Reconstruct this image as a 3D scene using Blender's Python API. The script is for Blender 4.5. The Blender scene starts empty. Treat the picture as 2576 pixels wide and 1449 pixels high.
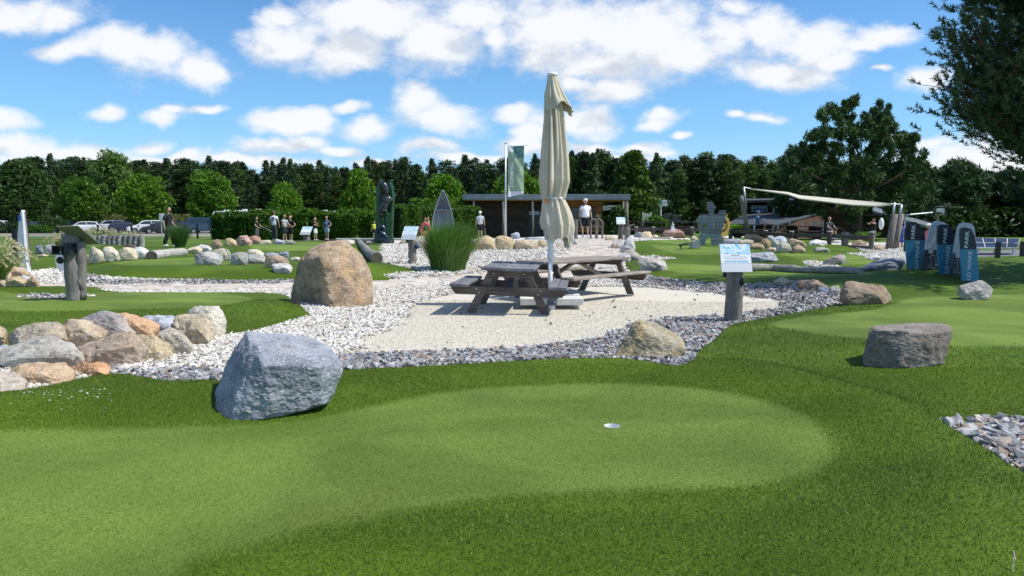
import bpy, bmesh, math, random
import numpy as np
from mathutils import Vector, Matrix, Euler
R = math.radians
rng = np.random.default_rng(7)
random.seed(7)
sc = bpy.context.scene
col = sc.collection

# ------------------------------------------------------------------ camera
F = 1800.0            # focal length in units of a 2576 px wide picture
PITCH = R(5.54)
CAMZ = 1.5
cam_d = bpy.data.cameras.new('camera'); cam = bpy.data.objects.new('camera', cam_d); col.objects.link(cam)
cam.location = (0, 0, CAMZ); cam.rotation_euler = (R(90) - PITCH, 0, 0)
cam_d.sensor_width = 36; cam_d.lens = 36 * F / 2576; cam_d.clip_start = 0.05; cam_d.clip_end = 6000
sc.camera = cam
sc.render.resolution_x = 1024; sc.render.resolution_y = 576

# ------------------------------------------------------------------ light
SUN_EL, SUN_AZ = R(56), R(-9)         # sun to the right, a little on the viewer's side
TOSUN = Vector((math.cos(SUN_EL) * math.cos(SUN_AZ), math.cos(SUN_EL) * math.sin(SUN_AZ), math.sin(SUN_EL)))
sd = bpy.data.lights.new('sun', 'SUN'); sd.energy = 4.9; sd.angle = R(0.5); sd.color = (1.0, 0.955, 0.88)
so = bpy.data.objects.new('sun', sd); col.objects.link(so)
so.rotation_euler = (-TOSUN).to_track_quat('-Z', 'Y').to_euler()
sc.view_settings.view_transform = 'Standard'; sc.view_settings.look = 'None'
sc.view_settings.gamma = 1; sc.view_settings.use_curve_mapping = False; sc.view_settings.exposure = 0.10

# pixel helpers: a pixel of the 2576x1449 picture -> ray -> point in the place
def raydir(px, py):
    px = np.asarray(px, float); py = np.asarray(py, float)
    cx = (px - 1288) / F; cy = (724.5 - py) / F
    c, s = math.cos(PITCH), math.sin(PITCH)
    return cx, c + cy * s, cy * c - s          # x, y, z
def at(px, py, Y):
    x, y, z = raydir(px, py)
    k = Y / y
    return Vector((float(x * k), float(Y), float(CAMZ + z * k)))
def uv_of(px, py):
    x, y, z = raydir(px, py)
    return float(x / y), float(z / y)

# ------------------------------------------------------------------ node helper
class NT:
    def __init__(s, tree): s.t = tree; s.n = tree.nodes; s.l = tree.links
    def add(s, typ, ins=None, **props):
        nd = s.n.new(typ)
        for k, v in props.items(): setattr(nd, k, v)
        if ins:
            for k, v in ins.items():
                sock = nd.inputs[k]
                if isinstance(v, bpy.types.NodeSocket): s.l.new(v, sock)
                else: sock.default_value = v
        return nd
    def math(s, op, a, b=None, c=None, clamp=False):
        nd = s.add('ShaderNodeMath', operation=op, use_clamp=clamp)
        for i, v in enumerate((a, b, c)):
            if v is None: continue
            if isinstance(v, bpy.types.NodeSocket): s.l.new(v, nd.inputs[i])
            else: nd.inputs[i].default_value = v
        return nd.outputs[0]
    def vmath(s, op, a, b=None, c=None, out=0):
        nd = s.add('ShaderNodeVectorMath', operation=op)
        for i, v in enumerate((a, b, c)):
            if v is None: continue
            if isinstance(v, bpy.types.NodeSocket): s.l.new(v, nd.inputs[i])
            elif i == 3: nd.inputs[3].default_value = v
            else: nd.inputs[i].default_value = v
        return nd.outputs[out]
    def noise(s, vec, scale, detail=3, rough=.55, out="Fac", distortion=0.0):
        nd = s.add('ShaderNodeTexNoise', {"Scale": scale, "Detail": detail, "Roughness": rough, "Distortion": distortion})
        if vec is not None: s.l.new(vec, nd.inputs['Vector'])
        return nd.outputs[out]
    def ramp(s, fac, stops, interp='LINEAR'):
        nd = s.add('ShaderNodeValToRGB'); cr = nd.color_ramp; cr.interpolation = interp
        while len(cr.elements) < len(stops): cr.elements.new(0.5)
        for e, (p, c) in zip(cr.elements, stops):
            e.position = p; e.color = (*c, 1) if len(c) == 3 else c
        s.l.new(fac, nd.inputs[0]); return nd.outputs[0]
    def mix(s, fac, a, b, blend='MIX'):
        nd = s.add('ShaderNodeMix', data_type='RGBA', blend_type=blend)
        for i, v in ((0, fac), (6, a), (7, b)):
            if isinstance(v, bpy.types.NodeSocket): s.l.new(v, nd.inputs[i])
            elif i == 0: nd.inputs[0].default_value = v
            else: nd.inputs[i].default_value = (*v, 1) if len(v) == 3 else v
        return nd.outputs[2]
    def smooth(s, v, lo, hi, a=0.0, b=1.0):
        nd = s.add('ShaderNodeMapRange', interpolation_type='SMOOTHSTEP')
        s.l.new(v, nd.inputs[0]); nd.inputs[1].default_value = lo; nd.inputs[2].default_value = hi
        nd.inputs[3].default_value = a; nd.inputs[4].default_value = b
        return nd.outputs[0]
    def bump(s, h, strength=.5, dist=.02, normal=None):
        nd = s.add('ShaderNodeBump', {'Strength': strength, 'Distance': dist}); s.l.new(h, nd.inputs['Height'])
        if normal is not None: s.l.new(normal, nd.inputs['Normal'])
        return nd.outputs[0]

# ------------------------------------------------------------------ sky with clouds
w = bpy.data.worlds.new('World'); sc.world = w; w.use_nodes = True
T = NT(w.node_tree); T.n.clear()
CLOUDS = [  # x, y, rx, ry in picture units
 (40,25,165,48),(150,35,70,30),(165,122,85,26),(290,120,85,42),(385,150,110,50),(490,178,90,44),(545,185,35,25),
 (245,268,46,17),(395,288,60,20),(430,270,38,15),(505,272,60,13),(15,300,66,34),(40,372,120,40),(190,372,150,30),
 (390,355,60,20),(300,395,300,20),(470,390,60,16),(700,55,60,30),(715,115,105,48),(850,145,115,48),(930,55,200,62),
 (1100,105,130,80),(1180,40,120,50),(1240,110,40,60),(735,302,115,30),(800,285,50,22),(900,270,48,13),(940,322,75,26),(1055,265,50,40),
 (1110,305,100,42),(1085,370,70,19),(700,365,95,20),(780,355,50,22),(860,372,70,13),(690,395,40,10),(950,400,70,14),(640,405,200,16),
 (1430,75,190,105),(1600,95,200,95),(1500,170,170,45),(1345,165,45,32),(1545,233,98,34),(1450,215,60,25),(1700,150,120,60),
 (1820,90,110,70),(1920,70,110,70),(2040,110,110,60),(1960,185,190,36),(1850,20,90,30),(2100,150,70,35),(2170,120,60,18),(2235,100,60,30),
 (2320,206,72,24),(2215,178,25,9),(1300,285,60,28),(1330,330,60,22),(1490,305,80,38),(1410,300,90,30),(1675,290,55,18),(1650,308,50,14),
 (1840,292,28,12),(1905,300,55,16),(1715,338,25,7),(1310,362,80,26),(1600,362,80,18),(1660,375,50,12),(1480,360,60,18),(1180,395,120,14),
 (2430,390,190,50),(2350,350,60,18),(2560,410,120,40),(1540,385,160,14),(100,405,200,20)]
geo = T.add('ShaderNodeTexCoord').outputs['Generated']
sep = T.add('ShaderNodeSeparateXYZ'); T.l.new(geo, sep.inputs[0])
X_, Y_, Z_ = sep.outputs
yy = T.math('MAXIMUM', Y_, 0.05)
U = T.math('DIVIDE', X_, yy); V = T.math('DIVIDE', Z_, yy)
UV = T.add('ShaderNodeCombineXYZ', {'X': U, 'Y': V}).outputs[0]
# one node group holding the whole cloud field, evaluated at a point and again a step towards the light
g = bpy.data.node_groups.new('cloud_field', 'ShaderNodeTree')
g.interface.new_socket('P', in_out='INPUT', socket_type='NodeSocketVector')
g.interface.new_socket('D', in_out='OUTPUT', socket_type='NodeSocketFloat')
G = NT(g); gi = G.add('NodeGroupInput'); go = G.add('NodeGroupOutput')
P = gi.outputs[0]
wn = G.noise(P, 5.0, 4, .55, out='Color')
wv = G.vmath('MULTIPLY_ADD', wn, (.10, .075, 0), (-.05, -.0375, 0))
Pw = G.vmath('ADD', P, wv)
acc = None
for (cx, cy, rx, ry) in CLOUDS:
    u, v = uv_of(cx, cy); a, b = rx * 1.13 / F, ry * 1.15 / F
    q = G.vmath('MULTIPLY_ADD', Pw, (1 / a, 1 / b, 0), (-u / a, -v / b, 0))
    ln = G.vmath('LENGTH', q, out=1)
    if acc is None: acc = ln
    else:
        nd = G.add('ShaderNodeMath', operation='SMOOTH_MIN'); G.l.new(acc, nd.inputs[0]); G.l.new(ln, nd.inputs[1]); nd.inputs[2].default_value = .25
        acc = nd.outputs[0]
strV = G.vmath('MULTIPLY', P, (1.0, 1.6, 1))
f1 = G.noise(strV, 8, 10, .66)
f2 = G.noise(strV, 28, 5, .6)
d = G.math('SUBTRACT', 1.0, acc)
d = G.math('MULTIPLY_ADD', G.math('SUBTRACT', f1, .5), 1.75, d)
d = G.math('MULTIPLY_ADD', G.math('SUBTRACT', f2, .5), .85, d)
G.l.new(d, go.inputs[0])
def field(vec):
    nd = T.add('ShaderNodeGroup'); nd.node_tree = g; T.l.new(vec, nd.inputs[0]); return nd.outputs[0]
D0 = field(UV)
D1 = field(T.vmath('ADD', UV, (.018, .040, 0)))
# outside the picture: the same kind of clouds on a flat layer
zz = T.math('MAXIMUM', Z_, 0.04)
PL = T.add('ShaderNodeCombineXYZ', {'X': T.math('DIVIDE', X_, zz), 'Y': T.math('DIVIDE', Y_, zz)}).outputs[0]
gen = T.math('MULTIPLY_ADD', T.noise(PL, .55, 7, .6), 4.0, -2.15)
gen1 = T.math('MULTIPLY_ADD', T.noise(T.vmath('ADD', PL, (.15, 0, 0)), .55, 7, .6), 4.0, -2.15)
inU = T.smooth(T.math('ABSOLUTE', U), .74, .95, 1, 0); inV = T.smooth(V, .40, .56, 1, 0); inY = T.smooth(Y_, .1, .3)
inside = T.math('MULTIPLY', T.math('MULTIPLY', inU, inV), inY)
def blend(a, b):
    return T.math('ADD', T.math('MULTIPLY', a, inside), T.math('MULTIPLY', b, T.math('SUBTRACT', 1, inside)))
D0 = blend(D0, gen); D1 = blend(D1, gen1)
alpha = T.smooth(D0, -.20, .66)
fade = T.smooth(Z_, -.02, .02)
alpha = T.math('MULTIPLY', T.math('MULTIPLY', alpha, fade), .97)
grad = T.math('SUBTRACT', D1, D0)
shade = T.smooth(grad, -.22, .45)
thick = T.smooth(D0, .25, 1.3)
dark = T.math('MULTIPLY', shade, T.math('MULTIPLY_ADD', thick, .55, .45))
ccol = T.mix(dark, (9.0, 9.15, 9.4), (4.9, 5.5, 6.6))
sky = T.add('ShaderNodeTexSky', sky_type='NISHITA', sun_disc=False, sun_elevation=SUN_EL, sun_rotation=R(99),
            air_density=1.0, dust_density=.35, ozone_density=1.6, altitude=0).outputs[0]
skyc = T.mix(1.0, sky, (.74, 1.16, 1.52), 'MULTIPLY')
hz = T.smooth(Z_, .0, .30, .42, 0)
skyc = T.mix(hz, skyc, (3.0, 6.3, 9.6)); skyc = T.mix(T.smooth(Z_, .0, .13, .55, 0), skyc, (6.2, 7.6, 9.3))
fin = T.mix(alpha, skyc, ccol)
bg = T.add('ShaderNodeBackground', {'Color': fin, 'Strength': .1})
T.l.new(bg.outputs[0], T.add('ShaderNodeOutputWorld').inputs[0])
w.cycles.sampling_method = 'MANUAL'; w.cycles.sample_map_resolution = 512

# ------------------------------------------------------------------ mesh + object helpers
class MB:
    def __init__(s): s.v = []; s.f = []
    def raw(s, v, f):
        o = len(s.v); s.v += [tuple(p) for p in v]; s.f += [tuple(i + o for i in q) for q in f]; return s
    def box(s, c, size, rot=None, taper=1.0):
        x, y, z = [k / 2 for k in size]
        P = [(-x, -y, -z), (x, -y, -z), (x, y, -z), (-x, y, -z), (-x * taper, -y * taper, z), (x * taper, -y * taper, z), (x * taper, y * taper, z), (-x * taper, y * taper, z)]
        M = (Euler(rot).to_matrix() if rot is not None and not isinstance(rot, Matrix) else (rot or Matrix.Identity(3)))
        c = Vector(c); P = [M @ Vector(p) + c for p in P]
        return s.raw(P, [(0, 3, 2, 1), (4, 5, 6, 7), (0, 1, 5, 4), (1, 2, 6, 5), (2, 3, 7, 6), (3, 0, 4, 7)])
    def plank(s, a, b, width, thick, up=(0, 0, 1), ch=.0):   # board from a to b, thick along 'up'
        a = Vector(a); b = Vector(b); d = (b - a); L = d.length; d.normalize(); up = Vector(up)
        side = d.cross(up).normalized(); n = side.cross(d).normalized()
        h, t = width / 2, thick / 2; c = min(ch, t * .6)
        sec = [(-h + c, -t), (h - c, -t), (h, -t + c), (h, t - c), (h - c, t), (-h + c, t), (-h, t - c), (-h, -t + c)] if c > 0 else [(-h, -t), (h, -t), (h, t), (-h, t)]
        k = len(sec); P = [a + side * p + n * q for p, q in sec] + [b + side * p + n * q for p, q in sec]
        fs = [(i, (i + 1) % k, k + (i + 1) % k, k + i) for i in range(k)] + [tuple(range(k))[::-1], tuple(range(k, 2 * k))]
        return s.raw(P, fs)
    def tube(s, path, rad, n=8, cap=True):
        path = [Vector(p) for p in path]
        if not hasattr(rad, '__len__'): rad = [rad] * len(path)
        o = []; f = []
        ref = Vector((0.13, 0.2, 1)).normalized()
        for i, p in enumerate(path):
            d = (path[min(i + 1, len(path) - 1)] - path[max(i - 1, 0)]).normalized()
            rf = ref if abs(d.dot(ref)) < .95 else Vector((1, .1, 0))
            a = d.cross(rf).normalized(); b = d.cross(a)
            for j in range(n):
                t = 2 * math.pi * j / n
                o.append(p + (a * math.cos(t) + b * math.sin(t)) * rad[i])
        for i in range(len(path) - 1):
            for j in range(n):
                f.append((i * n + j, i * n + (j + 1) % n, (i + 1) * n + (j + 1) % n, (i + 1) * n + j))
        if cap: f.append(tuple(range(n))[::-1]); f.append(tuple(range((len(path) - 1) * n, len(path) * n)))
        return s.raw(o, f)
    def lathe(s, prof, n=16, c=(0, 0, 0)):     # (r, z) pairs
        c = Vector(c)
        return s.tube([c + Vector((0, 0, z)) for r, z in prof], [max(r, 1e-4) for r, z in prof], n)
    def prism(s, poly, t, origin=(0, 0, 0), ax=(1, 0, 0), up=(0, 0, 1)):   # polygon in (ax, up), extruded by t along normal
        ax = Vector(ax); up = Vector(up); n = ax.cross(up).normalized(); o = Vector(origin); k = len(poly)
        A = [o + ax * p + up * q - n * (t / 2) for p, q in poly]; B = [p + n * t for p in A]
        return s.raw(A + B, [tuple(range(k))[::-1], tuple(range(k, 2 * k))] + [(i, (i + 1) % k, k + (i + 1) % k, k + i) for i in range(k)])
    def sphere(s, c, r, n=10, m=7, sc_=(1, 1, 1)):
        c = Vector(c); V = []; Fs = []
        for i in range(m + 1):
            ph = math.pi * i / m
            for j in range(n):
                t = 2 * math.pi * j / n
                V.append(c + Vector((r * sc_[0] * math.sin(ph) * math.cos(t), r * sc_[1] * math.sin(ph) * math.sin(t), r * sc_[2] * math.cos(ph))))
        for i in range(m):
            for j in range(n): Fs.append((i * n + j, (i + 1) * n + j, (i + 1) * n + (j + 1) % n, i * n + (j + 1) % n))
        return s.raw(V, Fs)
    def mesh(s, name, mat, smooth=False, recalc=True):
        me = bpy.data.meshes.new(name); me.from_pydata([tuple(p) for p in s.v], [], s.f); me.update()
        if recalc:
            bm = bmesh.new(); bm.from_mesh(me); bmesh.ops.recalc_face_normals(bm, faces=bm.faces); bm.to_mesh(me); bm.free()
        if mat is not None: me.materials.append(mat)
        if smooth: me.shade_smooth()
        return me
    def build(s, name, mat, parent=None, loc=(0, 0, 0), rot=(0, 0, 0), smooth=False, bevel=0, label=None):
        me = s.mesh(name, mat, smooth)
        o = link(name, me, parent, loc, rot, label)
        if bevel:
            m = o.modifiers.new('bevel', 'BEVEL'); m.width = bevel; m.segments = 2; m.limit_method = 'ANGLE'
        return o
def link(name, me, parent=None, loc=(0, 0, 0), rot=(0, 0, 0), label=None, color=None):
    o = bpy.data.objects.new(name, me); col.objects.link(o); o.parent = parent; o.location = loc; o.rotation_euler = rot
    if label: o['label'] = label
    if color: o.color = (*color, 1)
    return o
def tag(o, label, cat, group=None, kind=None):
    if label: o['label'] = label
    if cat: o['category'] = cat
    if group: o['group'] = group
    if kind: o['kind'] = kind
    return o
def thing(name, label, cat, loc=(0, 0, 0), rz=0, group=None):
    o = bpy.data.objects.new(name, None); col.objects.link(o); o.empty_display_size = .2
    o.location = loc; o.rotation_euler = (0, 0, rz); return tag(o, label, cat, group)
def dup(root, loc, rz=0, label=None, group=None, scale=None):
    r = root.copy(); col.objects.link(r); r.location = loc; r.rotation_euler = (0, 0, rz)
    if scale: r.scale = scale
    if label: r['label'] = label
    if group: r['group'] = group
    for ch in list(root.children):
        c = ch.copy(); col.objects.link(c); c.parent = r
        for gch in ch.children:
            d_ = gch.copy(); col.objects.link(d_); d_.parent = c
    return r
def npmesh(name, V, Fc, mat, smooth=False, attrs=None):
    me = bpy.data.meshes.new(name); V = np.asarray(V, np.float32); Fc = np.asarray(Fc, np.int32)
    n, k = Fc.shape
    me.vertices.add(len(V)); me.vertices.foreach_set('co', V.ravel())
    me.loops.add(n * k); me.loops.foreach_set('vertex_index', Fc.ravel())
    me.polygons.add(n); me.polygons.foreach_set('loop_start', np.arange(0, n * k, k, dtype=np.int32))
    me.polygons.foreach_set('loop_total', np.full(n, k, np.int32))
    if attrs:
        for nm, arr in attrs.items():
            a = me.attributes.new(nm, 'FLOAT', 'POINT'); a.data.foreach_set('value', np.asarray(arr, np.float32))
    if mat is not None: me.materials.append(mat)
    me.update(calc_edges=True)
    me.polygons.foreach_set('use_smooth', np.full(n, smooth))
    return me

# ------------------------------------------------------------------ numpy gradient noise
_perm = np.random.default_rng(3).permutation(256); _perm = np.concatenate([_perm, _perm, _perm])
_grad = np.random.default_rng(4).normal(size=(256, 3)); _grad /= np.linalg.norm(_grad, axis=1)[:, None]
def perlin(p):
    p = np.asarray(p, float); i = np.floor(p).astype(int); f = p - i; i &= 255
    u = f * f * f * (f * (f * 6 - 15) + 10); res = 0
    for dx in (0, 1):
        for dy in (0, 1):
            for dz in (0, 1):
                h = _perm[_perm[_perm[(i[:, 0] + dx) & 255] + ((i[:, 1] + dy) & 255)] + ((i[:, 2] + dz) & 255)]
                gv = _grad[h]; d_ = gv[:, 0] * (f[:, 0] - dx) + gv[:, 1] * (f[:, 1] - dy) + gv[:, 2] * (f[:, 2] - dz)
                wt = (u[:, 0] if dx else 1 - u[:, 0]) * (u[:, 1] if dy else 1 - u[:, 1]) * (u[:, 2] if dz else 1 - u[:, 2])
                res = res + wt * d_
    return res
def fbm(p, o=4, r=.5):
    a = 1; s = 0; p = np.asarray(p, float)
    for k in range(o): s = s + a * perlin(p * 2 ** k + 17.3 * k); a *= r
    return s

# ------------------------------------------------------------------ materials
def newmat(name):
    m = bpy.data.materials.new(name); m.use_nodes = True; t = NT(m.node_tree)
    return m, t, t.n['Principled BSDF']
def simple(name, c, rough=.6, metal=0, var=.0, vscale=8, bump=0, bscale=40, spec=.4):
    m, t, b = newmat(name); b.inputs['Roughness'].default_value = rough; b.inputs['Metallic'].default_value = metal
    b.inputs['Specular IOR Level'].default_value = spec
    oc = t.add('ShaderNodeTexCoord').outputs['Object']
    if var:
        n = t.noise(oc, vscale, 4)
        cc = t.mix(t.smooth(n, .3, .7), tuple(k * (1 - var) for k in c), tuple(min(1, k * (1 + var)) for k in c))
        t.l.new(cc, b.inputs['Base Color'])
    else: b.inputs['Base Color'].default_value = (*c, 1)
    if bump: t.l.new(t.bump(t.noise(oc, bscale, 4), bump, .01), b.inputs['Normal'])
    return m
def wood(name, c1, c2, axis=0, scale=6, bump=.5, rough=.85, tint=False):
    m, t, b = newmat(name); b.inputs['Roughness'].default_value = rough; b.inputs['Specular IOR Level'].default_value = .2
    oc = t.add('ShaderNodeTexCoord').outputs['Object']
    sv = [5., 5., 5.]; sv[axis] = .35
    v = t.vmath('MULTIPLY', oc, tuple(sv))
    info = t.add('ShaderNodeObjectInfo')
    v = t.vmath('ADD', v, t.add('ShaderNodeCombineXYZ', {'X': t.math('MULTIPLY', info.outputs['Random'], 30), 'Y': 3.0}).outputs[0])
    n1 = t.noise(v, scale, 6, .65); n2 = t.noise(v, scale * 5, 4, .7); n3 = t.noise(oc, 2.5, 3)
    cc = t.mix(t.smooth(n1, .32, .68), c1, c2)
    cc = t.mix(t.smooth(n2, .52, .75, 0, .6), cc, tuple(k * .35 for k in c1))
    cc = t.mix(t.smooth(n3, .5, .8, 0, .4), cc, tuple(min(1, k * 1.5) for k in c2))
    rv = t.math('MULTIPLY_ADD', info.outputs['Random'], .5, .75)
    cc = t.vmath('SCALE', cc); t.l.new(rv, t.n[-1].inputs[3]); 
    sn = t.n[-1]; 
    if tint: cc = t.mix(1, cc, info.outputs['Color'], 'MULTIPLY')
    t.l.new(cc, b.inputs['Base Color'])
    t.l.new(t.bump(t.math('ADD', n1, t.math('MULTIPLY', n2, .6)), bump, .012), b.inputs['Normal'])
    return m

# ------------------------------------------------------------------ terrain
def interp(v, xs, ys): return np.interp(v, xs, ys)
def seg_dist(x, y, pts):
    best = np.full(x.shape, 1e9)
    for (ax, ay), (bx, by) in zip(pts[:-1], pts[1:]):
        dx, dy = bx - ax, by - ay; L = dx * dx + dy * dy + 1e-12
        t = np.clip(((x - ax) * dx + (y - ay) * dy) / L, 0, 1)
        best = np.minimum(best, (x - ax - t * dx) ** 2 + (y - ay - t * dy) ** 2)
    return np.sqrt(best)
def inside_poly(x, y, pts):
    r = np.zeros(x.shape, bool); n = len(pts)
    for i in range(n):
        ax, ay = pts[i]; bx, by = pts[(i + 1) % n]
        if ay == by: continue
        c = (ay > y) != (by > y)
        r ^= c & (x < (bx - ax) * (y - ay) / (by - ay) + ax)
    return r
def sdf(x, y, pts):            # positive inside
    d_ = seg_dist(x, y, pts + [pts[0]])
    return np.where(inside_poly(x, y, pts), d_, -d_)
def flat(px, py, z=0.0):       # pixel -> x, y on the plane z
    a, b, c = raydir(px, py); k = (z - CAMZ) / c
    return float(a * k), float(b * k)
FEAT = []                      # (kind, data, height, width)
def bumpf(px, py, z, h, rx, ry): FEAT.append(('b', flat(px, py, z), h, (rx, ry)))
def ridge(pts, z, h, wd): FEAT.append(('r', [flat(a, b, z) for a, b in pts], h, wd))
ridge([(-300, 1075), (200, 1050), (620, 1000), (900, 968), (1300, 940), (1650, 940), (1900, 975), (2150, 1035), (2330, 1110), (2420, 1200), (2400, 1330), (2150, 1500)], .0, .125, .40)
ridge([(2560, 700), (2400, 690), (2250, 700), (2150, 720)], .1, .12, 1.5)
ridge([(3200, 700), (2700, 690), (2540, 690)], .1, .30, 2.0)
bumpf(2330, 880, 0, .10, 1.0, .7); bumpf(1300, 1420, 0, .05, .9, .35); bumpf(1500, 1150, 0, -.03, .8, .6)
bumpf(2450, 1010, 0, -.08, 1.0, .5)
ridge([(1450, 610), (1490, 598), (1560, 592), (1500, 592)], .5, .33, 5.0)
bumpf(430, 640, .2, .12, 2.5, 2.5)
bumpf(120, 700, .1, .10, 1.5, 1.2)
bumpf(1800, 650, .1, .18, 2.2, 1.6); bumpf(1650, 640, .1, .14, 1.6, 2.2); bumpf(2000, 630, .1, .22, 2.4, 2.0)
bumpf(1760, 610, .1, .12, 3, 3); bumpf(2080, 655, .1, .14, 1.8, 1.2); bumpf(1700, 690, 0, .10, 1.6, .9)
bumpf(450, 700, .05, .10, 2.2, 1.0); bumpf(800, 690, .05, .10, 1.8, .9); bumpf(640, 640, .15, .14, 2.5, 2.0)
bumpf(350, 775, 0, .08, 1.2, .8); bumpf(60, 790, 0, .10, 1.3, .8); bumpf(700, 780, 0, .06, .9, .6)
def H0(x, y):
    z = interp(y, [-5, 1.5, 3.4, 4.6, 6.5, 14, 18, 24, 45, 58, 72, 3000], [-.28, -.2, 0.0, -.01, 0.02, .0, .04, .14, .18, .02, -.33, -.33])
    z = z + 0.025 * np.sin(x * .9 + 1.3) * np.sin(y * .55) * np.clip(1.4 - y / 60, 0, 1)
    for k, dta, h, wd in FEAT:
        if k == 'b': z = z + h * np.exp(-((x - dta[0]) / wd[0]) ** 2 - ((y - dta[1]) / wd[1]) ** 2)
        else: z = z + h * np.exp(-(seg_dist(x, y, dta) / wd) ** 2)
    return z
_Ys = 1 / np.linspace(1 / 1.6, 1 / 160, 1600)
def ground(px, py, hf=None):
    hf = hf or H0
    a, b, c = raydir(px, py); X = a / b * _Ys; Z = CAMZ + c / b * _Ys
    h = hf(X, _Ys); k = np.nonzero(Z < h)[0]
    i = k[0] if len(k) else len(_Ys) - 1
    if i > 0:
        e0 = Z[i - 1] - h[i - 1]; e1 = Z[i] - h[i]; t = e0 / (e0 - e1) if e0 != e1 else 0
        y = _Ys[i - 1] * (1 - t) + _Ys[i] * t
    else: y = _Ys[0]
    return float(a / b * y), float(y)
def G0(px, py):
    x, y = ground(px, py); return Vector((x, y, float(H0(np.array([x]), np.array([y]))[0])))
def wpoly(pts): return [ground(a, b) for a, b in pts]
def spline(pts, n=6):          # closed Catmull-Rom, rounds the outlines
    out = []; m = len(pts)
    for i in range(m):
        p0, p1, p2, p3 = (np.array(pts[(i + k) % m]) for k in (-1, 0, 1, 2))
        for t in np.linspace(0, 1, n, endpoint=False):
            out.append(tuple(.5 * ((2 * p1) + (-p0 + p2) * t + (2 * p0 - 5 * p1 + 4 * p2 - p3) * t * t + (-p0 + 3 * p1 - 3 * p2 + p3) * t ** 3)))
    return out

T1 = [(-900, 1500), (-900, 1100), (-300, 1040), (0, 1000), (110, 980), (280, 948), (400, 963), (545, 966), (700, 960), (862, 938), (1100, 926), (1300, 914), (1500, 907), (1620, 913), (1732, 919),
      (1752, 893), (1795, 860), (1842, 822), (1950, 800), (2080, 777), (2122, 766), (2180, 755), (2100, 742), (2020, 728), (1960, 716), (1900, 717), (1800, 714), (1700, 706), (1620, 692), (1585, 684), (1570, 668), (1583, 650),
      (1600, 642), (1585, 628), (1600, 608), (1760, 600), (1900, 603), (2000, 606), (2100, 617), (2200, 640), (2310, 655), (2576, 645), (3000, 640), (3600, 700), (3700, 1050), (3300, 1500)]
HOLES1 = [[(2364, 1064), (2450, 1070), (2576, 1058), (2900, 1050), (3200, 1500), (2576, 1202), (2500, 1152)],
          [(1570, 650), (1600, 646), (1704, 651), (1640, 656), (1600, 657)],
          [(2018, 663), (2060, 660), (2165, 683), (2150, 688), (2090, 683)],
          [(2130, 640), (2230, 640), (2300, 652), (2290, 668), (2240, 660), (2170, 648)]]
T2 = [(-700, 735), (-200, 728), (0, 724), (225, 724), (258, 732), (330, 740), (480, 741), (640, 741), (718, 746), (760, 775), (778, 797), (740, 808), (690, 822), (640, 836), (567, 846), (450, 860), (200, 880), (-100, 890), (-700, 900)]
HOLES2 = [[(40, 749), (90, 744), (175, 746), (228, 745), (252, 754), (200, 757), (140, 757), (80, 753)]]
T3 = [(214, 690), (300, 699), (560, 707), (740, 707), (930, 707), (990, 704), (965, 694), (1010, 688), (1058, 684), (985, 668), (940, 652), (905, 632), (895, 616), (780, 613), (660, 618), (600, 627), (545, 642), (470, 650), (390, 655), (330, 662), (228, 662), (214, 668)]
T4 = [(-300, 660), (0, 656), (100, 652), (222, 645), (240, 625), (300, 614), (380, 612), (480, 614), (560, 617), (596, 622), (560, 634), (470, 640), (385, 648), (352, 655), (225, 655), (225, 672), (140, 676), (60, 686), (-300, 700)]
TURF = []
for pl, hl, hb, wd in ((T1, HOLES1, .05, .30), (T2, HOLES2, .07, .35), (T3, [], .16, .5), (T4, [], .10, .5)):
    TURF.append((spline(wpoly(pl), 4), [spline(wpoly(h), 4) for h in hl], hb, wd))
PUTT = [spline(wpoly(p), 5) for p in (
    [(-600, 1125), (0, 1112), (400, 1105), (700, 1093), (900, 1058), (1100, 1015), (1300, 996), (1540, 989), (1750, 1001), (1900, 1028), (2030, 1078), (2098, 1140), (2085, 1200), (2000, 1240), (1850, 1265), (1600, 1275), (1300, 1290), (1050, 1325), (800, 1375), (600, 1420), (480, 1460), (200, 1600), (-600, 1600)],
    [(1945, 825), (2067, 859), (2181, 870), (2383, 891), (2600, 893), (3000, 890), (3100, 760), (2600, 752), (2414, 757), (2290, 762), (2195, 792)],
    [(-300, 752), (0, 745), (300, 742), (460, 745), (590, 755), (640, 768), (560, 785), (350, 795), (150, 800), (0, 800), (-300, 800)],
    [(290, 676), (420, 668), (560, 660), (660, 668), (700, 680), (560, 684), (400, 685), (310, 684)],
    [(620, 622), (760, 618), (870, 622), (900, 640), (860, 660), (780, 645), (640, 640)],
    [(1640, 668), (1800, 676), (1900, 686), (2100, 690), (2200, 700), (2050, 706), (1930, 704), (1800, 698), (1680, 690)],
    [(1640, 622), (1760, 626), (1850, 640), (1760, 648), (1680, 640)],
    [(1950, 640), (2060, 648), (2160, 650), (2240, 668), (2150, 672), (2000, 656)],
    [(1620, 606), (1760, 604), (1900, 610), (1800, 616), (1650, 614)])]
def turf_sdf(x, y):
    best = np.full(x.shape, -9.0); lift = np.zeros(x.shape)
    for outer, holes, hb, wd in TURF:
        s = sdf(x, y, outer)
        for h in holes: s = np.minimum(s, -sdf(x, y, h))
        m = s > best
        best = np.where(m, s, best)
        lift = np.where(m, .035 + hb * (1 - np.exp(-np.maximum(s, 0) ** 2 / wd ** 2)), lift)
    return best, lift
HOLE = ground(1540, 1102)
def putt_mask(x, y):
    m = np.full(x.shape, -9.0)
    for p in PUTT: m = np.maximum(m, sdf(x, y, p))
    return m
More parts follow.
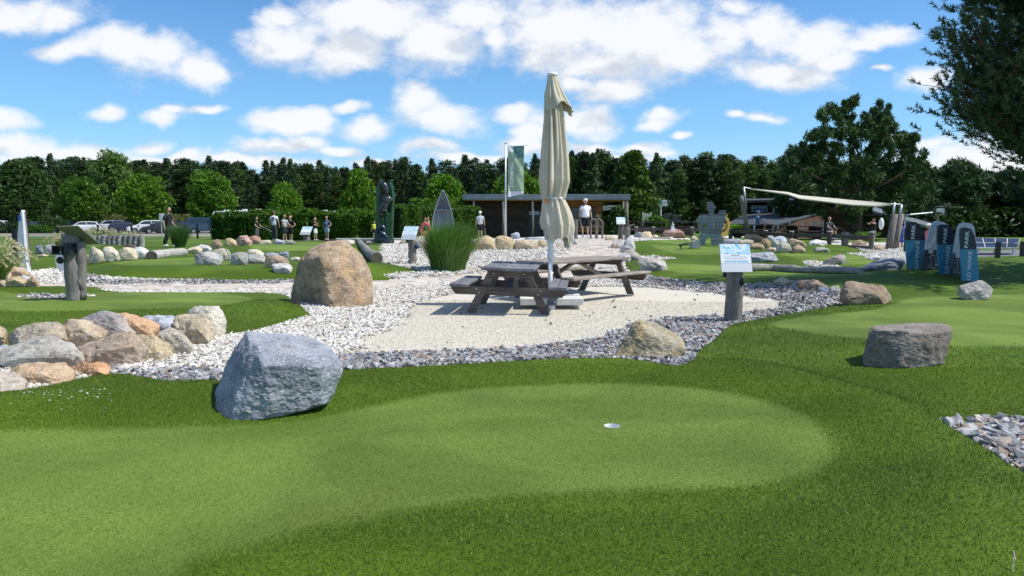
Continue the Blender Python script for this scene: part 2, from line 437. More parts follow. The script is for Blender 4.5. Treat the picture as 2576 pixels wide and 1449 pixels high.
def HT(x, y):
    s, l = turf_sdf(x, y); e = np.clip((s + .03) / .05, 0, 1); e = e * e * (3 - 2 * e)
    return H0(x, y) + np.where(s > -.03, -.04 + e * (l + .04), -.04) + .004 * perlin(np.stack([x * 2.2, y * 2.2, x * 0], 1)).reshape(x.shape) if x.ndim == 1 else H0(x, y)
def HTm(x, y):                 # height of whatever surface is on top
    x = np.atleast_1d(np.asarray(x, float)); y = np.atleast_1d(np.asarray(y, float))
    s, l = turf_sdf(x, y); return np.where(s > 0, HT(x, y), H0(x, y))
def GT(px, py):                # pixel -> point on the visible surface
    x, y = ground(px, py, HTm); return Vector((x, y, float(HTm(x, y)[0])))
def top(x, y): return float(HTm(x, y)[0])

PATH = spline(wpoly([(1448, 597), (1519, 597), (1545, 610), (1564, 628), (1575, 650), (1562, 668), (1527, 684), (1440, 702), (1362, 708), (1194, 711), (1069, 719), (940, 726), (644, 732), (420, 734), (250, 731), (60, 726), (60, 719), (250, 719), (420, 717), (644, 715),
    (940, 707), (1069, 699), (1194, 690), (1270, 679), (1330, 664), (1385, 650), (1431, 627)]), 3)
PATH2 = wpoly([(85, 672), (226, 668), (226, 675), (85, 680)])
SAND = spline(wpoly([(852, 893), (905, 872), (900, 850), (965, 838), (1000, 812), (1030, 775), (1060, 757), (1130, 742), (1230, 733), (1330, 728), (1500, 722), (1640, 724), (1800, 738), (1900, 748), (1968, 758), (1962, 775), (1890, 788), (1760, 800), (1640, 808), (1560, 832), (1500, 856), (1400, 868), (1300, 880), (1100, 887), (950, 893)]), 4)
GREY = [spline(wpoly(p), 3) for p in (
    [(845, 945), (850, 890), (950, 888), (1100, 884), (1300, 874), (1480, 852), (1560, 828), (1640, 806), (1760, 798), (1890, 786), (1962, 772), (1960, 757), (1800, 737), (1640, 722), (1560, 716), (1560, 695), (1610, 690), (1760, 708), (1960, 712), (2140, 740), (2200, 760), (1850, 830), (1760, 925), (1500, 920), (1100, 940)],
    [(270, 975), (290, 930), (350, 938), (545, 930), (580, 975)],
    [(214, 704), (420, 706), (730, 703), (900, 703), (960, 705), (730, 716), (420, 716), (214, 716)],
    [(2340, 1040), (2576, 1040), (3000, 1030), (3300, 1600), (2576, 1230)],
    [(40, 747), (180, 743), (215, 760), (80, 760)],
    [(185, 700), (200, 685), (260, 686), (262, 700)],
    [(2455, 646), (2454, 632), (2600, 628), (2900, 630), (2900, 650)])]
def classify(x, y):            # 0 white pebbles 1 grey 2 sand 3 path 4 meadow 5 car park
    c = np.zeros(x.shape, int)
    u = x / np.maximum(y, .1)
    mead = (y > 48) | ((u < -.18) & (y > 27)) | ((u < -.40) & (y > 24)) | ((u > .2) & (y > 40)) | (u > .62) & (y > 24) | (u < -.75)
    c[mead] = 4
    for gp in GREY: c[inside_poly(x, y, gp)] = 1
    c[inside_poly(x, y, SAND)] = 2
    c[inside_poly(x, y, PATH) | inside_poly(x, y, PATH2)] = 3
    c[(y > 76) & (y < 118) & (x < 2)] = 5
    c[(u < -.50) & (y > 60) & (y < 66)] = 5
    return c
def grid(u0, u1, du, ys):
    us = np.arange(u0, u1, du); Yg, Ug = np.meshgrid(ys, us, indexing='ij'); X = (Ug * (Yg + 1.2)); n, m = X.shape
    idx = np.arange(n * m).reshape(n, m)
    Fc = np.stack([idx[:-1, :-1], idx[:-1, 1:], idx[1:, 1:], idx[1:, :-1]], -1).reshape(-1, 4)
    return X.ravel(), Yg.ravel(), Fc
def rows(y0, y1, k, lo, hi):
    r = [y0]
    while r[-1] < y1: r.append(r[-1] + min(hi, max(lo, r[-1] ** 2 / k)))
    return np.array(r)

# ground material: one sheet, each region with its own gravel or grass, borders broken up by noise
m_ground, t, b = newmat('ground_mix'); pos = t.add('ShaderNodeNewGeometry').outputs['Position']
def A_(nm): return t.add('ShaderNodeAttribute', attribute_name=nm).outputs['Fac']
n_f = t.noise(pos, 90, 5, .7); n_m = t.noise(pos, 9, 4, .6); n_l = t.noise(pos, .8, 4)
vor = t.add('ShaderNodeTexVoronoi', {'Scale': 150.0}); t.l.new(pos, vor.inputs['Vector'])
vorc = t.add('ShaderNodeSeparateColor', {'Color': vor.outputs['Color']}).outputs[0]
sandc = t.ramp(vorc, [(0, (.40, .36, .29)), (.25, (.53, .49, .40)), (.6, (.61, .57, .47)), (.85, (.70, .66, .56)), (1, (.36, .34, .30))])
sandc = t.mix(t.smooth(n_l, .35, .75, 0, .35), sandc, (.56, .51, .41))
vor2 = t.add('ShaderNodeTexVoronoi', {'Scale': 26.0}); t.l.new(pos, vor2.inputs['Vector'])
v2c = t.add('ShaderNodeSeparateColor', {'Color': vor2.outputs['Color']}).outputs[0]
whitec = t.ramp(v2c, [(0, (.34, .32, .28)), (.4, (.55, .53, .49)), (1, (.72, .71, .68))])
greyc = t.ramp(v2c, [(0, (.06, .065, .08)), (.5, (.16, .17, .20)), (.85, (.27, .27, .29)), (1, (.30, .22, .16))])
n_g = t.noise(t.vmath('MULTIPLY', pos, (1, .4, 1)), 6, 5, .7)
grassc = t.ramp(n_g, [(.3, (.035, .085, .012)), (.5, (.085, .15, .025)), (.65, (.14, .18, .045)), (.8, (.24, .23, .09))])
grassc = t.mix(t.smooth(t.noise(pos, .12, 3), .45, .7, 0, .5), grassc, (.16, .20, .05))
parkc = t.mix(n_m, (.20, .19, .17), (.34, .32, .29))
base = t.mix(A_('sand'), whitec, sandc); base = t.mix(A_('grey'), base, greyc)
base = t.mix(A_('path'), base, (.42, .38, .33)); base = t.mix(A_('mead'), base, grassc); base = t.mix(A_('park'), base, parkc)
t.l.new(base, b.inputs['Base Color']); b.inputs['Roughness'].default_value = .95; b.inputs['Specular IOR Level'].default_value = .15
hgt = t.math('ADD', t.math('MULTIPLY', vor.outputs['Distance'], -.6), t.math('MULTIPLY', n_f, .6))
t.l.new(t.bump(hgt, .45, .008), b.inputs['Normal'])

gy = np.concatenate([rows(.3, 60, 420, .05, .4), 60 * 1.07 ** np.arange(1, 58)])
gx, gyy, gf = grid(-1.35, 1.35, .009, gy)
cls = classify(gx, gyy)
# thin band where turf lies over it keeps the gravel colour
V = np.stack([gx, gyy, H0(gx, gyy)], 1)
me = npmesh('ground', V, gf, m_ground, True, {'sand': cls == 2, 'grey': cls == 1, 'path': cls == 3, 'mead': cls == 4, 'park': cls == 5})
tag(link('ground', me), None, None, kind='structure')
mb = MB(); mb.raw([(-3000, -1500, -.9), (3000, -1500, -.9), (3000, 4000, -.9), (-3000, 4000, -.9)], [(0, 1, 2, 3)])
m_far, t, b = newmat('far_field'); pos = t.add('ShaderNodeNewGeometry').outputs['Position']
t.l.new(t.ramp(t.noise(pos, .5, 5), [(.3, (.05, .10, .02)), (.7, (.13, .17, .04))]), b.inputs['Base Color']); b.inputs['Roughness'].default_value = 1
tag(mb.build('terrain', m_far), None, None, kind='structure')

# synthetic turf
def turf_material(name, kind):
    m, t, b = newmat(name); pos = t.add('ShaderNodeNewGeometry').outputs['Position']
    at_ = t.add('ShaderNodeAttribute', attribute_name='putt').outputs['Fac']
    n1 = t.noise(pos, 160, 3, .7); n2 = t.noise(pos, 45, 4, .7); n3 = t.noise(pos, 1.3, 4); n4 = t.noise(pos, 7, 4)
    edge = t.smooth(t.math('MULTIPLY_ADD', t.math('SUBTRACT', n4, .5), .14, at_), -.07, .09)
    mixn = t.math('ADD', t.math('MULTIPLY', n1, .55), t.math('MULTIPLY', n2, .45))
    fr = t.ramp(mixn, [(.34, (.024, .048, .003)), (.48, (.066, .114, .008)), (.60, (.112, .178, .014)), (.72, (.17, .26, .04))])
    pu = t.ramp(mixn, [(.34, (.072, .115, .016)), (.48, (.138, .200, .036)), (.60, (.185, .258, .052)), (.72, (.23, .33, .09))])
    c = t.mix(edge, fr, pu)
    c = t.mix(t.smooth(n3, .35, .7, 0, .28), c, (.060, .125, .010)); turf_tone = t.smooth(t.noise(t.vmath('MULTIPLY', pos, (.45, .75, 1)), 1.0, 3, .5, distortion=.6), .36, .64, .76, 1.12); c = t.vmath('SCALE', c); t.l.new(turf_tone, [q for q in t.n if q.bl_idname == 'ShaderNodeVectorMath' and q.operation == 'SCALE'][-1].inputs[3])  # broad random patches, darker and lighter, over all the turf
    t.l.new(c, b.inputs['Base Color']); b.inputs['Roughness'].default_value = .75; b.inputs['Specular IOR Level'].default_value = .12
    b.inputs['Sheen Weight'].default_value = .0; b.inputs['Sheen Roughness'].default_value = .4
    t.l.new(t.bump(mixn, .9, .012), b.inputs['Normal'])
    return m
m_turf = turf_material('synthetic_turf', 0)
ty = rows(1.2, 46, 1100, .022, .13)
tx, tyy, tf = grid(-.95, .95, .0036, ty)
s_, _ = turf_sdf(tx, tyy)
keep = (s_[tf] > -.06).any(1)
hd = np.hypot(tx - HOLE[0], tyy - HOLE[1]); keep &= ~(hd[tf] < .058).all(1)
tf = tf[keep]; used = np.unique(tf); remap = np.zeros(len(tx), int); remap[used] = np.arange(len(used)); tf = remap[tf]
tx, tyy = tx[used], tyy[used]
# pull the ring round the cup onto a true circle
hd = np.hypot(tx - HOLE[0], tyy - HOLE[1]); near = hd < .075
k = np.where(near & (hd > 1e-6), np.maximum(1, .056 / np.maximum(hd, 1e-6)), 1)
tx2 = HOLE[0] + (tx - HOLE[0]) * k; ty2 = HOLE[1] + (tyy - HOLE[1]) * k
V = np.stack([tx2, ty2, HT(tx2, ty2)], 1)
me = npmesh('putting_green', V, tf, m_turf, True, {'putt': putt_mask(tx2, ty2)})
tag(link('putting_green', me), None, None, kind='structure')
hz_ = top(*HOLE)
m_white = simple('white_plastic', (.8, .8, .78), .45)
cup = thing('hole_cup', 'small white golf cup sunk in the near putting surface', 'golf hole', (HOLE[0], HOLE[1], hz_))
mb = MB(); n = 28
ring = lambda r, z: [(r * math.cos(2 * math.pi * i / n), r * math.sin(2 * math.pi * i / n), z) for i in range(n)]
vv = ring(.0565, .001) + ring(.054, -.004) + ring(.0535, -.11); ff = []
for a in (0, n):
    for i in range(n): ff.append((a + i, a + (i + 1) % n, a + n + (i + 1) % n, a + n + i))
mb.raw(vv, ff + [tuple(range(2 * n, 3 * n))]); mb.build('cup_liner', m_white, cup)

# turf blades in the foreground
def blades(name, N, y0, y1, fringe, length, width, mat, dens_pow=1.0):
    y = y0 + (y1 - y0) * rng.random(N * 2) ** dens_pow; u = (rng.random(N * 2) * 2 - 1) * .86
    x = u * y; keep = rng.random(N * 2) < y / y1; x, y = x[keep][:N], y[keep][:N]
    s, _ = turf_sdf(x, y); pm = putt_mask(x, y) + rng.normal(0, .05, len(x))
    ok = (s > .0) & ((pm < 0) if fringe else (pm > 0)) & (np.hypot(x - HOLE[0], y - HOLE[1]) > .062)
    x, y = x[ok], y[ok]; n = len(x); z = HT(x, y) - .002
    a = rng.random(n) * 6.283; L = length * (.6 + .8 * rng.random(n)); tilt = rng.random(n) * 1.05 + .15; wv = width * (.7 + .6 * rng.random(n))
    b0 = np.stack([x, y, z], 1); sd_ = np.stack([np.cos(a), np.sin(a), 0 * a], 1) * wv[:, None] / 2
    a2 = rng.random(n) * 6.283
    tip = b0 + np.stack([np.cos(a2) * np.sin(tilt) * L, np.sin(a2) * np.sin(tilt) * L, np.cos(tilt) * L], 1)
    V = np.stack([b0 - sd_, b0 + sd_, tip], 1).reshape(-1, 3)
    me = npmesh(name, V, np.arange(n * 3).reshape(-1, 3), mat)
    return link(name, me)
def blade_mat(name, stops):
    m, t, b = newmat(name); r = t.add('ShaderNodeNewGeometry').outputs['Random Per Island']
    c = t.ramp(r, stops)
    t.l.new(c, b.inputs['Base Color']); b.inputs['Roughness'].default_value = .55; b.inputs['Specular IOR Level'].default_value = .2
    return m
m_bf = blade_mat('fringe_fibre', [(0, (.032, .064, .003)), (.4, (.072, .126, .008)), (.8, (.130, .200, .016)), (1, (.23, .34, .07))])
m_bp = blade_mat('putting_fibre', [(0, (.072, .120, .014)), (.5, (.142, .208, .034)), (1, (.21, .31, .07))])
tag(blades('turf_fibres', 400000, 2.7, 6.6, True, .018, .0032, m_bf), 'longer dark green fibres of the artificial turf fringe', 'turf', kind='stuff')
tag(blades('turf_fibres', 150000, 6.6, 12, True, .026, .006, m_bf), 'dark green turf fibres on the banks farther back', 'turf', kind='stuff')
tag(blades('short_turf_fibres', 240000, 2.7, 6.0, False, .011, .0030, m_bp), 'short curled pale green fibres of the putting surface', 'turf', kind='stuff')

# ------------------------------------------------------------------ loose stones
_ico = []
ph = (1 + 5 ** .5) / 2
for a in (-1, 1):
    for b_ in (-ph, ph): _ico += [(0, a, b_), (a, b_, 0), (b_, 0, a)]
_ico = np.array(_ico); _ico /= np.linalg.norm(_ico[0])
_bm = bmesh.new(); [_bm.verts.new(p) for p in _ico]; bmesh.ops.convex_hull(_bm, input=_bm.verts); _bm.verts.ensure_lookup_table()
_icoF = np.array([[v.index for v in f.verts] for f in _bm.faces]); _icoV = np.array([v.co[:] for v in _bm.verts]); _bm.free()
_octV = np.array([(1, 0, 0), (-1, 0, 0), (0, 1, 0), (0, -1, 0), (0, 0, 1), (0, 0, -1)], float)
_octF = np.array([(0, 2, 4), (2, 1, 4), (1, 3, 4), (3, 0, 4), (2, 0, 5), (1, 2, 5), (3, 1, 5), (0, 3, 5)])
def stones(name, x, y, size, mat, jit=.22, flat_=.6, base='ico', hf=None, zoff=.0):
    bv, bf = (_icoV, _icoF) if base == 'ico' else (_octV, _octF); n = len(x)
    V = np.repeat(bv[None], n, 0) * (1 + rng.normal(0, jit, (n, len(bv), 1)))
    sc_ = size[:, None] * np.stack([.8 + .5 * rng.random(n), .6 + .4 * rng.random(n), flat_ * (.7 + .5 * rng.random(n))], 1) / 2
    V = V * sc_[:, None, :]
    a = rng.random(n) * 6.283; ti = rng.normal(0, .35, (n, 2))
    ca, sa = np.cos(a), np.sin(a); z0 = V[..., 2] + V[..., 0] * ti[:, 0:1] + V[..., 1] * ti[:, 1:2]
    X = V[..., 0] * ca[:, None] - V[..., 1] * sa[:, None]; Yv = V[..., 0] * sa[:, None] + V[..., 1] * ca[:, None]
    h = (hf or H0)(x, y)
    V = np.stack([X + x[:, None], Yv + y[:, None], z0 + (h + size * .12 + rng.random(n) * size * .35 + zoff)[:, None]], -1).reshape(-1, 3)
    Fc = (bf[None] + (np.arange(n) * len(bv))[:, None, None]).reshape(-1, 3)
    return npmesh(name, V, Fc, mat)
def stone_mat(name, stops, rough=.85):
    m, t, b = newmat(name); r = t.add('ShaderNodeNewGeometry').outputs['Random Per Island']; pos = t.add('ShaderNodeNewGeometry').outputs['Position']
    c = t.ramp(r, stops); nz = t.noise(pos, 60, 3)
    c = t.mix(t.smooth(nz, .4, .75, 0, .35), c, t.vmath('MULTIPLY', c, (.6, .6, .62)))
    t.l.new(c, b.inputs['Base Color']); b.inputs['Roughness'].default_value = rough; b.inputs['Specular IOR Level'].default_value = .2
    return m
m_wst = stone_mat('white_pebble', [(0, (.32, .29, .25)), (.15, (.48, .45, .40)), (.55, (.62, .59, .54)), (.9, (.74, .72, .67)), (.97, (.60, .50, .38)), (1, (.30, .29, .28))])
m_gst = stone_mat('crushed_grey_stone', [(0, (.08, .082, .09)), (.25, (.19, .192, .20)), (.5, (.32, .322, .33)), (.78, (.47, .47, .47)), (.88, (.24, .17, .13)), (.94, (.40, .32, .24)), (1, (.58, .57, .55))])
def scatter(N, y0, y1, want, umax=.80, turf_gap=-.005, pw=1.0, u0=None):
    y = y0 + (y1 - y0) * rng.random(N) ** pw; u = (rng.random(N) * 2 - 1) * umax if u0 is None else u0 + (umax - u0) * rng.random(N)
    x = u * y; ok = rng.random(N) < y / y1; x, y = x[ok], y[ok]
    wob = .07 * np.sin(x * 7) * np.sin(y * 6 + 1) + rng.normal(0, .05, len(x))
    c = classify(x + wob, y + wob * .5); c2 = classify(x, y); s, _ = turf_sdf(x, y)
    ok = (c == want) & (c2 != 3) & (s < turf_gap); return x[ok], y[ok]
for (N, y0, y1, szm, base) in ((60000, 6, 9.5, .052, 'ico'), (150000, 9.5, 17, .062, 'oct'), (150000, 17, 36, .095, 'oct')):
    x, y = scatter(N, y0, y1, 0)
    me = stones('white_pebbles', x, y, szm * (.7 + .6 * rng.random(len(x))), m_wst, .16, .62, base)
    tag(link('white_pebbles', me), 'loose white pebbles ' + {6: 'between the front rocks and the green', 9.5: 'round the brown boulder and path', 17: 'of the bed below the tall grass'}[y0], 'pebbles', kind='stuff')
for (N, y0, y1, szm, base) in ((26000, 3.2, 6.2, .078, 'ico'), (150000, 6.2, 10.5, .056, 'ico'), (150000, 10.5, 20, .075, 'oct')):
    x, y = scatter(int(N * (1.5 if y0 < 4 else 1)), y0, y1, 1, 1.3 if y0 < 4 else .8)
    me = stones('crushed_stones', x, y, szm * (.55 + .8 * rng.random(len(x)) ** 1.3), m_gst, .30, .55, base)
    tag(link('crushed_stones', me), {3.2: 'crushed blue grey stones in the right foreground wedge', 6.2: 'crushed grey stone border in front of the gravel', 10.5: 'crushed grey stones behind the picnic tables'}[y0], 'gravel', kind='stuff')
x, y = scatter(9000, 7.5, 15, 2); k = rng.random(len(x)) < .025
x, y = x[k], y[k]; me = stones('stray_stones', x, y, .03 + .035 * rng.random(len(x)), m_gst, .25, .5)
tag(link('stray_stones', me), 'stray dark stones scattered on the cream gravel', 'gravel', kind='stuff')
m_grit = stone_mat('cream_grit', [(0, (.31, .28, .23)), (.2, (.46, .42, .34)), (.5, (.61, .57, .47)), (1, (.74, .70, .60))])
x, y = scatter(230000, 7, 13, 2); me = stones('fine_gravel', x, y, .007 + .008 * rng.random(len(x)), m_grit, .2, .6, 'oct')
tag(link('fine_gravel', me), 'fine cream gravel under the picnic tables', 'gravel', kind='stuff')

x = rng.normal(0, 1, 900); pp = [GT(q * 300 / 9 + rng.normal(0, 6), 990 + rng.normal(0, 9) - q * 2) for q in range(10)]
xs = np.array([p_[0] for p_ in pp for _ in range(9)]) + rng.normal(0, .12, 90); ys = np.array([p_[1] for p_ in pp for _ in range(9)]) - abs(rng.normal(0, .10, 90))
ok = turf_sdf(xs, ys)[0] > .02; xs, ys = xs[ok], ys[ok]
tag(link('stone_crumbs', stones('stone_crumbs', xs, ys, .006 + .010 * rng.random(len(xs)), m_wst, .2, .6, hf=HT)), 'white stone crumbs lying on the turf below the rock wall', 'gravel', kind='stuff')

# ------------------------------------------------------------------ pavers of the path
m_pav, t, b = newmat('paver'); info = t.add('ShaderNodeObjectInfo').outputs['Random']; isl = t.add('ShaderNodeNewGeometry').outputs['Random Per Island']
oc = t.add('ShaderNodeNewGeometry').outputs['Position']
rr = t.math('FRACT', t.math('ADD', t.math('MULTIPLY', info, 7.3), t.math('MULTIPLY', isl, 1.7)))
c = t.ramp(rr, [(0, (.34, .30, .26)), (.3, (.47, .42, .36)), (.6, (.58, .50, .42)), (.85, (.52, .42, .34)), (1, (.64, .60, .54))])
c = t.mix(t.smooth(t.noise(oc, 12, 5), .4, .7, 0, .4), c, (.40, .37, .33)); t.l.new(c, b.inputs['Base Color']); b.inputs['Roughness'].default_value = .9
t.l.new(t.bump(t.noise(oc, 60, 3), .3, .006), b.inputs['Normal'])
path_root = None
def paver_mesh(L, W):
    mb = MB(); c = .008
    mb.raw([(-L/2, -W/2, 0), (L/2, -W/2, 0), (L/2, W/2, 0), (-L/2, W/2, 0), (-L/2, -W/2, .04), (L/2, -W/2, .04), (L/2, W/2, .04), (-L/2, W/2, .04),
            (-L/2+c, -W/2+c, .048), (L/2-c, -W/2+c, .048), (L/2-c, W/2-c, .048), (-L/2+c, W/2-c, .048)],
           [(0, 1, 5, 4), (1, 2, 6, 5), (2, 3, 7, 6), (3, 0, 4, 7), (4, 5, 9, 8), (5, 6, 10, 9), (6, 7, 11, 10), (7, 4, 8, 11), (8, 9, 10, 11)])
    return mb
pav_sizes = [(.36, .24), (.24, .24), (.30, .24)]
pav_me = [paver_mesh(l - .012, w_ - .012).mesh('paver', m_pav) for l, w_ in pav_sizes]
path_obj = bpy.data.objects.new('path', None); col.objects.link(path_obj); path_obj['kind'] = 'structure'
cand = []
ang = .15; ca, sa = math.cos(ang), math.sin(ang)
for r_ in range(-20, 190):
    p = -26 + rng.random() * .3; v = r_ * .24
    while p < 16:
        k = rng.integers(0, 3); L = pav_sizes[k][0]; cxp, cyp = p + L / 2, v; p += L
        cand.append((cxp * ca - cyp * sa, cxp * sa + cyp * ca + 6, k))
cand = np.array(cand); inn = inside_poly(cand[:, 0], cand[:, 1], PATH) & (turf_sdf(cand[:, 0], cand[:, 1])[0] < -.05) & (np.abs(cand[:, 0] / np.maximum(cand[:, 1], 1)) < .8); cand = cand[inn]
zc = H0(cand[:, 0], cand[:, 1]); e_ = .1
gxn = (H0(cand[:, 0] + e_, cand[:, 1]) - zc) / e_; gyn = (H0(cand[:, 0], cand[:, 1] + e_) - zc) / e_
order = np.argsort(cand[:, 1] - 4 * np.clip(cand[:, 0], -3, 1)); VV = []; FF = []
for rank, i in enumerate(order):
    xx, yv, k = cand[i]; k = int(k)
    nrm = Vector((-gxn[i] + random.uniform(-.008, .008), -gyn[i] + random.uniform(-.008, .008), 1)).normalized()
    M = nrm.to_track_quat('Z', 'Y').to_matrix(); M = M @ Matrix.Rotation(ang + random.uniform(-.01, .01), 3, 'Z')
    if rank < 290:
        o = bpy.data.objects.new('paver', pav_me[k]); col.objects.link(o); o.parent = path_obj
        o.location = (xx, yv, zc[i] - .022); o.rotation_euler = M.to_euler()
    else:
        base_ = len(VV); VV += [tuple(M @ v.co + Vector((xx, yv, zc[i] - .022))) for v in pav_me[k].vertices]
        FF += [tuple(base_ + j for j in pl.vertices) for pl in pav_me[k].polygons]
if FF: o = link('pavers', npmesh('pavers', VV, FF, m_pav), path_obj); o['kind'] = 'stuff'

# ------------------------------------------------------------------ rocks
_icos = {}
def icos(k):
    if k not in _icos:
        bm = bmesh.new(); bmesh.ops.create_icosphere(bm, subdivisions=k, radius=1); bm.verts.ensure_lookup_table()
        _icos[k] = (np.array([v.co[:] for v in bm.verts]), np.array([[v.index for v in f.verts] for f in bm.faces])); bm.free()
    return _icos[k]
def hull_planes(P):
    bm = bmesh.new(); [bm.verts.new(p) for p in P]; bmesh.ops.convex_hull(bm, input=bm.verts)
    bm.normal_update(); out = [(f.normal.copy(), f.normal.dot(f.verts[0].co)) for f in bm.faces if f.calc_area() > 1e-9]; bm.free()
    N = np.array([p[0][:] for p in out]); D = np.array([p[1] for p in out]); s = np.sign(D); s[s == 0] = 1
    return N * s[:, None], np.abs(D)
def rock_material(name, c1, c2, stain, stain_amt, speck, vein=None, bump=.7, strat=0.0, bs=9):
    m, t, b = newmat(name); b.inputs['Roughness'].default_value = .88; b.inputs['Specular IOR Level'].default_value = .2
    oc = t.add('ShaderNodeTexCoord').outputs['Object']; info = t.add('ShaderNodeObjectInfo')
    oc = t.vmath('ADD', oc, t.add('ShaderNodeCombineXYZ', {'X': t.math('MULTIPLY', info.outputs['Random'], 17), 'Z': t.math('MULTIPLY', info.outputs['Random'], 9)}).outputs[0])
    st = t.vmath('MULTIPLY', oc, (1, 1, 1 + strat * 3))
    n1 = t.noise(st, 2.6, 6, .65); n2 = t.noise(st, 9, 6, .7); n3 = t.noise(oc, 38, 5, .8); n4 = t.noise(t.vmath('ADD', oc, (5, 2, 1)), 3.3, 5, .6)
    ms = t.add('ShaderNodeTexVoronoi', {'Scale': 2.2}, feature='DISTANCE_TO_EDGE'); t.l.new(t.vmath('ADD', st, t.vmath('MULTIPLY', t.noise(st, 4, 3, out='Color'), (.5, .5, .5))), ms.inputs['Vector'])
    c = t.mix(t.smooth(n1, .36, .64), c1, c2)
    c = t.mix(t.smooth(n4, .50, .66, 0, stain_amt), c, stain)
    c = t.mix(t.smooth(n2, .50, .70, 0, .6), c, tuple(k * .45 for k in c1))
    c = t.mix(t.smooth(n3, .54, .66, 0, .85), c, speck)
    c = t.mix(t.smooth(n3, .46, .34, 0, .65), c, tuple(k * .3 for k in c1))
    c = t.mix(t.smooth(ms.outputs[0], .012, .0, 0, .30), c, vein or tuple(k * .3 for k in c1))
    c = t.mix(1, c, t.vmath('SCALE', info.outputs['Color']), 'MULTIPLY'); [nd for nd in t.n if nd.bl_idname == 'ShaderNodeVectorMath' and nd.operation == 'SCALE'][-1].inputs[3].default_value = 1.22
    t.l.new(c, b.inputs['Base Color'])
    h = t.math('ADD', t.math('MULTIPLY', n2, 1.0), t.math('MULTIPLY', n3, .45))
    h = t.math('ADD', h, t.smooth(ms.outputs[0], .0, .03, 0, .12))
    t.l.new(t.bump(h, bump, .05), b.inputs['Normal'])
    return m
RM = {
 'slate': rock_material('blue_grey_slate', (.19, .205, .24), (.33, .35, .385), (.27, .26, .24), .5, (.52, .54, .57), (.06, .065, .08), strat=.3),
 'tan': rock_material('tan_sandstone', (.29, .23, .17), (.44, .37, .28), (.40, .28, .15), .45, (.62, .54, .40)),
 'cream': rock_material('cream_speckled_rock', (.34, .31, .265), (.52, .49, .43), (.44, .34, .21), .4, (.74, .71, .64), (.10, .09, .07)),
 'grey': rock_material('grey_rock', (.25, .24, .23), (.42, .41, .39), (.40, .33, .24), .4, (.60, .59, .56)),
 'orange': rock_material('orange_rock', (.36, .24, .14), (.50, .36, .23), (.50, .27, .11), .45, (.72, .58, .42)),
 'brown': rock_material('brown_rock', (.14, .11, .085), (.27, .22, .17), (.36, .25, .13), .5, (.45, .38, .29)),
 'white': rock_material('white_quartz_rock', (.50, .49, .47), (.70, .69, .67), (.50, .42, .30), .3, (.80, .79, .77)),
 'red': rock_material('reddish_rock', (.28, .16, .12), (.42, .28, .23), (.45, .30, .20), .5, (.60, .50, .44)),
 'lichen': rock_material('lichen_rock', (.18, .165, .135), (.32, .30, .26), (.34, .25, .12), .55, (.56, .53, .44)),
}
TR = {'A': (0, 660.4, .25), 'B': (0, 352.2, .25), 'C': (566, 352.2, .25), 'D': (1069.1, 352.2, .25), 'E': (1069.1, 566, .25), 'F': (1509.4, 597.5, .25),
      'G': (1572.3, 377.3, .1953), 'H': (2012.5, 377.3, .2187), 'I': (1932, 723.2, .3368), 'J': (503.1, 723.2, .25), 'K': (1710.6, 490.5, .1302),
      'L': (528.3, 515.7, .1172), 'M': (276.7, 515.7, .1172), 'N': (1496.8, 490.5, .1302), 'O': (0, 528.3, .1172), 'P': (0, 0, 1)}
def hull_rock(pts, name, label, mat, sub=4, sharp=60, amp=.05, freq=3.0, color=(1, 1, 1), group=None, seed=0, base=None, ledge=0.0, cuts=0):
    P = np.array([tuple(p) for p in pts]); c = (P.min(0) + P.max(0)) / 2; c = (c + P.mean(0)) / 2; size = np.ptp(P, 0)
    N, D = hull_planes([tuple(p) for p in (P - c)])
    rs_ = np.random.default_rng(seed + 5); PC = P - c
    if cuts:
        nn_ = rs_.normal(size=(cuts, 3)); nn_[:, 1] = -np.abs(nn_[:, 1]) * 1.2; nn_ /= np.linalg.norm(nn_, axis=1)[:, None]
        sup = (PC @ nn_.T).max(0); N = np.concatenate([N, nn_]); D = np.concatenate([D, sup * rs_.uniform(.78, .93, cuts)])
    dirs, F_ = icos(sub); ds = dirs * size / size.max(); ds /= np.linalg.norm(ds, axis=1)[:, None]
    q = np.maximum(ds @ N.T, 0) / np.maximum(D, 1e-4)[None]
    r = 1 / (np.sum(q ** sharp, 1) ** (1 / sharp))
    V = ds * r[:, None]; S = size.mean()
    off = seed * 7.31 + c
    q1 = V / S * freq + off
    dsp = amp * S * (fbm(q1 * 2.2, 5, .62) * .75)
    # angular chips: quantised noise gives broken ledges
    ch = fbm(q1 * 1.1 + 40, 3, .5); dsp += amp * S * .7 * np.floor(ch * 6) / 6
    if ledge: dsp += ledge * S * (np.abs(((V[:, 2] / S * 6 + fbm(q1 * .5, 2) * 2) % 1) - .5) - .25)
    V = V * (1 + dsp / np.maximum(r, 1e-3) )[:, None]
    bz = P[:, 2].min() if base is None else base
    o0 = Vector((c[0], c[1], bz))
    me = npmesh(name, V + c - np.array(o0), F_, RM[mat], False)
    o = link(name, me, loc=o0, color=color)
    return tag(o, label, 'rock', group)
_rk = 0
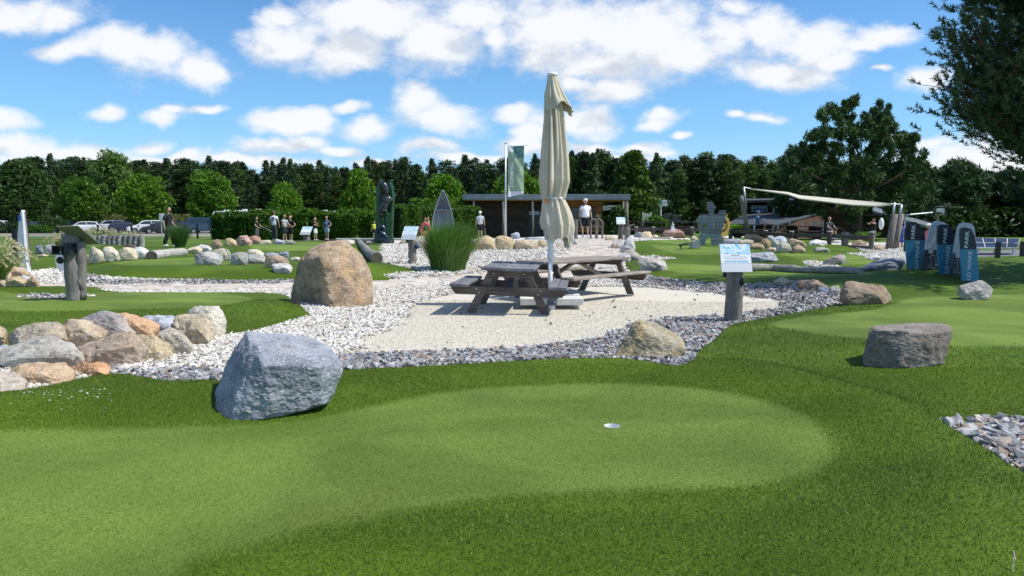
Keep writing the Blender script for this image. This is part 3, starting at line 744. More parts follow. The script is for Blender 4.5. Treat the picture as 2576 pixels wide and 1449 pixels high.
def rock(tr, poly, label, mat, Y=None, th=None, sub=3, amp=.055, color=None, group=None, name='rock', top_back=.5, sink=.03, sharp=110, front=.80, freq=3.0, ledge=.0):
    """Silhouette polygon in picture units; th = depth of the rock in metres."""
    global _rk; _rk += 1; rs = random.Random(_rk * 13)
    ox, oy, k = TR[tr]; pl = [(ox + k * a, oy + k * b) for a, b in poly]
    if Y is None:
        yb = max(p[1] for p in pl); xb = sum(p[0] for p in pl if p[1] > yb - 6) / max(1, sum(1 for p in pl if p[1] > yb - 6))
        Y = GT(xb, yb).y
        W = (max(p[0] for p in pl) - min(p[0] for p in pl)) / F * Y; th = th or W * .62; Yc = Y + th * .35
    else:
        W = (max(p[0] for p in pl) - min(p[0] for p in pl)) / F * Y; th = th or W * .62; Yc = Y
    cx = sum(p[0] for p in pl) / len(pl); cy = sum(p[1] for p in pl) / len(pl); pts = []
    cx = sum(p[0] for p in pl) / len(pl); cy = sum(p[1] for p in pl) / len(pl); pl = [(cx + (x - cx) * (1.12 if tr == 'A' else 1.06), cy + (y - cy) * (1.12 if tr == 'A' else 1.07)) for x, y in pl]
    for (x, y) in pl: pts.append(at(x, y, Yc + rs.uniform(-.12, .12) * th))
    tilt = rs.uniform(-.12, .12)
    x0, x1, y0, y1 = min(p[0] for p in pl), max(p[0] for p in pl), min(p[1] for p in pl), max(p[1] for p in pl)
    for k in range(3):
        u = (.22, .52, .80)[k] + rs.uniform(-.1, .1); v = rs.uniform(.22, .5) if k == 1 else rs.uniform(.45, .82)
        pts.append(at(x0 + (x1 - x0) * u, y0 + (y1 - y0) * v, Yc - th * rs.uniform(.34, .52)))
        pts.append(at(x0 + (x1 - x0) * u, y0 + (y1 - y0) * rs.uniform(.25, .7), Yc + th * rs.uniform(.38, .5)))
    for u in (.15, .5, .85): pts.append(at(x0 + (x1 - x0) * u, y1 + 1, Yc - th * rs.uniform(.26, .44)))
    return hull_rock(pts, name, label, mat, sub, sharp, amp, freq, color, group, _rk, ledge=ledge, cuts=3)
BO = 'boulders of the rock wall at the left front'
WALL = [
 ([(0,640),(60,680),(75,760),(20,850),(-90,850),(-90,650)], 'rounded ochre boulder cut by the left frame edge in the front rock wall', 'tan', 7.9, (1, .95, .85)),
 ([(100,740),(140,680),(300,630),(450,610),(545,605),(600,640),(690,770),(600,800),(430,790),(250,880),(170,900),(110,850)], 'dark speckled flat boulder at the upper left of the front rock wall', 'lichen', 7.75, (1.25, 1.15, 1.05)),
 ([(600,650),(650,600),(790,570),(930,610),(1060,700),(1050,745),(900,860),(780,860),(700,770)], 'rounded tan boulder second from the left in the top row of the front wall', 'tan', 7.85, (1.1, 1.05, 1)),
 ([(820,575),(1080,480),(1180,540),(1290,580),(1400,640),(1350,700),(1080,760),(950,680)], 'mauve grey peaked boulder in the middle of the front wall top row', 'grey', 8.15, (1.0, .95, .95)),
 ([(1170,520),(1250,508),(1480,565),(1580,620),(1590,740),(1540,760),(1450,745),(1380,660),(1280,590)], 'bright orange slanting boulder on top of the front rock wall', 'orange', 8.3, (1.1, 1, .95)),
 ([(1430,545),(1600,530),(1740,540),(1770,600),(1765,665),(1600,700),(1540,620)], 'blue grey block between the orange and tan boulders of the front wall', 'slate', 8.55, (1.25, 1.25, 1.25)),
 ([(1750,570),(1850,535),(1950,530),(2080,580),(2140,700),(2155,800),(2060,880),(1980,890),(1900,760),(1780,660)], 'tall tan and rust boulder near the right end of the front wall', 'cream', 8.35, (.95, .85, .7)),
 ([(1880,540),(1950,460),(2030,445),(2150,470),(2200,445),(2240,490),(2268,580),(2255,750),(2180,785),(2100,720)], 'knobbly cream boulder with a pointed ear at the right end of the wall', 'cream', 8.85, (1.05, 1.05, 1.0)),
 ([(-100,960),(-60,850),(60,835),(130,885),(30,1010),(-60,1040)], 'small blue grey stone low at the left frame edge in the wall', 'slate', 7.45, (1.2, 1.2, 1.2)),
 ([(-60,1060),(10,985),(280,840),(450,750),(600,760),(740,860),(850,1000),(840,1030),(600,1040),(350,1050),(100,1080)], 'broad grey and buff boulder in the lower left of the front wall', 'cream', 7.1, (.85, .85, .85)),
 ([(780,870),(1050,780),(1300,700),(1380,750),(1460,870),(1500,1060),(1420,1112),(1150,1105),(900,1010)], 'largest beige brown flat faced boulder of the front rock wall', 'tan', 7.2, (1.0, .98, 1.02)),
 ([(1370,770),(1400,730),(1550,740),(1680,820),(1750,960),(1750,1020),(1600,1062),(1500,1055),(1450,900)], 'yellowish speckled boulder right of the large beige one in the wall', 'cream', 7.45, (1.0, .92, .72)),
 ([(1600,700),(1690,660),(1840,720),(1930,850),(1985,945),(1880,990),(1760,1005),(1740,890),(1660,790)], 'grey beige rounded boulder leaning right in the front wall', 'cream', 7.75, (.85, .82, .76)),
 ([(120,1100),(200,1030),(400,1010),(640,1010),(740,1100),(745,1190),(540,1265),(330,1305),(230,1210)], 'thick orange brown slab at the foot of the front rock wall', 'orange', 6.45, (.95, .98, 1.0)),
 ([(720,1055),(850,1010),(1060,1020),(1130,1090),(1130,1150),(1000,1170),(900,1205),(760,1185)], 'small flat orange slab at the right foot of the front wall', 'orange', 6.75, (1.15, 1.0, .95)),
 ([(-120,1110),(150,1105),(250,1200),(310,1315),(150,1375),(-120,1410)], 'mauve beige boulder in the bottom left corner of the wall', 'cream', 6.05, (.82, .76, .72)),
]
for poly, lab, mt, Y, cc in WALL: rock('A', poly, lab, mt, Y, th=.55, sub=4, color=cc, group=BO, amp=.06)

# the four feature boulders
def feature(tr, pts, label, mat, Yf, **kw):
    ox, oy, k = TR[tr]
    return hull_rock([at(ox + k * a, oy + k * b, Yf + d) for a, b, d in pts], 'boulder', label, mat, 6 if tr == 'J' else 5, **kw)
yb = GT(640, 1050).y
feature('J', [(470,450,.62),(1040,472,.80),(1300,590,.70),(510,560,.16),(1360,640,.44),(1455,775,.34),(1445,865,.30),(1300,1190,.22),(1235,1235,.10),(750,1320,-.08),(300,1355,-.06),(200,1340,.06),(175,1250,.16),(130,1080,.46),(260,755,.60),(640,790,-.04),(1180,800,.0),(300,1330,.6),(1200,1200,.6)],
        'large blue grey slate boulder standing on the fringe of the near green', 'slate', yb, sharp=140, amp=.030, freq=2.6, seed=11, color=(1.0, 1.0, 1.0), cuts=4)
yb = GT(860, 775).y
feature('P', [(750,655,.62),(768,634,.66),(822,606,.85),(866,602,.95),(890,640,.55),(920,655,.60),(938,690,.55),(942,778,.42),(934,788,.16),(838,792,-.20),(727,776,.70),(731,735,.75),(806,646,-.16),(826,660,-.14),(840,648,-.02),(760,740,1.2),(900,740,1.2),(866,606,1.2),(790,620,1.15)],
        'tallest brown boulder with a dark shaded left face on white pebbles', 'brown', yb, sharp=140, amp=.032, freq=2.6, seed=5, cuts=0, color=(1.45, 1.35, 1.2))
yb = GT(1640, 905).y
feature('F', [(380,820,.30),(440,825,.35),(560,850,.40),(700,930,.40),(800,980,.38),(870,1070,.30),(885,1140,.22),(850,1230,.08),(750,1260,.0),(400,1240,-.04),(140,1215,.06),(135,1170,.15),(230,1060,.25),(340,850,.28),(420,880,.12),(500,1000,.02),(250,1200,-.05),(640,1180,-.03),(700,1000,.14),(500,1100,.75),(750,1150,.7),(300,1150,.6)],
        'olive brown lichen covered boulder in the grey gravel border', 'lichen', yb, sharp=120, amp=.04, freq=3.0, seed=8, cuts=4, color=(1.15, 1.1, .95))
yb = GT(2250, 925).y
feature('I', [(775,290,.35),(880,268,.5),(1100,262,.55),(1310,265,.5),(1378,290,.35),(1370,330,.2),(1340,440,.18),(1338,520,.15),(1320,570,.10),(1080,612,-.02),(900,615,-.02),(705,590,.05),(708,500,.15),(740,370,.2),(830,320,.02),(1000,322,-.02),(1200,340,.0),(1300,330,.10),(1000,590,-.05),(800,450,.6),(1250,450,.6),(1200,580,.55),(850,580,.5)],
        'flat topped dark brown boulder on the right hand green', 'grey', yb, sharp=140, amp=.03, freq=3.0, seed=21, color=(.62, .57, .53))

SC = 'small rocks of the far course'
ROCKS = [  # transform, polygon, label, material, tint
 ('B', [(910,1080),(950,1070),(1060,1150),(1065,1200),(1000,1235),(920,1240),(890,1180)], 'leaning cream slab at the left end of the slab row on the far green', 'cream', (1.15,1.1,1.0)),
 ('B', [(1030,1090),(1060,1070),(1130,1075),(1210,1150),(1215,1195),(1160,1215),(1070,1190)], 'second cream slab of the slab row on the far green', 'cream', (1.2,1.15,1.05)),
 ('B', [(1195,1095),(1230,1080),(1350,1085),(1390,1160),(1385,1195),(1260,1215),(1200,1140)], 'yellowish third slab of the slab row on the far green', 'cream', (1.15,1.1,.9)),
 ('B', [(1340,1080),(1420,1070),(1500,1110),(1505,1180),(1440,1195),(1400,1190)], 'grey white fourth slab of the slab row beside the log', 'white', (.85,.85,.85)),
 ('B', [(860,1150),(915,1165),(920,1235),(860,1240)], 'half hidden tan stone behind the thick signpost', 'tan', (1.2,1.15,1)),
 ('B', [(355,1065),(420,1055),(445,1150),(370,1150)], 'dark blue stone at the left of the planted stone row', 'slate', (.9,.9,.95)),
 ('B', [(440,1060),(560,1045),(600,1100),(590,1155),(470,1155)], 'mottled grey rock below the dry grass clump', 'grey', (1.0,1.0,1.1)),
 ('B', [(560,1055),(640,1055),(640,1150),(570,1150)], 'pale block between dry grass and signpost', 'grey', (1.25,1.2,1.15)),
 ('B', [(360,1175),(440,1145),(490,1165),(470,1180)], 'flat buff stone lying under the planted stone row', 'tan', (1.1,1.1,1)),
 ('B', [(1250,1060),(1290,1050),(1370,1060),(1350,1085),(1260,1085)], 'dark driftwood like stone on top of the slab row', 'brown', (.5,.5,.5)),
 ('B', [(1850,1140),(1930,1080),(1985,1065),(2030,1100),(2040,1120),(1900,1140)], 'low pale ochre stone left of the lone walker path', 'cream', (1.2,1.15,.95)),
 ('B', [(1980,1070),(2020,1045),(2090,1060),(2135,1095),(2120,1120),(2030,1110)], 'white grey jagged stone behind the pale ochre stone', 'white', (.85,.85,.88)),
 ('B', [(2120,1060),(2150,1010),(2200,995),(2240,1050),(2230,1090),(2150,1105)], 'upright brown stone at the left end of the boundary rocks', 'tan', (.85,.8,.75)),
 ('B', [(1955,1140),(2000,1130),(2150,1125),(2240,1160),(2245,1210),(2060,1255),(1980,1255),(1960,1190)], 'grey block with a dark left face on the far left green', 'grey', (1.0,1.0,1.0)),
 ('B', [(2120,1110),(2200,1088),(2290,1095),(2325,1150),(2320,1190),(2250,1215),(2180,1160)], 'round beige rock behind the dark faced grey block', 'cream', (.95,.92,.85)),
 ('C', [(0,985),(60,985),(150,1045),(130,1070),(0,1080)], 'rust streaked stone at the left of the red boundary rocks', 'orange', (1.0,1.1,1.0)),
 ('C', [(105,1010),(150,965),(215,958),(250,1040),(290,1050),(200,1060),(130,1045)], 'reddish grey rock in the boundary row behind the far green', 'red', (1.1,1.1,1.15)),
 ('C', [(240,975),(300,960),(350,975),(365,1020),(340,1045),(270,1045)], 'red brown cubic rock at the boys feet', 'red', (1.1,.95,.9)),
 ('C', [(340,1015),(440,1005),(465,1020),(465,1045),(350,1050)], 'flat cream rock with a red side right of the red block', 'cream', (1.1,1.0,.9)),
 ('C', [(480,1040),(510,995),(540,1000),(610,1035),(600,1048)], 'pointed slate rock in front of the football shirt boy', 'slate', (1.2,1.2,1.25)),
 ('C', [(600,1040),(640,1018),(705,1025),(705,1048),(610,1050)], 'low grey stone left of the sleeper edging', 'grey', (.8,.8,.8)),
 ('C', [(0,1110),(20,1095),(60,1160),(55,1195),(0,1215)], 'grey end stone of the left pair on the far green', 'grey', (1.1,1.1,1.05)),
 ('C', [(60,1150),(90,1130),(220,1128),(240,1180),(230,1245),(60,1255)], 'dark green grey block in the middle group on the far green', 'grey', (.85,.88,.85)),
 ('C', [(200,1130),(240,1098),(300,1100),(345,1105),(400,1150),(390,1180),(250,1160)], 'cream topped boulder behind the middle stone group', 'cream', (1.1,1.05,.95)),
 ('C', [(220,1150),(300,1150),(400,1165),(420,1230),(330,1245),(225,1245)], 'rugged grey boulder beside the dark green block', 'grey', (1.0,1.0,.98)),
 ('C', [(395,1140),(470,1130),(560,1150),(540,1180),(420,1170)], 'flat blue grey stone on top of the middle group', 'slate', (1.1,1.1,1.15)),
 ('C', [(400,1270),(405,1170),(450,1155),(560,1160),(640,1200),(655,1260),(640,1290),(480,1285)], 'brown hollowed rock at the right of the middle group', 'tan', (.8,.75,.7)),
 ('C', [(540,1130),(600,1118),(640,1120),(650,1185),(600,1170)], 'small dark blue stone at the back right of the middle group', 'slate', (.85,.88,.95)),
 ('C', [(470,1260),(500,1240),(640,1240),(685,1300),(600,1335),(560,1340),(490,1290)], 'light two tone stone lying in front of the hollowed rock', 'white', (.85,.85,.85)),
 ('C', [(650,1195),(700,1175),(755,1180),(750,1200),(660,1215)], 'thin flat pale stone behind the tall brown boulder', 'cream', (1.2,1.2,1.15)),
 ('C', [(1110,1010),(1180,1000),(1300,1005),(1310,1045),(1150,1050)], 'pale rock left of the fallen log', 'cream', (1.0,1,.95)),
 ('C', [(1385,1000),(1440,995),(1510,1020),(1505,1050),(1400,1045)], 'pale rock right of the fallen log end', 'cream', (1.05,1,.9)),
 ('C', [(1740,1050),(1780,1010),(1840,1000),(1860,1050)], 'mossy rock left of the slanting information board', 'lichen', (1.2,1.2,1)),
 ('C', [(1880,1000),(1920,970),(2000,970),(2030,1040),(2040,1100),(1950,1095)], 'mossy cream boulder between board and tall grass', 'cream', (.9,.9,.8)),
 ('D', [(460,1110),(480,1050),(560,970),(620,945),(690,980),(710,1080),(700,1105),(560,1115)], 'ochre pointed boulder beside the tall grass in the kiosk row', 'cream', (.95,.82,.6)),
 ('D', [(700,975),(760,962),(860,970),(905,1020),(905,1090),(870,1112),(740,1112),(712,1060)], 'big rounded ochre boulder second in the kiosk row', 'cream', (.98,.84,.6)),
 ('D', [(860,950),(920,928),(945,930),(958,975),(940,995),(890,990)], 'small white topped slate rock behind the kiosk row', 'slate', (1.2,1.2,1.2)),
 ('D', [(905,1010),(960,1000),(1130,1010),(1140,1080),(1110,1100),(960,1110),(900,1090)], 'long greyish ochre boulder third in the kiosk row', 'cream', (.92,.84,.66)),
 ('D', [(990,985),(1020,975),(1200,985),(1220,1010),(1000,1010)], 'flat blue grey slab behind the kiosk boulder row', 'slate', (1.2,1.2,1.25)),
 ('D', [(1130,1010),(1180,1005),(1240,1040),(1235,1085),(1150,1085)], 'ochre boulder at the parasol end of the kiosk row', 'cream', (.9,.78,.55)),
 ('D', [(1310,1055),(1380,1050),(1405,1075),(1320,1080)], 'small flat tan rock right of the parasol pole', 'tan', (1.1,1.0,.9)),
 ('D', [(1480,1010),(1500,990),(1545,1040),(1540,1060),(1480,1060)], 'grey pointed rock at the left edge of the paved path', 'grey', (1.1,1.1,1.1)),
 ('N', [(180,850),(200,770),(300,790),(430,830),(440,880),(250,885)], 'cream flat rock at the right edge of the path top', 'cream', (1.2,1.1,.9)),
 ('N', [(240,1030),(270,990),(310,1000),(310,1035)], 'tiny dark stone at the path edge', 'slate', (.7,.7,.8)),
 ('N', [(300,1000),(340,925),(400,930),(430,960),(400,1030),(310,1035)], 'small rust spotted stone at the right path edge', 'cream', (1,.9,.8)),
 ('N', [(400,935),(480,915),(560,930),(500,1000),(430,1040)], 'low speckled rock at the right path edge', 'grey', (1.2,1.2,1.2)),
 ('N', [(550,950),(600,860),(660,780),(700,790),(750,860),(770,960),(790,1070),(720,1020),(620,960)], 'tall white grey shard at the head of the path rocks', 'white', (.8,.8,.82)),
 ('N', [(480,1020),(540,970),(620,950),(700,960),(780,1060),(780,1110),(700,1060),(560,1060),(530,1110),(490,1080)], 'mottled dark grey boulder below the white shard', 'grey', (.95,.95,.95)),
 ('N', [(560,1060),(640,1050),(740,1070),(850,1140),(880,1200),(820,1260),(700,1230),(600,1130)], 'long brown grey boulder leaning down the path edge', 'grey', (1.0,.93,.88)),
 ('N', [(420,1200),(500,1130),(600,1110),(690,1180),(690,1250),(600,1310),(530,1300)], 'pale grey rounded rock just behind the far picnic table', 'white', (.75,.75,.78)),
 ('F', [(385,240),(440,190),(520,210),(590,240),(660,280),(678,330),(560,335),(420,335)], 'sharp two toned boulder right of the far picnic table', 'grey', (1.05,1.0,.97)),
 ('N', [(60,1400),(120,1360),(320,1350),(300,1420),(100,1440)], 'pale stone seen under the far picnic table', 'white', (.8,.8,.8)),
 ('F', [(1490,160),(1600,160),(1700,145),(1740,150),(1750,195),(1790,225),(1740,240),(1600,250),(1490,235)], 'jagged silver grey driftwood like rock right of the sign board', 'slate', (1.35,1.3,1.3)),
 ('F', [(2230,280),(2300,220),(2420,165),(2465,175),(2482,265),(2350,290)], 'pointed dark slab leaning on the far right green', 'grey', (.8,.78,.76)),
 ('F', [(1720,480),(1760,430),(1830,395),(1890,420),(1900,460),(1800,490)], 'pale lichen stone first in the row beside the right gravel', 'cream', (.85,.85,.75)),
 ('F', [(1800,495),(1840,440),(1950,430),(1990,470),(1900,500)], 'light brown low stone second in the right gravel row', 'tan', (.95,.9,.8)),
 ('F', [(1900,500),(1950,430),(2040,420),(2080,470),(1990,500)], 'grey brown stone third in the right gravel row', 'grey', (.75,.72,.68)),
 ('F', [(1990,510),(2000,440),(2080,425),(2170,425),(2200,470),(2310,500),(2200,545),(2050,535)], 'broad shaded brown stone fourth in the right gravel row', 'tan', (.62,.6,.62)),
 ('F', [(2180,550),(2200,500),(2300,490),(2310,560),(2240,570)], 'small dark blue stone fifth in the right gravel row', 'slate', (.7,.75,.85)),
 ('F', [(2290,560),(2320,500),(2400,478),(2420,520),(2400,600),(2310,590)], 'mottled grey stone sixth in the right gravel row', 'grey', (.85,.85,.8)),
 ('P', [(2113,757),(2118,720),(2130,706),(2160,710),(2210,718),(2240,726),(2243,752),(2190,757),(2140,768)], 'large flat topped brown rock at the end of the right gravel row', 'tan', (.72,.68,.68)),
 ('P', [(2409,738),(2415,718),(2440,712),(2475,704),(2497,728),(2480,755),(2440,752)], 'grey split rock in front of the upright boards', 'grey', (.9,.88,.88)),
 ('H', [(700,1390),(730,1340),(850,1300),(900,1260),(1000,1240),(1180,1250),(1230,1290),(1220,1330),(1000,1370),(800,1395)], 'long dark shaded rock between log and upright boards', 'slate', (.72,.74,.8)),
 ('H', [(770,1250),(850,1205),(930,1235),(900,1260),(790,1262)], 'small pale flat rock before the leaning sail posts', 'white', (.85,.85,.9)),
 ('H', [(850,1090),(900,1085),(950,1110),(970,1170),(880,1165),(850,1130)], 'brown cream rock right of the rail fence', 'tan', (1.0,.95,.85)),
 ('H', [(590,1070),(640,1040),(720,1030),(770,1060),(770,1110),(600,1110)], 'brown rock seen through the rail fence', 'tan', (.8,.75,.7)),
 ('H', [(360,1060),(400,1035),(470,1035),(480,1070)], 'small grey rock between fence and boundary sign', 'grey', (1,1,1)),
 ('H', [(90,1080),(130,1040),(200,1030),(310,1050),(310,1090),(180,1095)], 'white grey flat boulder left of the fence post', 'white', (.95,.96,1.0)),
 ('H', [(150,1150),(180,1120),(260,1115),(330,1160),(355,1180),(250,1172)], 'mottled grey low rock left of the tilted board post', 'grey', (1,1,.95)),
 ('K', [(810,930),(830,870),(900,850),(1180,840),(1190,880),(1110,950),(1050,980),(860,980)], 'dark blue boulder right of the wooden warrior', 'slate', (.85,.88,.92)),
 ('K', [(760,840),(800,800),(900,790),(1040,800),(1050,840),(900,860)], 'low white rock behind the dark blue boulder', 'cream', (1.15,1.15,1.1)),
 ('K', [(1110,950),(1160,880),(1300,855),(1430,870),(1410,920),(1300,985),(1150,985)], 'lichened cream boulder second in the fence pile', 'cream', (.85,.85,.78)),
 ('K', [(1050,740),(1150,735),(1240,760),(1230,790),(1060,780)], 'small blue white rock at the fence foot', 'slate', (1.4,1.4,1.4)),
 ('K', [(1180,800),(1300,790),(1360,820),(1340,840),(1190,830)], 'flat pale rock before the long brown rock', 'cream', (1.1,1.1,1.1)),
 ('K', [(1240,765),(1300,740),(1400,740),(1560,800),(1650,860),(1560,910),(1420,850)], 'long brown leaning rock at the top of the fence pile', 'tan', (.95,.88,.8)),
 ('K', [(1310,1040),(1380,960),(1500,925),(1600,960),(1640,1050),(1450,1055)], 'squat brown boulder at the bottom of the fence pile', 'tan', (.75,.7,.62)),
 ('K', [(1560,900),(1590,840),(1680,830),(1760,890),(1740,960),(1680,1040),(1600,960)], 'rounded tan boulder right of the squat brown one', 'tan', (.95,.88,.78)),
 ('K', [(1690,790),(1780,770),(1810,830),(1750,880),(1700,850)], 'small white grey stone high in the fence pile', 'white', (.8,.8,.85)),
 ('K', [(1760,930),(1790,860),(1880,860),(1930,900),(1900,1010),(1800,1020)], 'round speckled grey boulder in the fence pile', 'grey', (1.0,1.0,.95)),
 ('K', [(1760,850),(1900,795),(2000,800),(2080,870),(2060,930),(1930,890)], 'blue white cracked boulder below the rail', 'slate', (1.35,1.38,1.42)),
 ('K', [(1850,1080),(1880,990),(1930,890),(2030,920),(2110,970),(2160,1110),(1960,1120)], 'large speckled grey boulder at the right of the fence pile', 'grey', (1.1,1.1,1.0)),
 ('K', [(1670,1060),(1740,1010),(1850,1020),(1860,1075),(1760,1085)], 'flat pinkish rock at the foot of the fence pile', 'red', (1.4,1.45,1.5)),
 ('G', [(2135,1320),(2160,1250),(2210,1220),(2270,1235),(2330,1290),(2330,1325),(2200,1330)], 'brown pointed rock alone on the far right green', 'tan', (.9,.82,.75)),
 ('G', [(2090,1160),(2130,1130),(2200,1170),(2350,1240),(2300,1255),(2180,1220)], 'long tan slab sliding down behind the brown rock', 'tan', (1.05,1,.92)),
 ('N', [(740,790),(810,725),(900,705),(920,820),(760,800)], 'dark half of the split stone near the fountain', 'slate', (.7,.75,.75)),
 ('N', [(895,820),(905,715),(1060,700),(1110,790),(1080,820)], 'yellow cream half of the split stone near the fountain', 'orange', (1.3,1.5,1.6)),
 ('N', [(1240,830),(1330,690),(1440,680),(1560,650),(1700,690),(1720,760),(1760,800),(1600,830),(1400,790)], 'big red brown rock the little fountain rises from', 'red', (.85,.8,.8)),
 ('N', [(1080,820),(1110,780),(1200,770),(1220,810)], 'small cream rock left of the fountain rock', 'cream', (1.2,1.15,1)),
 ('N', [(1320,835),(1420,810),(1500,815),(1520,850),(1400,850)], 'flat white stone right below the fountain rock', 'white', (.9,.9,.9)),
 ('N', [(1580,850),(1640,830),(1700,845),(1700,870)], 'tiny pale stone at the far green edge', 'cream', (1.1,1.1,1.0)),
 ('N', [(1690,860),(1740,825),(1835,840),(1835,880)], 'pale stone left of the wooden warrior', 'cream', (1.1,1.1,1.0)),
 ('K', [(200,840),(230,790),(290,790),(340,840),(300,880)], 'cream stone touching the wooden warriors back', 'cream', (1.1,1.0,.9)),
 ('P', [(0,688),(0,676),(20,668),(60,676),(78,690),(60,700),(0,702)], 'long tan stone in the left edge rock heap', 'tan', (1.15,1.05,.95)),
 ('P', [(-30,706),(-10,690),(24,682),(30,690),(10,708)], 'tan stone at the far left of the heap', 'tan', (1.1,1.05,.9)),
 ('P', [(28,690),(36,676),(60,673),(72,685),(62,695),(40,696)], 'mottled tan stone on top of the left edge heap', 'cream', (.9,.85,.7)),
 ('P', [(10,715),(20,697),(48,694),(68,706),(66,721),(20,722)], 'yellowish stone at the bottom of the left edge heap', 'cream', (1.0,.88,.65)),
 ('P', [(-30,722),(-20,706),(10,704),(22,712),(18,722)], 'low buff stone at the frame edge of the heap', 'tan', (1.1,1.1,1)),
 ('P', [(66,719),(70,702),(82,693),(92,702),(101,718),(90,722)], 'smooth brown triangular stone at the right of the heap', 'tan', (.9,.8,.68)),
 ('P', [(50,700),(56,692),(66,694),(70,703),(60,706)], 'small grey white stone inside the left edge heap', 'white', (.8,.8,.85)),
]
for tr, poly, lab, mt, cc in ROCKS:
    rock(tr, poly, lab, mt, None, sub=4 if tr in 'FP' else 3, color=cc, group=SC, amp=.05)

# ------------------------------------------------------------------ foliage
def leaf_mat(name, stops, rough=.55, trans=.25, spec=.25):
    m, t, b = newmat(name); r = t.add('ShaderNodeNewGeometry').outputs['Random Per Island']
    info = t.add('ShaderNodeObjectInfo'); oc = t.add('ShaderNodeTexCoord').outputs['Object']
    k = t.math('ADD', t.math('MULTIPLY', r, .6), t.math('MULTIPLY', t.noise(oc, 1.1, 3), .4))
    c = t.mix(1, t.ramp(k, stops), info.outputs['Color'], 'MULTIPLY')
    t.l.new(c, b.inputs['Base Color']); b.inputs['Roughness'].default_value = rough; b.inputs['Specular IOR Level'].default_value = spec
    if trans:
        tr = t.add('ShaderNodeBsdfTranslucent'); t.l.new(t.mix(1, c, (1.5, 1.6, .7), 'MULTIPLY'), tr.inputs[0])
        mx = t.add('ShaderNodeMixShader', {0: trans}); t.l.new(b.outputs[0], mx.inputs[1]); t.l.new(tr.outputs[0], mx.inputs[2])
        t.l.new(mx.outputs[0], t.n['Material Output'].inputs[0])
    return m
M_PINE = leaf_mat('pine_needles', [(.2, (.013, .032, .013)), (.5, (.030, .062, .022)), (.8, (.065, .11, .036))], trans=.1)
M_BRIGHT = leaf_mat('fresh_leaves', [(.2, (.030, .080, .006)), (.5, (.078, .165, .012)), (.8, (.18, .31, .03))], trans=.35)
M_MID = leaf_mat('mid_green_leaves', [(.2, (.020, .045, .010)), (.5, (.042, .085, .018)), (.8, (.085, .14, .035))], trans=.25)
M_HEDGE = leaf_mat('hedge_leaves', [(.2, (.022, .060, .006)), (.5, (.055, .125, .012)), (.8, (.12, .22, .025))], trans=.25)
M_BARK = simple('bark', (.10, .075, .055), .95, var=.4, vscale=9, bump=.8, bscale=25)
M_PBARK = simple('pine_bark', (.13, .085, .06), .95, var=.4, vscale=5, bump=.8, bscale=18)
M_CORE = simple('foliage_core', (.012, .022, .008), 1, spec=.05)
def rotq(n, r):                # random orthonormal frames
    a = r.normal(size=(n, 3)); a /= np.linalg.norm(a, axis=1)[:, None]
    b = r.normal(size=(n, 3)); b -= (b * a).sum(1)[:, None] * a; b /= np.linalg.norm(b, axis=1)[:, None]
    return a, b
def leaf_quads(C, size, r, elong=1.5, up=None, droop=0.0, w=.5):
    n = len(C); a, b = rotq(n, r)
    if up is not None:
        a = a + up; a /= np.linalg.norm(a, axis=1)[:, None]; b -= (b * a).sum(1)[:, None] * a; b /= np.linalg.norm(b, axis=1)[:, None]
    s = size * (.6 + .8 * r.random(n)); L = (s * elong / 2)[:, None]; W = (s * w / 2)[:, None]
    V = np.stack([C - a * L, C - b * W, C + a * L, C + b * W], 1).reshape(-1, 3)
    return V, np.arange(n * 4).reshape(-1, 4)
def clump_pts(clumps, per, r, shell=(.55, 1.05)):
    out = []
    for (x, y, z, rx, ry, rz) in clumps:
        d_ = r.normal(size=(per, 3)); d_ /= np.linalg.norm(d_, axis=1)[:, None]; k = shell[0] + (shell[1] - shell[0]) * r.random(per) ** .6
        out.append(np.array([x, y, z]) + d_ * k[:, None] * np.array([rx, ry, rz]))
    return np.concatenate(out)
def broadleaf_clumps(h, w_, base, r, n=38, cone=0.0):
    cl = []
    for i in range(n):
        t = (i + .5) / n; z = base + (h - base) * (.08 + .84 * t)
        env = math.sin(math.pi * min(1, (.10 + .88 * t) ** .8)) ** .6 if not cone else (1 - t) ** .75 * 1.05 + .08
        rad = w_ / 2 * env; a = i * 2.4 + r.random() * .8; q = rad * (.35 + .5 * r.random()); s = w_ * (.11 + .09 * r.random()) * (1 if not cone else .55 + .6 * (1 - t))
        cl.append((q * math.cos(a), q * math.sin(a), z, s * 1.15, s * 1.15, s * .85))
    return cl
def tree_parts(name, h, w_, base, mat, leaf, per, n, seed, cone=0.0, bark=M_BARK, elong=1.6):
    r = np.random.default_rng(seed); cl = broadleaf_clumps(h, w_, base, r, n, cone)
    C = clump_pts(cl, per, r); V, Fc = leaf_quads(C, leaf, r, elong, up=np.array([0, 0, -.35]))
    crown = npmesh('crown', V, Fc, mat)
    mb = MB(); mb.tube([(0, 0, -.2), (.03 * w_ * .2, 0, base * .6), (0, .02, base + (h - base) * .35), (.05, .05, h * .8)], [w_ * .035, w_ * .028, w_ * .022, w_ * .006], 7)
    for c in cl[::3]: mb.tube([(0, 0, max(base * .7, c[2] - w_ * .25)), (c[0] * .5, c[1] * .5, c[2] - w_ * .06), (c[0], c[1], c[2])], [w_ * .014, w_ * .008, w_ * .003], 5)
    trunk = mb.mesh('trunk', bark, True)
    return crown, trunk
def plant_tree(parts, loc, label, cat='tree', group=None, name='tree', scale=1, rz=0, color=(1, 1, 1)):
    t_ = thing(name, label, cat, loc, rz, group); t_.scale = (scale,) * 3 if not hasattr(scale, '__len__') else scale
    link('crown', parts[0], t_, color=color); link('trunk', parts[1], t_); return t_

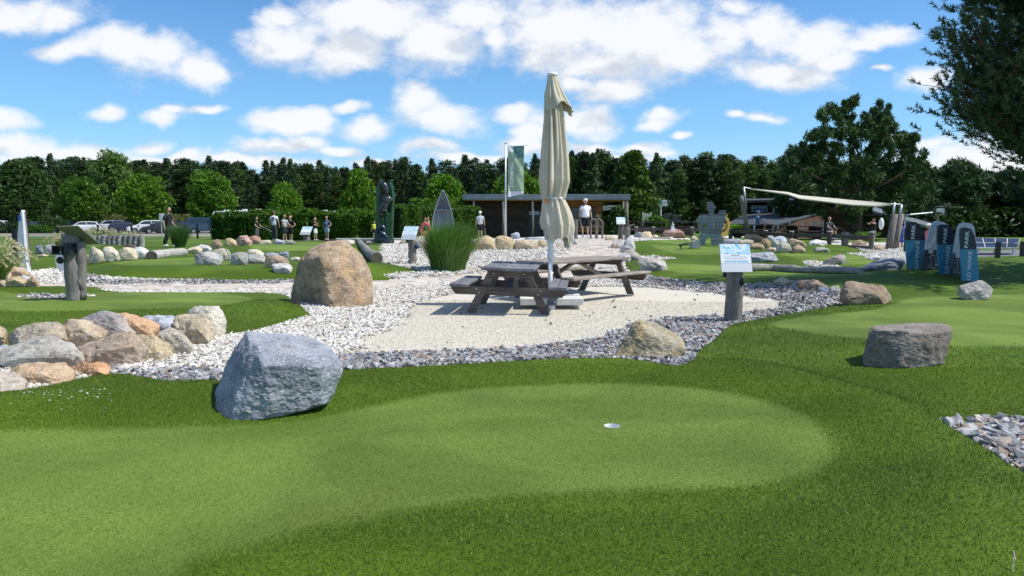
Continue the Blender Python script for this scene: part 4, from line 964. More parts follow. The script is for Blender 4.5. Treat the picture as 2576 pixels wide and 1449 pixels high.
# the wood: pines and spruces standing in rows, individually
def conifer(seed, h, w_, kind):
    r = np.random.default_rng(seed); cl = []
    if kind == 'spruce':
        for i in range(26):
            t = i / 26; z = h * (.12 + .86 * t); rad = w_ / 2 * (1 - t) ** .8 + .25
            for k in range(2 if t < .8 else 1):
                a = r.random() * 6.28; cl.append((math.cos(a) * rad * .55, math.sin(a) * rad * .55, z, rad * .6 + .2, rad * .6 + .2, h * .035 + .15))
    else:
        for i in range(34):
            t = (i + .5) / 34; z = h * (.22 + .74 * t) ; rad = w_ / 2 * min(1, (1 - t) ** .62 * 1.15)
            a = i * 2.4 + r.random(); q = rad * (.3 + .65 * r.random()); s = w_ * (.10 + .10 * r.random())
            cl.append((math.cos(a) * q, math.sin(a) * q, z, s * 1.3, s * 1.3, s * .8))
    C = clump_pts(cl, 75, r, (.3, 1.1)); V, Fc = leaf_quads(C, .44, r, 1.9, up=np.array([0, 0, .25]), w=.45)
    crown = npmesh('crown', V, Fc, M_PINE if kind != 'leafy' else M_MID)
    mb = MB(); mb.tube([(0, 0, -.5), (.1, 0, h * .5), (0, 0, h * .96)], [w_ * .045, w_ * .035, .04], 6)
    return crown, mb.mesh('trunk', M_PBARK, True)
CON = [conifer(100 + i, 16, 5.2 + .5 * (i % 3), k) for i, k in enumerate(['pine', 'spruce', 'pine', 'leafy', 'spruce', 'pine', 'leafy'])]
topx = [-300, 0, 80, 130, 200, 300, 450, 540, 600, 650, 700, 780, 880, 930, 1000, 1060, 1150, 1200, 1300, 1350, 1450, 1500, 1560, 1700, 1800, 1880, 1960, 2050, 2350, 2576, 2900]
topy = [410, 412, 402, 393, 400, 406, 402, 400, 408, 424, 412, 408, 420, 404, 396, 405, 412, 398, 398, 388, 386, 380, 394, 400, 386, 398, 400, 392, 430, 430, 425]
rw = random.Random(5)
seen = {}
LAND = [(-60, 'beyond the left frame edge'), (40, 'above the white surfboard'), (110, 'left of the dark toned maple'), (180, 'over the red car'), (250, 'over the white hatchback'), (330, 'beside the pale willow'), (410, 'over the bright maple'), (480, 'over the lone walker'), (560, 'over the dark blue van'), (640, 'over the hedge end'), (720, 'over the boys'), (800, 'over the woman in white'), (880, 'over the man in blue'), (950, 'left of the totem'), (1030, 'right of the totem'), (1110, 'over the rowing boat'), (1190, 'over the kiosk left corner'), (1270, 'left of the flag'), (1360, 'right of the flag'), (1440, 'right of the parasol'), (1520, 'left of the lime tree'), (1620, 'behind the lime tree'), (1700, 'over the fountain'), (1790, 'over the warrior'), (1880, 'left of the sail'), (1990, 'over the restaurant sign'), (2110, 'behind the huge pine left half'), (2250, 'behind the huge pine right half'), (2400, 'over the boards'), (2560, 'over the solar panels'), (2900, 'beyond the right frame edge')]
for row, (Yr, dx, lo) in enumerate(((150, 24, 0), (158, 30, 6), (168, 34, 10))):
    px = -260 + rw.random() * 20
    while px < 2840:
        big = 1080 < px < 2100
        k = rw.choice([0, 1, 2, 4, 1, 5, 2, 4]) if not (big and px > 1650) else rw.choice([3, 6, 0, 3, 2, 5])
        if row == 0 and rw.random() < .35: k = rw.choice([3, 6])
        Y = (Yr - (38 if big else 0)) + rw.uniform(-4, 4); ty_ = np.interp(px, topx, topy) + rw.uniform(-9, 14) - (9 if k in (1, 4) and rw.random() < .5 else 0) + (0 if row < 2 else -3) + (26 if row == 0 and rw.random() < .6 else 0)
        zt = CAMZ + (at(px, ty_, Y).z - CAMZ); p = at(px, 560, Y); h = zt + .5; s = h / 16
        ws = s * (rw.uniform(.85, 1.25) if k in (1, 4) else rw.uniform(1.0, 1.6) if k not in (3, 6) else rw.uniform(1.0, 1.35))
        cc = rw.uniform(.7, 1.4); kn = {0: 'dark pine', 1: 'slim pointed spruce', 2: 'rough topped pine', 3: 'round leafy tree', 4: 'narrow spruce', 5: 'broad pine', 6: 'bushy leafy tree'}[k]
        place = LAND[int(np.searchsorted([q_[0] for q_ in LAND], px)) % len(LAND)][1]
        lb = kn + ' in the ' + ('front', 'middle', 'back')[row] + ' of the wood ' + place; seen[lb] = seen.get(lb, 0) + 1; lb = lb if seen[lb] == 1 else ('', 'second ', 'third ', 'fourth ', 'fifth ')[min(4, seen[lb] - 1)] + lb
        plant_tree(CON[k], (p.x, Y, -.5), lb, group=kn + 's of the wood',
                   name={1: 'spruce_tree', 4: 'spruce_tree', 3: 'leafy_tree', 6: 'leafy_tree'}.get(k, 'pine_tree'), scale=(ws, ws, s), rz=rw.random() * 6.28, color=(cc, cc, cc))
        px += (dx * (1.0 if not big else 1.25)) * rw.uniform(.7, 1.3)
# undergrowth that closes the wood at the bottom
def bushes(name, label, pts, mat, size, leaf, per, seed, color=(1, 1, 1), kind='stuff', cat='undergrowth'):
    r = np.random.default_rng(seed); cl = [(x, y, z + s * .3, s * 1.3, s * 1.0, s) for (x, y, z, s) in pts]
    C = clump_pts(cl, per, r, (.5, 1.05)); V, Fc = leaf_quads(C, leaf, r, 1.6, up=np.array([0, 0, .3]))
    return tag(link(name, npmesh(name, V, Fc, mat), color=color), label, cat, kind=kind)
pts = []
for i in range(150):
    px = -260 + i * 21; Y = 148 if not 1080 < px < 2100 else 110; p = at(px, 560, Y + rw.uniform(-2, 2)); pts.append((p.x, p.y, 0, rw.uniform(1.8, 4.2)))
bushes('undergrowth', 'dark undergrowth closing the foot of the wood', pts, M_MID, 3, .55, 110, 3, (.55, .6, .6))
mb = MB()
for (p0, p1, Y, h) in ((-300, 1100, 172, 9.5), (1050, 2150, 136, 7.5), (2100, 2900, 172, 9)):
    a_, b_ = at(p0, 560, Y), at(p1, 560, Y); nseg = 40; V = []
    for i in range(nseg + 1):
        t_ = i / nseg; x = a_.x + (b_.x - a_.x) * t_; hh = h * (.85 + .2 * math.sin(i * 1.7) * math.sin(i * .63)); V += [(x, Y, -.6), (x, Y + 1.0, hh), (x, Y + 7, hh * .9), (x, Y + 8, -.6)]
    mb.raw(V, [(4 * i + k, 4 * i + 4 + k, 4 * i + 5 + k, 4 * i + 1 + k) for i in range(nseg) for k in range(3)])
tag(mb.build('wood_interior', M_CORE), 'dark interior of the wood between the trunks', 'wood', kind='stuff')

def tree_px(parts_h, parts, cx, ytop, ybase, Y, label, w_px=None, base_w=None, **kw):
    """place a prototype of height parts_h so that its top and foot fall on the picture rows given"""
    zt = at(cx, ytop, Y).z; zb = float(H0(np.array([at(cx, 560, Y).x]), np.array([Y]))[0]); s = (zt - zb) / parts_h
    sw = (w_px / F * Y) / base_w if w_px else s
    return plant_tree(parts, (at(cx, 560, Y).x, Y, zb), label, scale=(sw, sw, s), **kw)
B1 = tree_parts('b1', 7, 6, 1.3, M_BRIGHT, .34, 150, 40, 11); B2 = tree_parts('b2', 7, 6, 1.3, M_BRIGHT, .34, 150, 40, 12); B3 = tree_parts('b3', 7, 5.4, 1.2, M_BRIGHT, .32, 150, 38, 13)
D1 = tree_parts('d1', 9, 8, .8, M_MID, .40, 170, 46, 14); D2 = tree_parts('d2', 9, 7, .5, M_MID, .38, 170, 46, 15, bark=simple('pale_bark', (.40, .36, .28), .9, var=.3))
tree_px(7, B2, 208, 446, 585, 97, 'young dark toned maple behind the white hatchback cars', 112, 6, name='maple_tree', color=(.62, .72, .8))
tree_px(7, B1, 362, 440, 585, 97, 'bright green round maple above the white cars in the car park', 130, 6, name='maple_tree', color=(1.0, 1.05, .9))
tree_px(7, B3, 532, 430, 585, 95, 'maple tree beside the dark blue van', 128, 5.4, name='maple_tree', rz=1, color=(.8, .92, .9))
tree_px(7, B1, 718, 461, 585, 80, 'small bright maple rising behind the hedge and football shirt boy', 92, 6, name='maple_tree', rz=2, color=(1, 1.08, .9))
tree_px(7, B2, 903, 428, 585, 76, 'tall bright green tree left of the carved column', 92, 6, name='maple_tree', rz=3.4, color=(.95, 1, .8))
tree_px(7, B3, 1118, 440, 590, 70, 'bright green tree behind the upright rowing boat', 120, 5.4, name='maple_tree', rz=.4, color=(.85, 1, .75))
tree_px(7, B1, 1300, 428, 590, 72, 'bright green tree behind the flag and kiosk roof', 140, 6, name='maple_tree', rz=4, color=(1, 1.05, .8))
tree_px(9, D1, 55, 404, 590, 105, 'large dark broad tree at the left frame edge', 165, 8, name='broad_tree', color=(.75, .85, .75))
tree_px(9, D2, 292, 383, 590, 118, 'tall pale willow like tree sticking out above the wood', 118, 7, name='birch_tree', rz=2, color=(1.7, 1.7, 1.5))
tree_px(9, D1, 150, 450, 590, 112, 'dark tree between the left cars and the pale tree', 110, 8, name='broad_tree', rz=2, color=(.7, .85, .75))
tree_px(9, D1, 1390, 470, 590, 80, 'dark shrub like tree behind the kiosk and parasol', 120, 8, name='broad_tree', rz=1, color=(.8, .9, .8))
C1 = tree_parts('c1', 10, 6, .2, M_MID, .34, 190, 90, 21, cone=1.0)
tree_px(10, C1, 1590, 371, 600, 60, 'dense cone shaped lime tree right of the kiosk', 152, 6, name='lime_tree', color=(1.25, 1.25, .8))

# hedge, bushes
def hedge(name, label, p0, p1, ytop, thick, leaf, mat, color, n, seed, ybase=None):
    r = np.random.default_rng(seed); a_, b_ = p0, p1; L = (b_ - a_).length; d_ = (b_ - a_).normalized(); nn = Vector((-d_.y, d_.x, 0)); H_ = ytop
    t_ = thing(name, label, 'hedge', a_)
    m = n; u = r.random(m); face = r.random(m); h = np.where(face < .62, r.random(m) * H_, H_ + r.normal(0, .06, m)); off = np.where(face < .62, -thick / 2 + r.normal(0, .07, m), (r.random(m) - .5) * thick)
    wav = .12 * np.sin(u * L * 2.1) + .08 * np.sin(u * L * 5.3 + 1); off = off - np.where(face < .62, wav, 0); h = np.where(face >= .62, h + wav * .9, h)
    C = np.stack([d_.x * u * L + nn.x * off, d_.y * u * L + nn.y * off, h], 1); V, Fc = leaf_quads(C, leaf, r, 1.6, up=np.array([0, -.3, .4]))
    link('foliage', npmesh('foliage', V, Fc, mat), t_, color=color)
    mb = MB(); mb.plank((0, 0, (H_ - .15) / 2), (d_.x * L, d_.y * L, (H_ - .15) / 2), thick - .2, H_ - .15); mb.build('dark_core', M_CORE, t_)  # solid near-black core box, stands in for the shade inside the hedge
    return t_
def gp(px, Y): 
    x = (px - 1288) / F * Y; return Vector((x, Y, float(H0(np.array([x]), np.array([float(Y)]))[0])))
hedge('hedge', 'long clipped green hedge behind the group of young people', gp(650, 46), gp(960, 44), at(700, 538, 45).z - .15, 1.6, .16, M_HEDGE, (1.05, 1.1, .9), 26000, 31)
hedge('hedge', 'darker rounded hedge end near the blue van', gp(572, 47), gp(652, 46), at(600, 541, 47).z - .2, 2.2, .17, M_HEDGE, (.6, .75, .7), 9000, 32)
hedge('hedge', 'tall dark hedge between carved column and kiosk', gp(985, 45), gp(1185, 50), at(1100, 528, 47).z - .1, 1.8, .17, M_HEDGE, (.75, .85, .7), 16000, 33)
hedge('hedge', 'bright upper hedge row behind the rowing boat', gp(1040, 54), gp(1175, 56), at(1150, 512, 55).z, 1.8, .2, M_HEDGE, (1.2, 1.25, .8), 9000, 34)
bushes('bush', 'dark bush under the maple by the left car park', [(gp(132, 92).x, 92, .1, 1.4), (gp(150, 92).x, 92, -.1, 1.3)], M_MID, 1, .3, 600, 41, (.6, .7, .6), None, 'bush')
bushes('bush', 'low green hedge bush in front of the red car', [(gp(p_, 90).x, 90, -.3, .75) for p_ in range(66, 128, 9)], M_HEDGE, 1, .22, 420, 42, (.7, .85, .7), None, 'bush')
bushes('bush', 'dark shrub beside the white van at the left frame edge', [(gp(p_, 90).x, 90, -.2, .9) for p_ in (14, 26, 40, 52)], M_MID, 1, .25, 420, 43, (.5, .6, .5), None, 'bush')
bushes('roadside_grass', 'tall dry brownish grass on the bank behind the cars', [(gp(p_, 112).x, 112 + (p_ % 7), .3, 1.5) for p_ in range(225, 580, 9)], leaf_mat('dry_grass', [(.2, (.06, .075, .02)), (.5, (.13, .14, .045)), (.8, (.24, .21, .09))]), 1, .35, 320, 44, (1, 1, 1), 'stuff', 'grass')
bushes('bush', 'leafy green shrub right of the kiosk end post', [(gp(1652, 46).x, 46, .6, .6), (gp(1645, 46).x, 46, 1.1, .5), (gp(1660, 46).x, 46, .9, .5)], M_HEDGE, 1, .16, 420, 45, (1.0, 1.1, .9), None, 'bush')
bushes('bush', 'dark young conifer seen through the kiosk porch', [(gp(1545 + k * 3, 52).x, 52, .5 + k * .45, .7 - k * .09) for k in range(4)], M_MID, 1, .2, 400, 46, (.8, .9, .8), None, 'bush')

# big pine behind the shade sail, with limbs and needle tufts
def big_pine(name, label, loc, h, w_, seed, n_cl, per, leaf, base=.2, color=(1, 1, 1), lean=0.0, tops=1, trunkr=.02):
    r = np.random.default_rng(seed); t_ = thing(name, label, 'tree', loc); cl = []; mb = MB()
    tr_top = (lean, 0, h * .93); mb.tube([(0, 0, -.3), (lean * .3, .1, h * .3), (lean * .6, -.05, h * .6), tr_top], [w_ * trunkr, w_ * trunkr * .8, w_ * trunkr * .5, .04], 9)
    for i in range(n_cl):
        t = (i + .5) / n_cl; z = h * (base + (1 - base) * (t * .97)); env = (math.sin(math.pi * (.22 + .72 * t)) ** .75) * (1.0 + .18 * math.sin(i * 1.9))
        a = i * 2.39996 + r.random() * .5; rad = w_ / 2 * env; q = rad * (.25 + .72 * r.random() ** .7); s = w_ * (.055 + .05 * r.random())
        c = (math.cos(a) * q + lean * t, math.sin(a) * q, z, s * 1.5, s * 1.5, s * .75); cl.append(c)
        if i % 2 == 0: mb.tube([(lean * t * .8, 0, z - rad * .35), (c[0] * .5, c[1] * .5, z - rad * .1), (c[0], c[1], z)], [w_ * .009, w_ * .005, .015], 5)
    C = clump_pts(cl, per, r, (.25, 1.1)); V, Fc = leaf_quads(C, leaf, r, 2.4, up=np.array([0, 0, .55]), w=.34)
    link('crown', npmesh('crown', V, Fc, M_PINE), t_, color=color); mb.build('trunk', M_PBARK, t_, smooth=True); return t_
def clump_pine(name, label, base_px, Yb, cl_px, seed, per, leaf, color):
    r = np.random.default_rng(seed); p = gp(base_px, Yb); t_ = thing(name, label, 'tree', p); mb = MB(); cl = []
    ztop = min(c[1] for c in cl_px); fork = at(base_px - 4, 440, Yb) - p; mb.tube([(0, 0, -.3), (.1, 0, fork.z * .4), fork, at(base_px - 12, ztop + 60, Yb) - p], [.34, .30, .24, .05], 10)
    for (x, y, rad) in cl_px:
        for rep in range(7):
            Yq = Yb + r.normal(0, 1.3); c = at(x + r.normal(0, rad * .62), y + r.normal(0, rad * .55), Yq) - p; s = rad / F * Yb * (.22 + .38 * r.random()); cl.append((c.x, c.y, c.z, s * 1.15, s * 1.15, s * .95))
        tr0 = Vector((0, 0, max(1.6, c.z * .62))); mb.tube([tr0, tr0.lerp(c, .5) + Vector((0, 0, -.15)), c], [.07, .04, .015], 5) if x % 3 == 0 else None
    C = clump_pts(cl, per, r, (.15, 1.12)); V, Fc = leaf_quads(C, leaf, r, 2.2, up=np.array([0, 0, .7]), w=.36)
    link('crown', npmesh('crown', V, Fc, M_PINE), t_, color=color); mb.build('trunk', M_PBARK, t_, smooth=True); return t_
YB = 46
BIG = [(x_, y_ + 14 if y_ < 330 else y_ + 5, r_) for x_, y_, r_ in [(2105, 262, 20), (2130, 256, 18), (2085, 285, 22), (2120, 290, 26), (2062, 318, 24), (2095, 325, 28), (2138, 318, 22), (2200, 268, 18), (2222, 272, 16), (2212, 292, 22), (2188, 300, 20), (2240, 312, 20), (2160, 330, 24), (2192, 335, 26), (2228, 345, 24), (2262, 345, 16), (2045, 348, 24), (2075, 360, 28),
       (2115, 365, 28), (2150, 368, 28), (2195, 372, 30), (2240, 378, 28), (2280, 362, 20), (2296, 348, 12), (2020, 385, 24), (2050, 395, 26), (2090, 400, 26), (2180, 405, 28), (2225, 412, 30), (2268, 405, 28), (2300, 395, 18), (1992, 398, 16), (2010, 425, 26), (2040, 440, 26), (2085, 445, 24), (2150, 448, 28), (2200, 448, 32),
       (2250, 448, 32), (2295, 440, 26), (2322, 430, 16), (1985, 440, 18), (1998, 470, 22), (2040, 482, 26), (2090, 485, 28), (2145, 488, 30), (2205, 490, 32), (2260, 488, 32), (2305, 478, 28), (2335, 465, 14), (2070, 520, 22), (2130, 525, 26), (2190, 528, 28), (2250, 528, 28), (2305, 520, 24)]]
clump_pine('pine_tree', 'huge spreading dark pine behind the shade sail', 2150, YB, BIG, 51, 95, .20, (1.3, 1.35, 1.05))
p = gp(2005, 56); big_pine('pine_tree', 'lower pine at the left side of the huge pine', (p.x, 56, p.z), at(2000, 372, 56).z - p.z, 4.6, 52, 50, 200, .24, .15, (1.1, 1.2, 1.0))
p = gp(2290, 58); big_pine('pine_tree', 'shaded pine at the right flank of the huge pine', (p.x, 58, p.z), at(2290, 400, 58).z - p.z, 5.0, 53, 55, 200, .24, .05, (.8, .95, .85))
for i, (px, yt, Y, w_, lab) in enumerate(((2400, 404, 60, 5.4, 'blue green pine in the dark row behind the upright boards'), (2470, 432, 64, 5.5, 'dark pine behind the solar panels'), (2545, 428, 62, 6, 'dark pine at the far right of the row'), (2640, 400, 58, 7, 'dark pine just beyond the right frame edge'), (2345, 452, 66, 5, 'dark low pine left in the right hand row'))):
    p = gp(px, Y); big_pine('pine_tree', lab, (p.x, Y, p.z), at(px, yt, Y).z - p.z, w_, 60 + i, 60, 190, .26, .02, ((1.2, 1.3, 1.2) if i == 0 else (.8, .95, .85)))
pts = [(gp(px, 57).x, 57 + (px % 5), .2, 1.3 + (px % 7) * .12) for px in range(2200, 2760, 22)]
bushes('undergrowth', 'dark shrubs filling the foot of the right hand pines', pts, M_MID, 2, .3, 420, 71, (.5, .6, .5))

# near pine at the right edge: shoots with single needles
def near_pine():
    r = np.random.default_rng(77); base_ = Vector((12.6, 15.2, .15))
    t_ = thing('pine_tree', 'near pine with long needles hanging into the right frame edge', 'tree', base_)
    mb = MB(); mb.tube([(0, 0, -.2), (.1, .1, 3), (-.1, 0, 6), (0, .1, 9.5)], [.24, .2, .14, .04], 10)
    shoots = []
    tips = [(2372, 95), (2402, 40), (2368, 150), (2430, 0), (2392, 205), (2372, 245), (2386, 278), (2420, 305), (2455, 325), (2485, 352), (2510, 372), (2550, 385), (2480, 20), (2520, -20), (2560, 30), (2500, 120), (2540, 190), (2470, 200), (2455, 262), (2515, 300), (2560, 335), (2440, 150), (2560, 255), (2585, 405)]
    for k in range(30): tips.append((r.uniform(2480, 3300), r.uniform(-520, 430)))
    tips = [(x + 34, y - 22) for x, y in tips]
    for (x, y) in tips:
        c = at(x, y, 15.2 + r.normal(0, .8)) - base_; L = math.hypot(c.x, c.y); root = Vector((0, 0, max(1.8, c.z - L * .33))); m1 = root.lerp(c, .5) + Vector((0, 0, -.16)); mb.tube([root, root.lerp(c, .25) + Vector((0, 0, -.12)), m1, root.lerp(c, .78) + Vector((0, 0, -.10)), c], [.05, .04, .028, .016, .008], 5, False)
        for s in range(int(70 + 34 * L)):
            t = 1 - .68 * r.random() ** 1.1; q = (root.lerp(m1, t * 2) if t < .5 else m1.lerp(c, t * 2 - 1)); ax = (c - m1).normalized(); sp = .10 + .34 * (1 - abs(t - .72)) * .8
            off = Vector((r.normal(0, sp), r.normal(0, sp), r.normal(.05, sp * .55))); ed = (ax * .9 + off * .9 + Vector(r.normal(0, .3, 3)) + Vector((0, 0, .55))).normalized(); q0 = q + off; shoots.append((q0, ed, .17 + .15 * r.random()))
            if s % 3 == 0: mb.tube([q, q0], [.010, .005], 3, False)
    mb.build('trunk', M_PBARK, t_, smooth=True)
    S = len(shoots); P = np.array([s[0][:] for s in shoots]); Dv = np.array([s[1][:] for s in shoots]); Ls = np.array([s[2] for s in shoots])
    K = 40; u = r.random((S, K)); b0 = P[:, None] + Dv[:, None] * (u * Ls[:, None])[..., None]
    rv = r.normal(size=(S, K, 3)); nd = rv - (rv * Dv[:, None]).sum(-1, keepdims=True) * Dv[:, None]; nd /= np.linalg.norm(nd, axis=-1, keepdims=True)
    nd = nd * .9 + Dv[:, None] * .7; nd /= np.linalg.norm(nd, axis=-1, keepdims=True); ln = .075 + .04 * r.random((S, K, 1))
    wd = np.cross(nd, r.normal(size=(S, K, 3))); wd /= np.linalg.norm(wd, axis=-1, keepdims=True)
    V = np.stack([b0 - wd * .010, b0 + wd * .010, b0 + nd * ln], 2).reshape(-1, 3)
    link('crown', npmesh('crown', V, np.arange(len(V)).reshape(-1, 3), leaf_mat('long_needles', [(.2, (.022, .048, .018)), (.5, (.050, .095, .036)), (.8, (.10, .155, .07))], trans=.1)), t_)
    print('needles', S * K)
near_pine()

# ornamental grasses
def grass_clump(name, label, loc, h, w_, n, mat, seed, color=(1, 1, 1), plumes=0, bend=.55, wid=.008, pm=None, lean=0.0):
    r = np.random.default_rng(seed); t_ = thing(name, label, 'ornamental grass', loc)
    def arcs(n, hh, wid_, seg=6, start=0.0):
        a = r.random(n) * 6.283; rad0 = r.random(n) ** .5 * w_ * (.30 if n > 4000 else .2); b0 = np.stack([np.cos(a) * rad0, np.sin(a) * rad0, 0 * a], 1)
        a = a + r.normal(0, .4, n); out = np.stack([np.cos(a), np.sin(a), 0 * a], 1); L = hh * (.55 + .5 * r.random(n)); bd = bend * (.25 + .9 * r.random(n))
        pts = []
        for k in range(seg + 1):
            s = start + (1 - start) * k / seg; th = .12 + bd * s * 1.5
            hor = w_ * (.36 if n > 4000 else .5) * bd / bend * s ** 1.35; z = L * (s - .30 * bd * s ** 3)
            pts.append(b0 + out * hor[:, None] + np.stack([lean * s * s * L, 0 * a, z], 1))
        sd_ = np.stack([-np.sin(a), np.cos(a), 0 * a], 1) + r.normal(0, .3, (n, 3)); V = []; 
        for k, p_ in enumerate(pts):
            wk = wid_ * (1 - (k / seg) ** 2 * .85) / 2; V += [p_ - sd_ * wk, p_ + sd_ * wk]
        V = np.stack(V, 1); m = 2 * (seg + 1); idx = (np.arange(n) * m)[:, None, None]
        q = np.array([[2 * k, 2 * k + 1, 2 * k + 3, 2 * k + 2] for k in range(seg)])[None] + idx
        return V.reshape(-1, 3), q.reshape(-1, 4), pts[-1], out
    V, Fc, _, _ = arcs(n, h, wid); link('leaves', npmesh('leaves', V, Fc, mat), t_, color=color)
    if plumes:
        V, Fc, tips, out = arcs(plumes, h * 1.15, wid * .6); link('stalks', npmesh('stalks', V, Fc, pm), t_)
        C = []; 
        for k in range(26): C.append(tips + out * (.012 * (k - 13)) * .6 * h + np.array([0, 0, 1]) * (.012 * (6 - k) * h * .5) + r.normal(0, .010 * h, tips.shape))
        C = np.concatenate(C); V, Fc = leaf_quads(C, .045 * h, r, 1.8, w=.4); link('plumes', npmesh('plumes', V, Fc, pm), t_)
    return t_
M_GR = leaf_mat('reed_leaves', [(.2, (.035, .095, .018)), (.5, (.085, .180, .036)), (.8, (.18, .29, .08))], trans=.2)
M_PL = leaf_mat('straw_plumes', [(.2, (.36, .31, .18)), (.5, (.55, .49, .32)), (.8, (.72, .68, .52))], trans=.2)
p = GT(1128, 682); grass_clump('reed_grass', 'big rounded clump of green reed grass on the white pebbles', p, 1.52, 1.5, 6500, M_GR, 81, (1.15, 1.15, 1), bend=.95, wid=.009, lean=.06)
p = GT(453, 622); grass_clump('reed_grass', 'small dark green reed clump behind the lone walker', p, .95, .85, 1200, M_GR, 82, (.6, .75, .8), bend=.5)
p = gp(165, 26); p.z = .35; grass_clump('plumed_grass', 'straw coloured grass clump above the planted stone row', p, .62, .9, 500, M_GR, 83, (1.3, 1.1, .8), 170, .8, .012, M_PL)
p = gp(253, 33); p.z = .45; grass_clump('plumed_grass', 'green and cream plumed grass behind the palisade left end', p, .60, 1.1, 800, M_GR, 84, (1, 1, .8), 120, .7, .012, M_PL)
p = gp(305, 33); p.z = .40; grass_clump('plumed_grass', 'low feathery grass behind the middle of the palisade', p, .55, 1.2, 600, M_GR, 85, (1.1, 1.1, .8), 110, .9, .012, M_PL)
p = gp(-26, 15); p.z = .1; grass_clump('plumed_grass', 'feathery plumed grass reaching in at the left frame edge', p, .95, 1.1, 600, M_GR, 86, (1.2, 1.15, .7), 110, .8, .010, M_PL)
p = gp(1782, 42); p.z = .8; grass_clump('plumed_grass', 'yellow flowering plant behind the warrior left shoulder', p, .55, .9, 300, M_GR, 87, (1.3, 1.2, .8), 80, .8, .02, M_PL)
p = gp(1850, 44); p.z = .75; grass_clump('reed_grass', 'bright green low grass between wheel and leaning log', p, .5, 1.3, 900, M_GR, 88, (1.5, 1.6, .9), 0, .8, .02)
p = gp(2180, 40); p.z = .3; grass_clump('reed_grass', 'green grass tuft behind the rail fence end', p, .6, 1.2, 500, M_GR, 89, (.8, 1, .8), 0, .7, .02)

# ------------------------------------------------------------------ built things
W_TAB = wood('dark_stained_wood', (.085, .070, .060), (.175, .150, .130), 1)
W_TABX = wood('dark_stained_wood_x', (.085, .070, .060), (.175, .150, .130), 0)
W_OLD = wood('old_bench_wood', (.15, .125, .105), (.34, .30, .26), 0)
W_POST = wood('weathered_post', (.12, .108, .098), (.27, .245, .22), 2, bump=.7)
W_FENCE = wood('fence_wood', (.07, .055, .048), (.16, .135, .12), 0)
W_LOG = wood('silver_log', (.19, .18, .165), (.40, .38, .35), 0, bump=.8)
W_WAR = wood('grey_painted_planks', (.20, .22, .235), (.33, .355, .375), 0)
M_ALU = simple('aluminium', (.62, .63, .64), .35, .8)
M_GALV = simple('galvanised_steel', (.55, .57, .60), .45, .6, var=.15)
M_BLACK = simple('black_plastic', (.012, .012, .014), .35)
M_DMET = simple('dark_metal', (.05, .055, .06), .5, .5)
M_WPAINT = simple('white_paint', (.78, .78, .76), .4)
M_BOLT = simple('bolt_steel', (.5, .5, .5), .3, .9)
def curve_solid(polys, th):
    cu = bpy.data.curves.new('c', 'CURVE'); cu.dimensions = '2D'; cu.fill_mode = 'BOTH'; cu.extrude = th / 2
    for pl in polys:
        s = cu.splines.new('POLY'); s.points.add(len(pl) - 1); s.use_cyclic_u = True
        for q, (a, b_) in zip(s.points, pl): q.co = (a, b_, 0, 1)
    o = bpy.data.objects.new('c', cu); me = bpy.data.meshes.new_from_object(o); bpy.data.objects.remove(o); return me
def text_mesh(s, size, bold=.0, ext=.002, align='CENTER', space=1.0):
    cu = bpy.data.curves.new('t', 'FONT'); cu.body = s; cu.size = size; cu.extrude = ext; cu.offset = bold; cu.align_x = align; cu.align_y = 'CENTER'; cu.space_character = space; cu.resolution_u = 3
    o = bpy.data.objects.new('t', cu); me = bpy.data.meshes.new_from_object(o); bpy.data.objects.remove(o); return me

# picnic table: long axis = local Y, origin on the ground under the centre
def picnic_table(name, label, loc, rz, L, W, H_, m_long, m_cross, axis_swap=False, tilt=0.0, brace=True):
    t_ = thing(name, label, 'picnic table', loc, rz, 'picnic tables'); t_.rotation_euler = (0, tilt, rz)
    nb = 5 if W < .95 else 6; bw = W / nb; l2 = L / 2; zt = H_ - .02
    for i in range(nb):
        x = -W / 2 + bw * (i + .5); mb = MB(); mb.plank((x, -l2, zt), (x, l2, zt), bw - .012, .042, ch=.006); mb.build('table_board', m_long, t_)
    BX, BZ = W / 2 + .345, .445
    for s in (-1, 1):
        for k in (0, 1):
            x = s * (BX - .072 + k * .143); mb = MB(); mb.plank((x, -l2, BZ), (x, l2, BZ), .132, .042, ch=.006); mb.build('seat_board', m_long, t_)
    for e in (-1, 1):
        y = e * (l2 - .24)
        mb = MB(); a = W / 2 - .06; mb.prism([(-a, zt - .022), (a, zt - .022), (a - .09, zt - .135), (-a + .09, zt - .135)], .045, (0, y + e * .046, 0)); mb.build('top_bearer', m_cross, t_)
        mb = MB(); a = BX + .14; mb.prism([(-a, BZ - .022), (a, BZ - .022), (a, BZ - .07), (a - .07, BZ - .155), (-a + .07, BZ - .155), (-a, BZ - .07)], .045, (0, y + e * .046, 0)); mb.build('seat_bearer', m_cross, t_)
        for s in (-1, 1):
            mb = MB(); mb.prism([(s * (W / 2 - .22), zt - .022), (s * (W / 2 - .10), zt - .022), (s * (W / 2 + .24), .0), (s * (W / 2 + .10), .0)], .048, (0, y - e * .002, 0)); mb.build('leg', m_cross, t_)
        mb = MB()
        for (bx, bz) in ((-W * .28, zt - .08), (W * .28, zt - .08), (-W * .6, BZ - .06), (-W * .55, BZ - .12), (W * .6, BZ - .06), (W * .55, BZ - .12)):
            mb.tube([(bx, y + e * .066, bz), (bx, y + e * .076, bz)], .011, 8)
        mb.build('bolt', M_BOLT, t_)
    if brace:
        for e in (-1, 1):
            mb = MB(); mb.plank((0, e * .03, zt - .03), (0, e * (l2 - .30), BZ - .12), .09, .045, up=(0, 0, 1)); mb.build('brace', m_long, t_)
    mb = MB(); mb.plank((-W / 2 + .08, 0, zt - .05), (W / 2 - .08, 0, zt - .05), .09, .05); mb.build('cross_batten', m_cross, t_)
    return t_
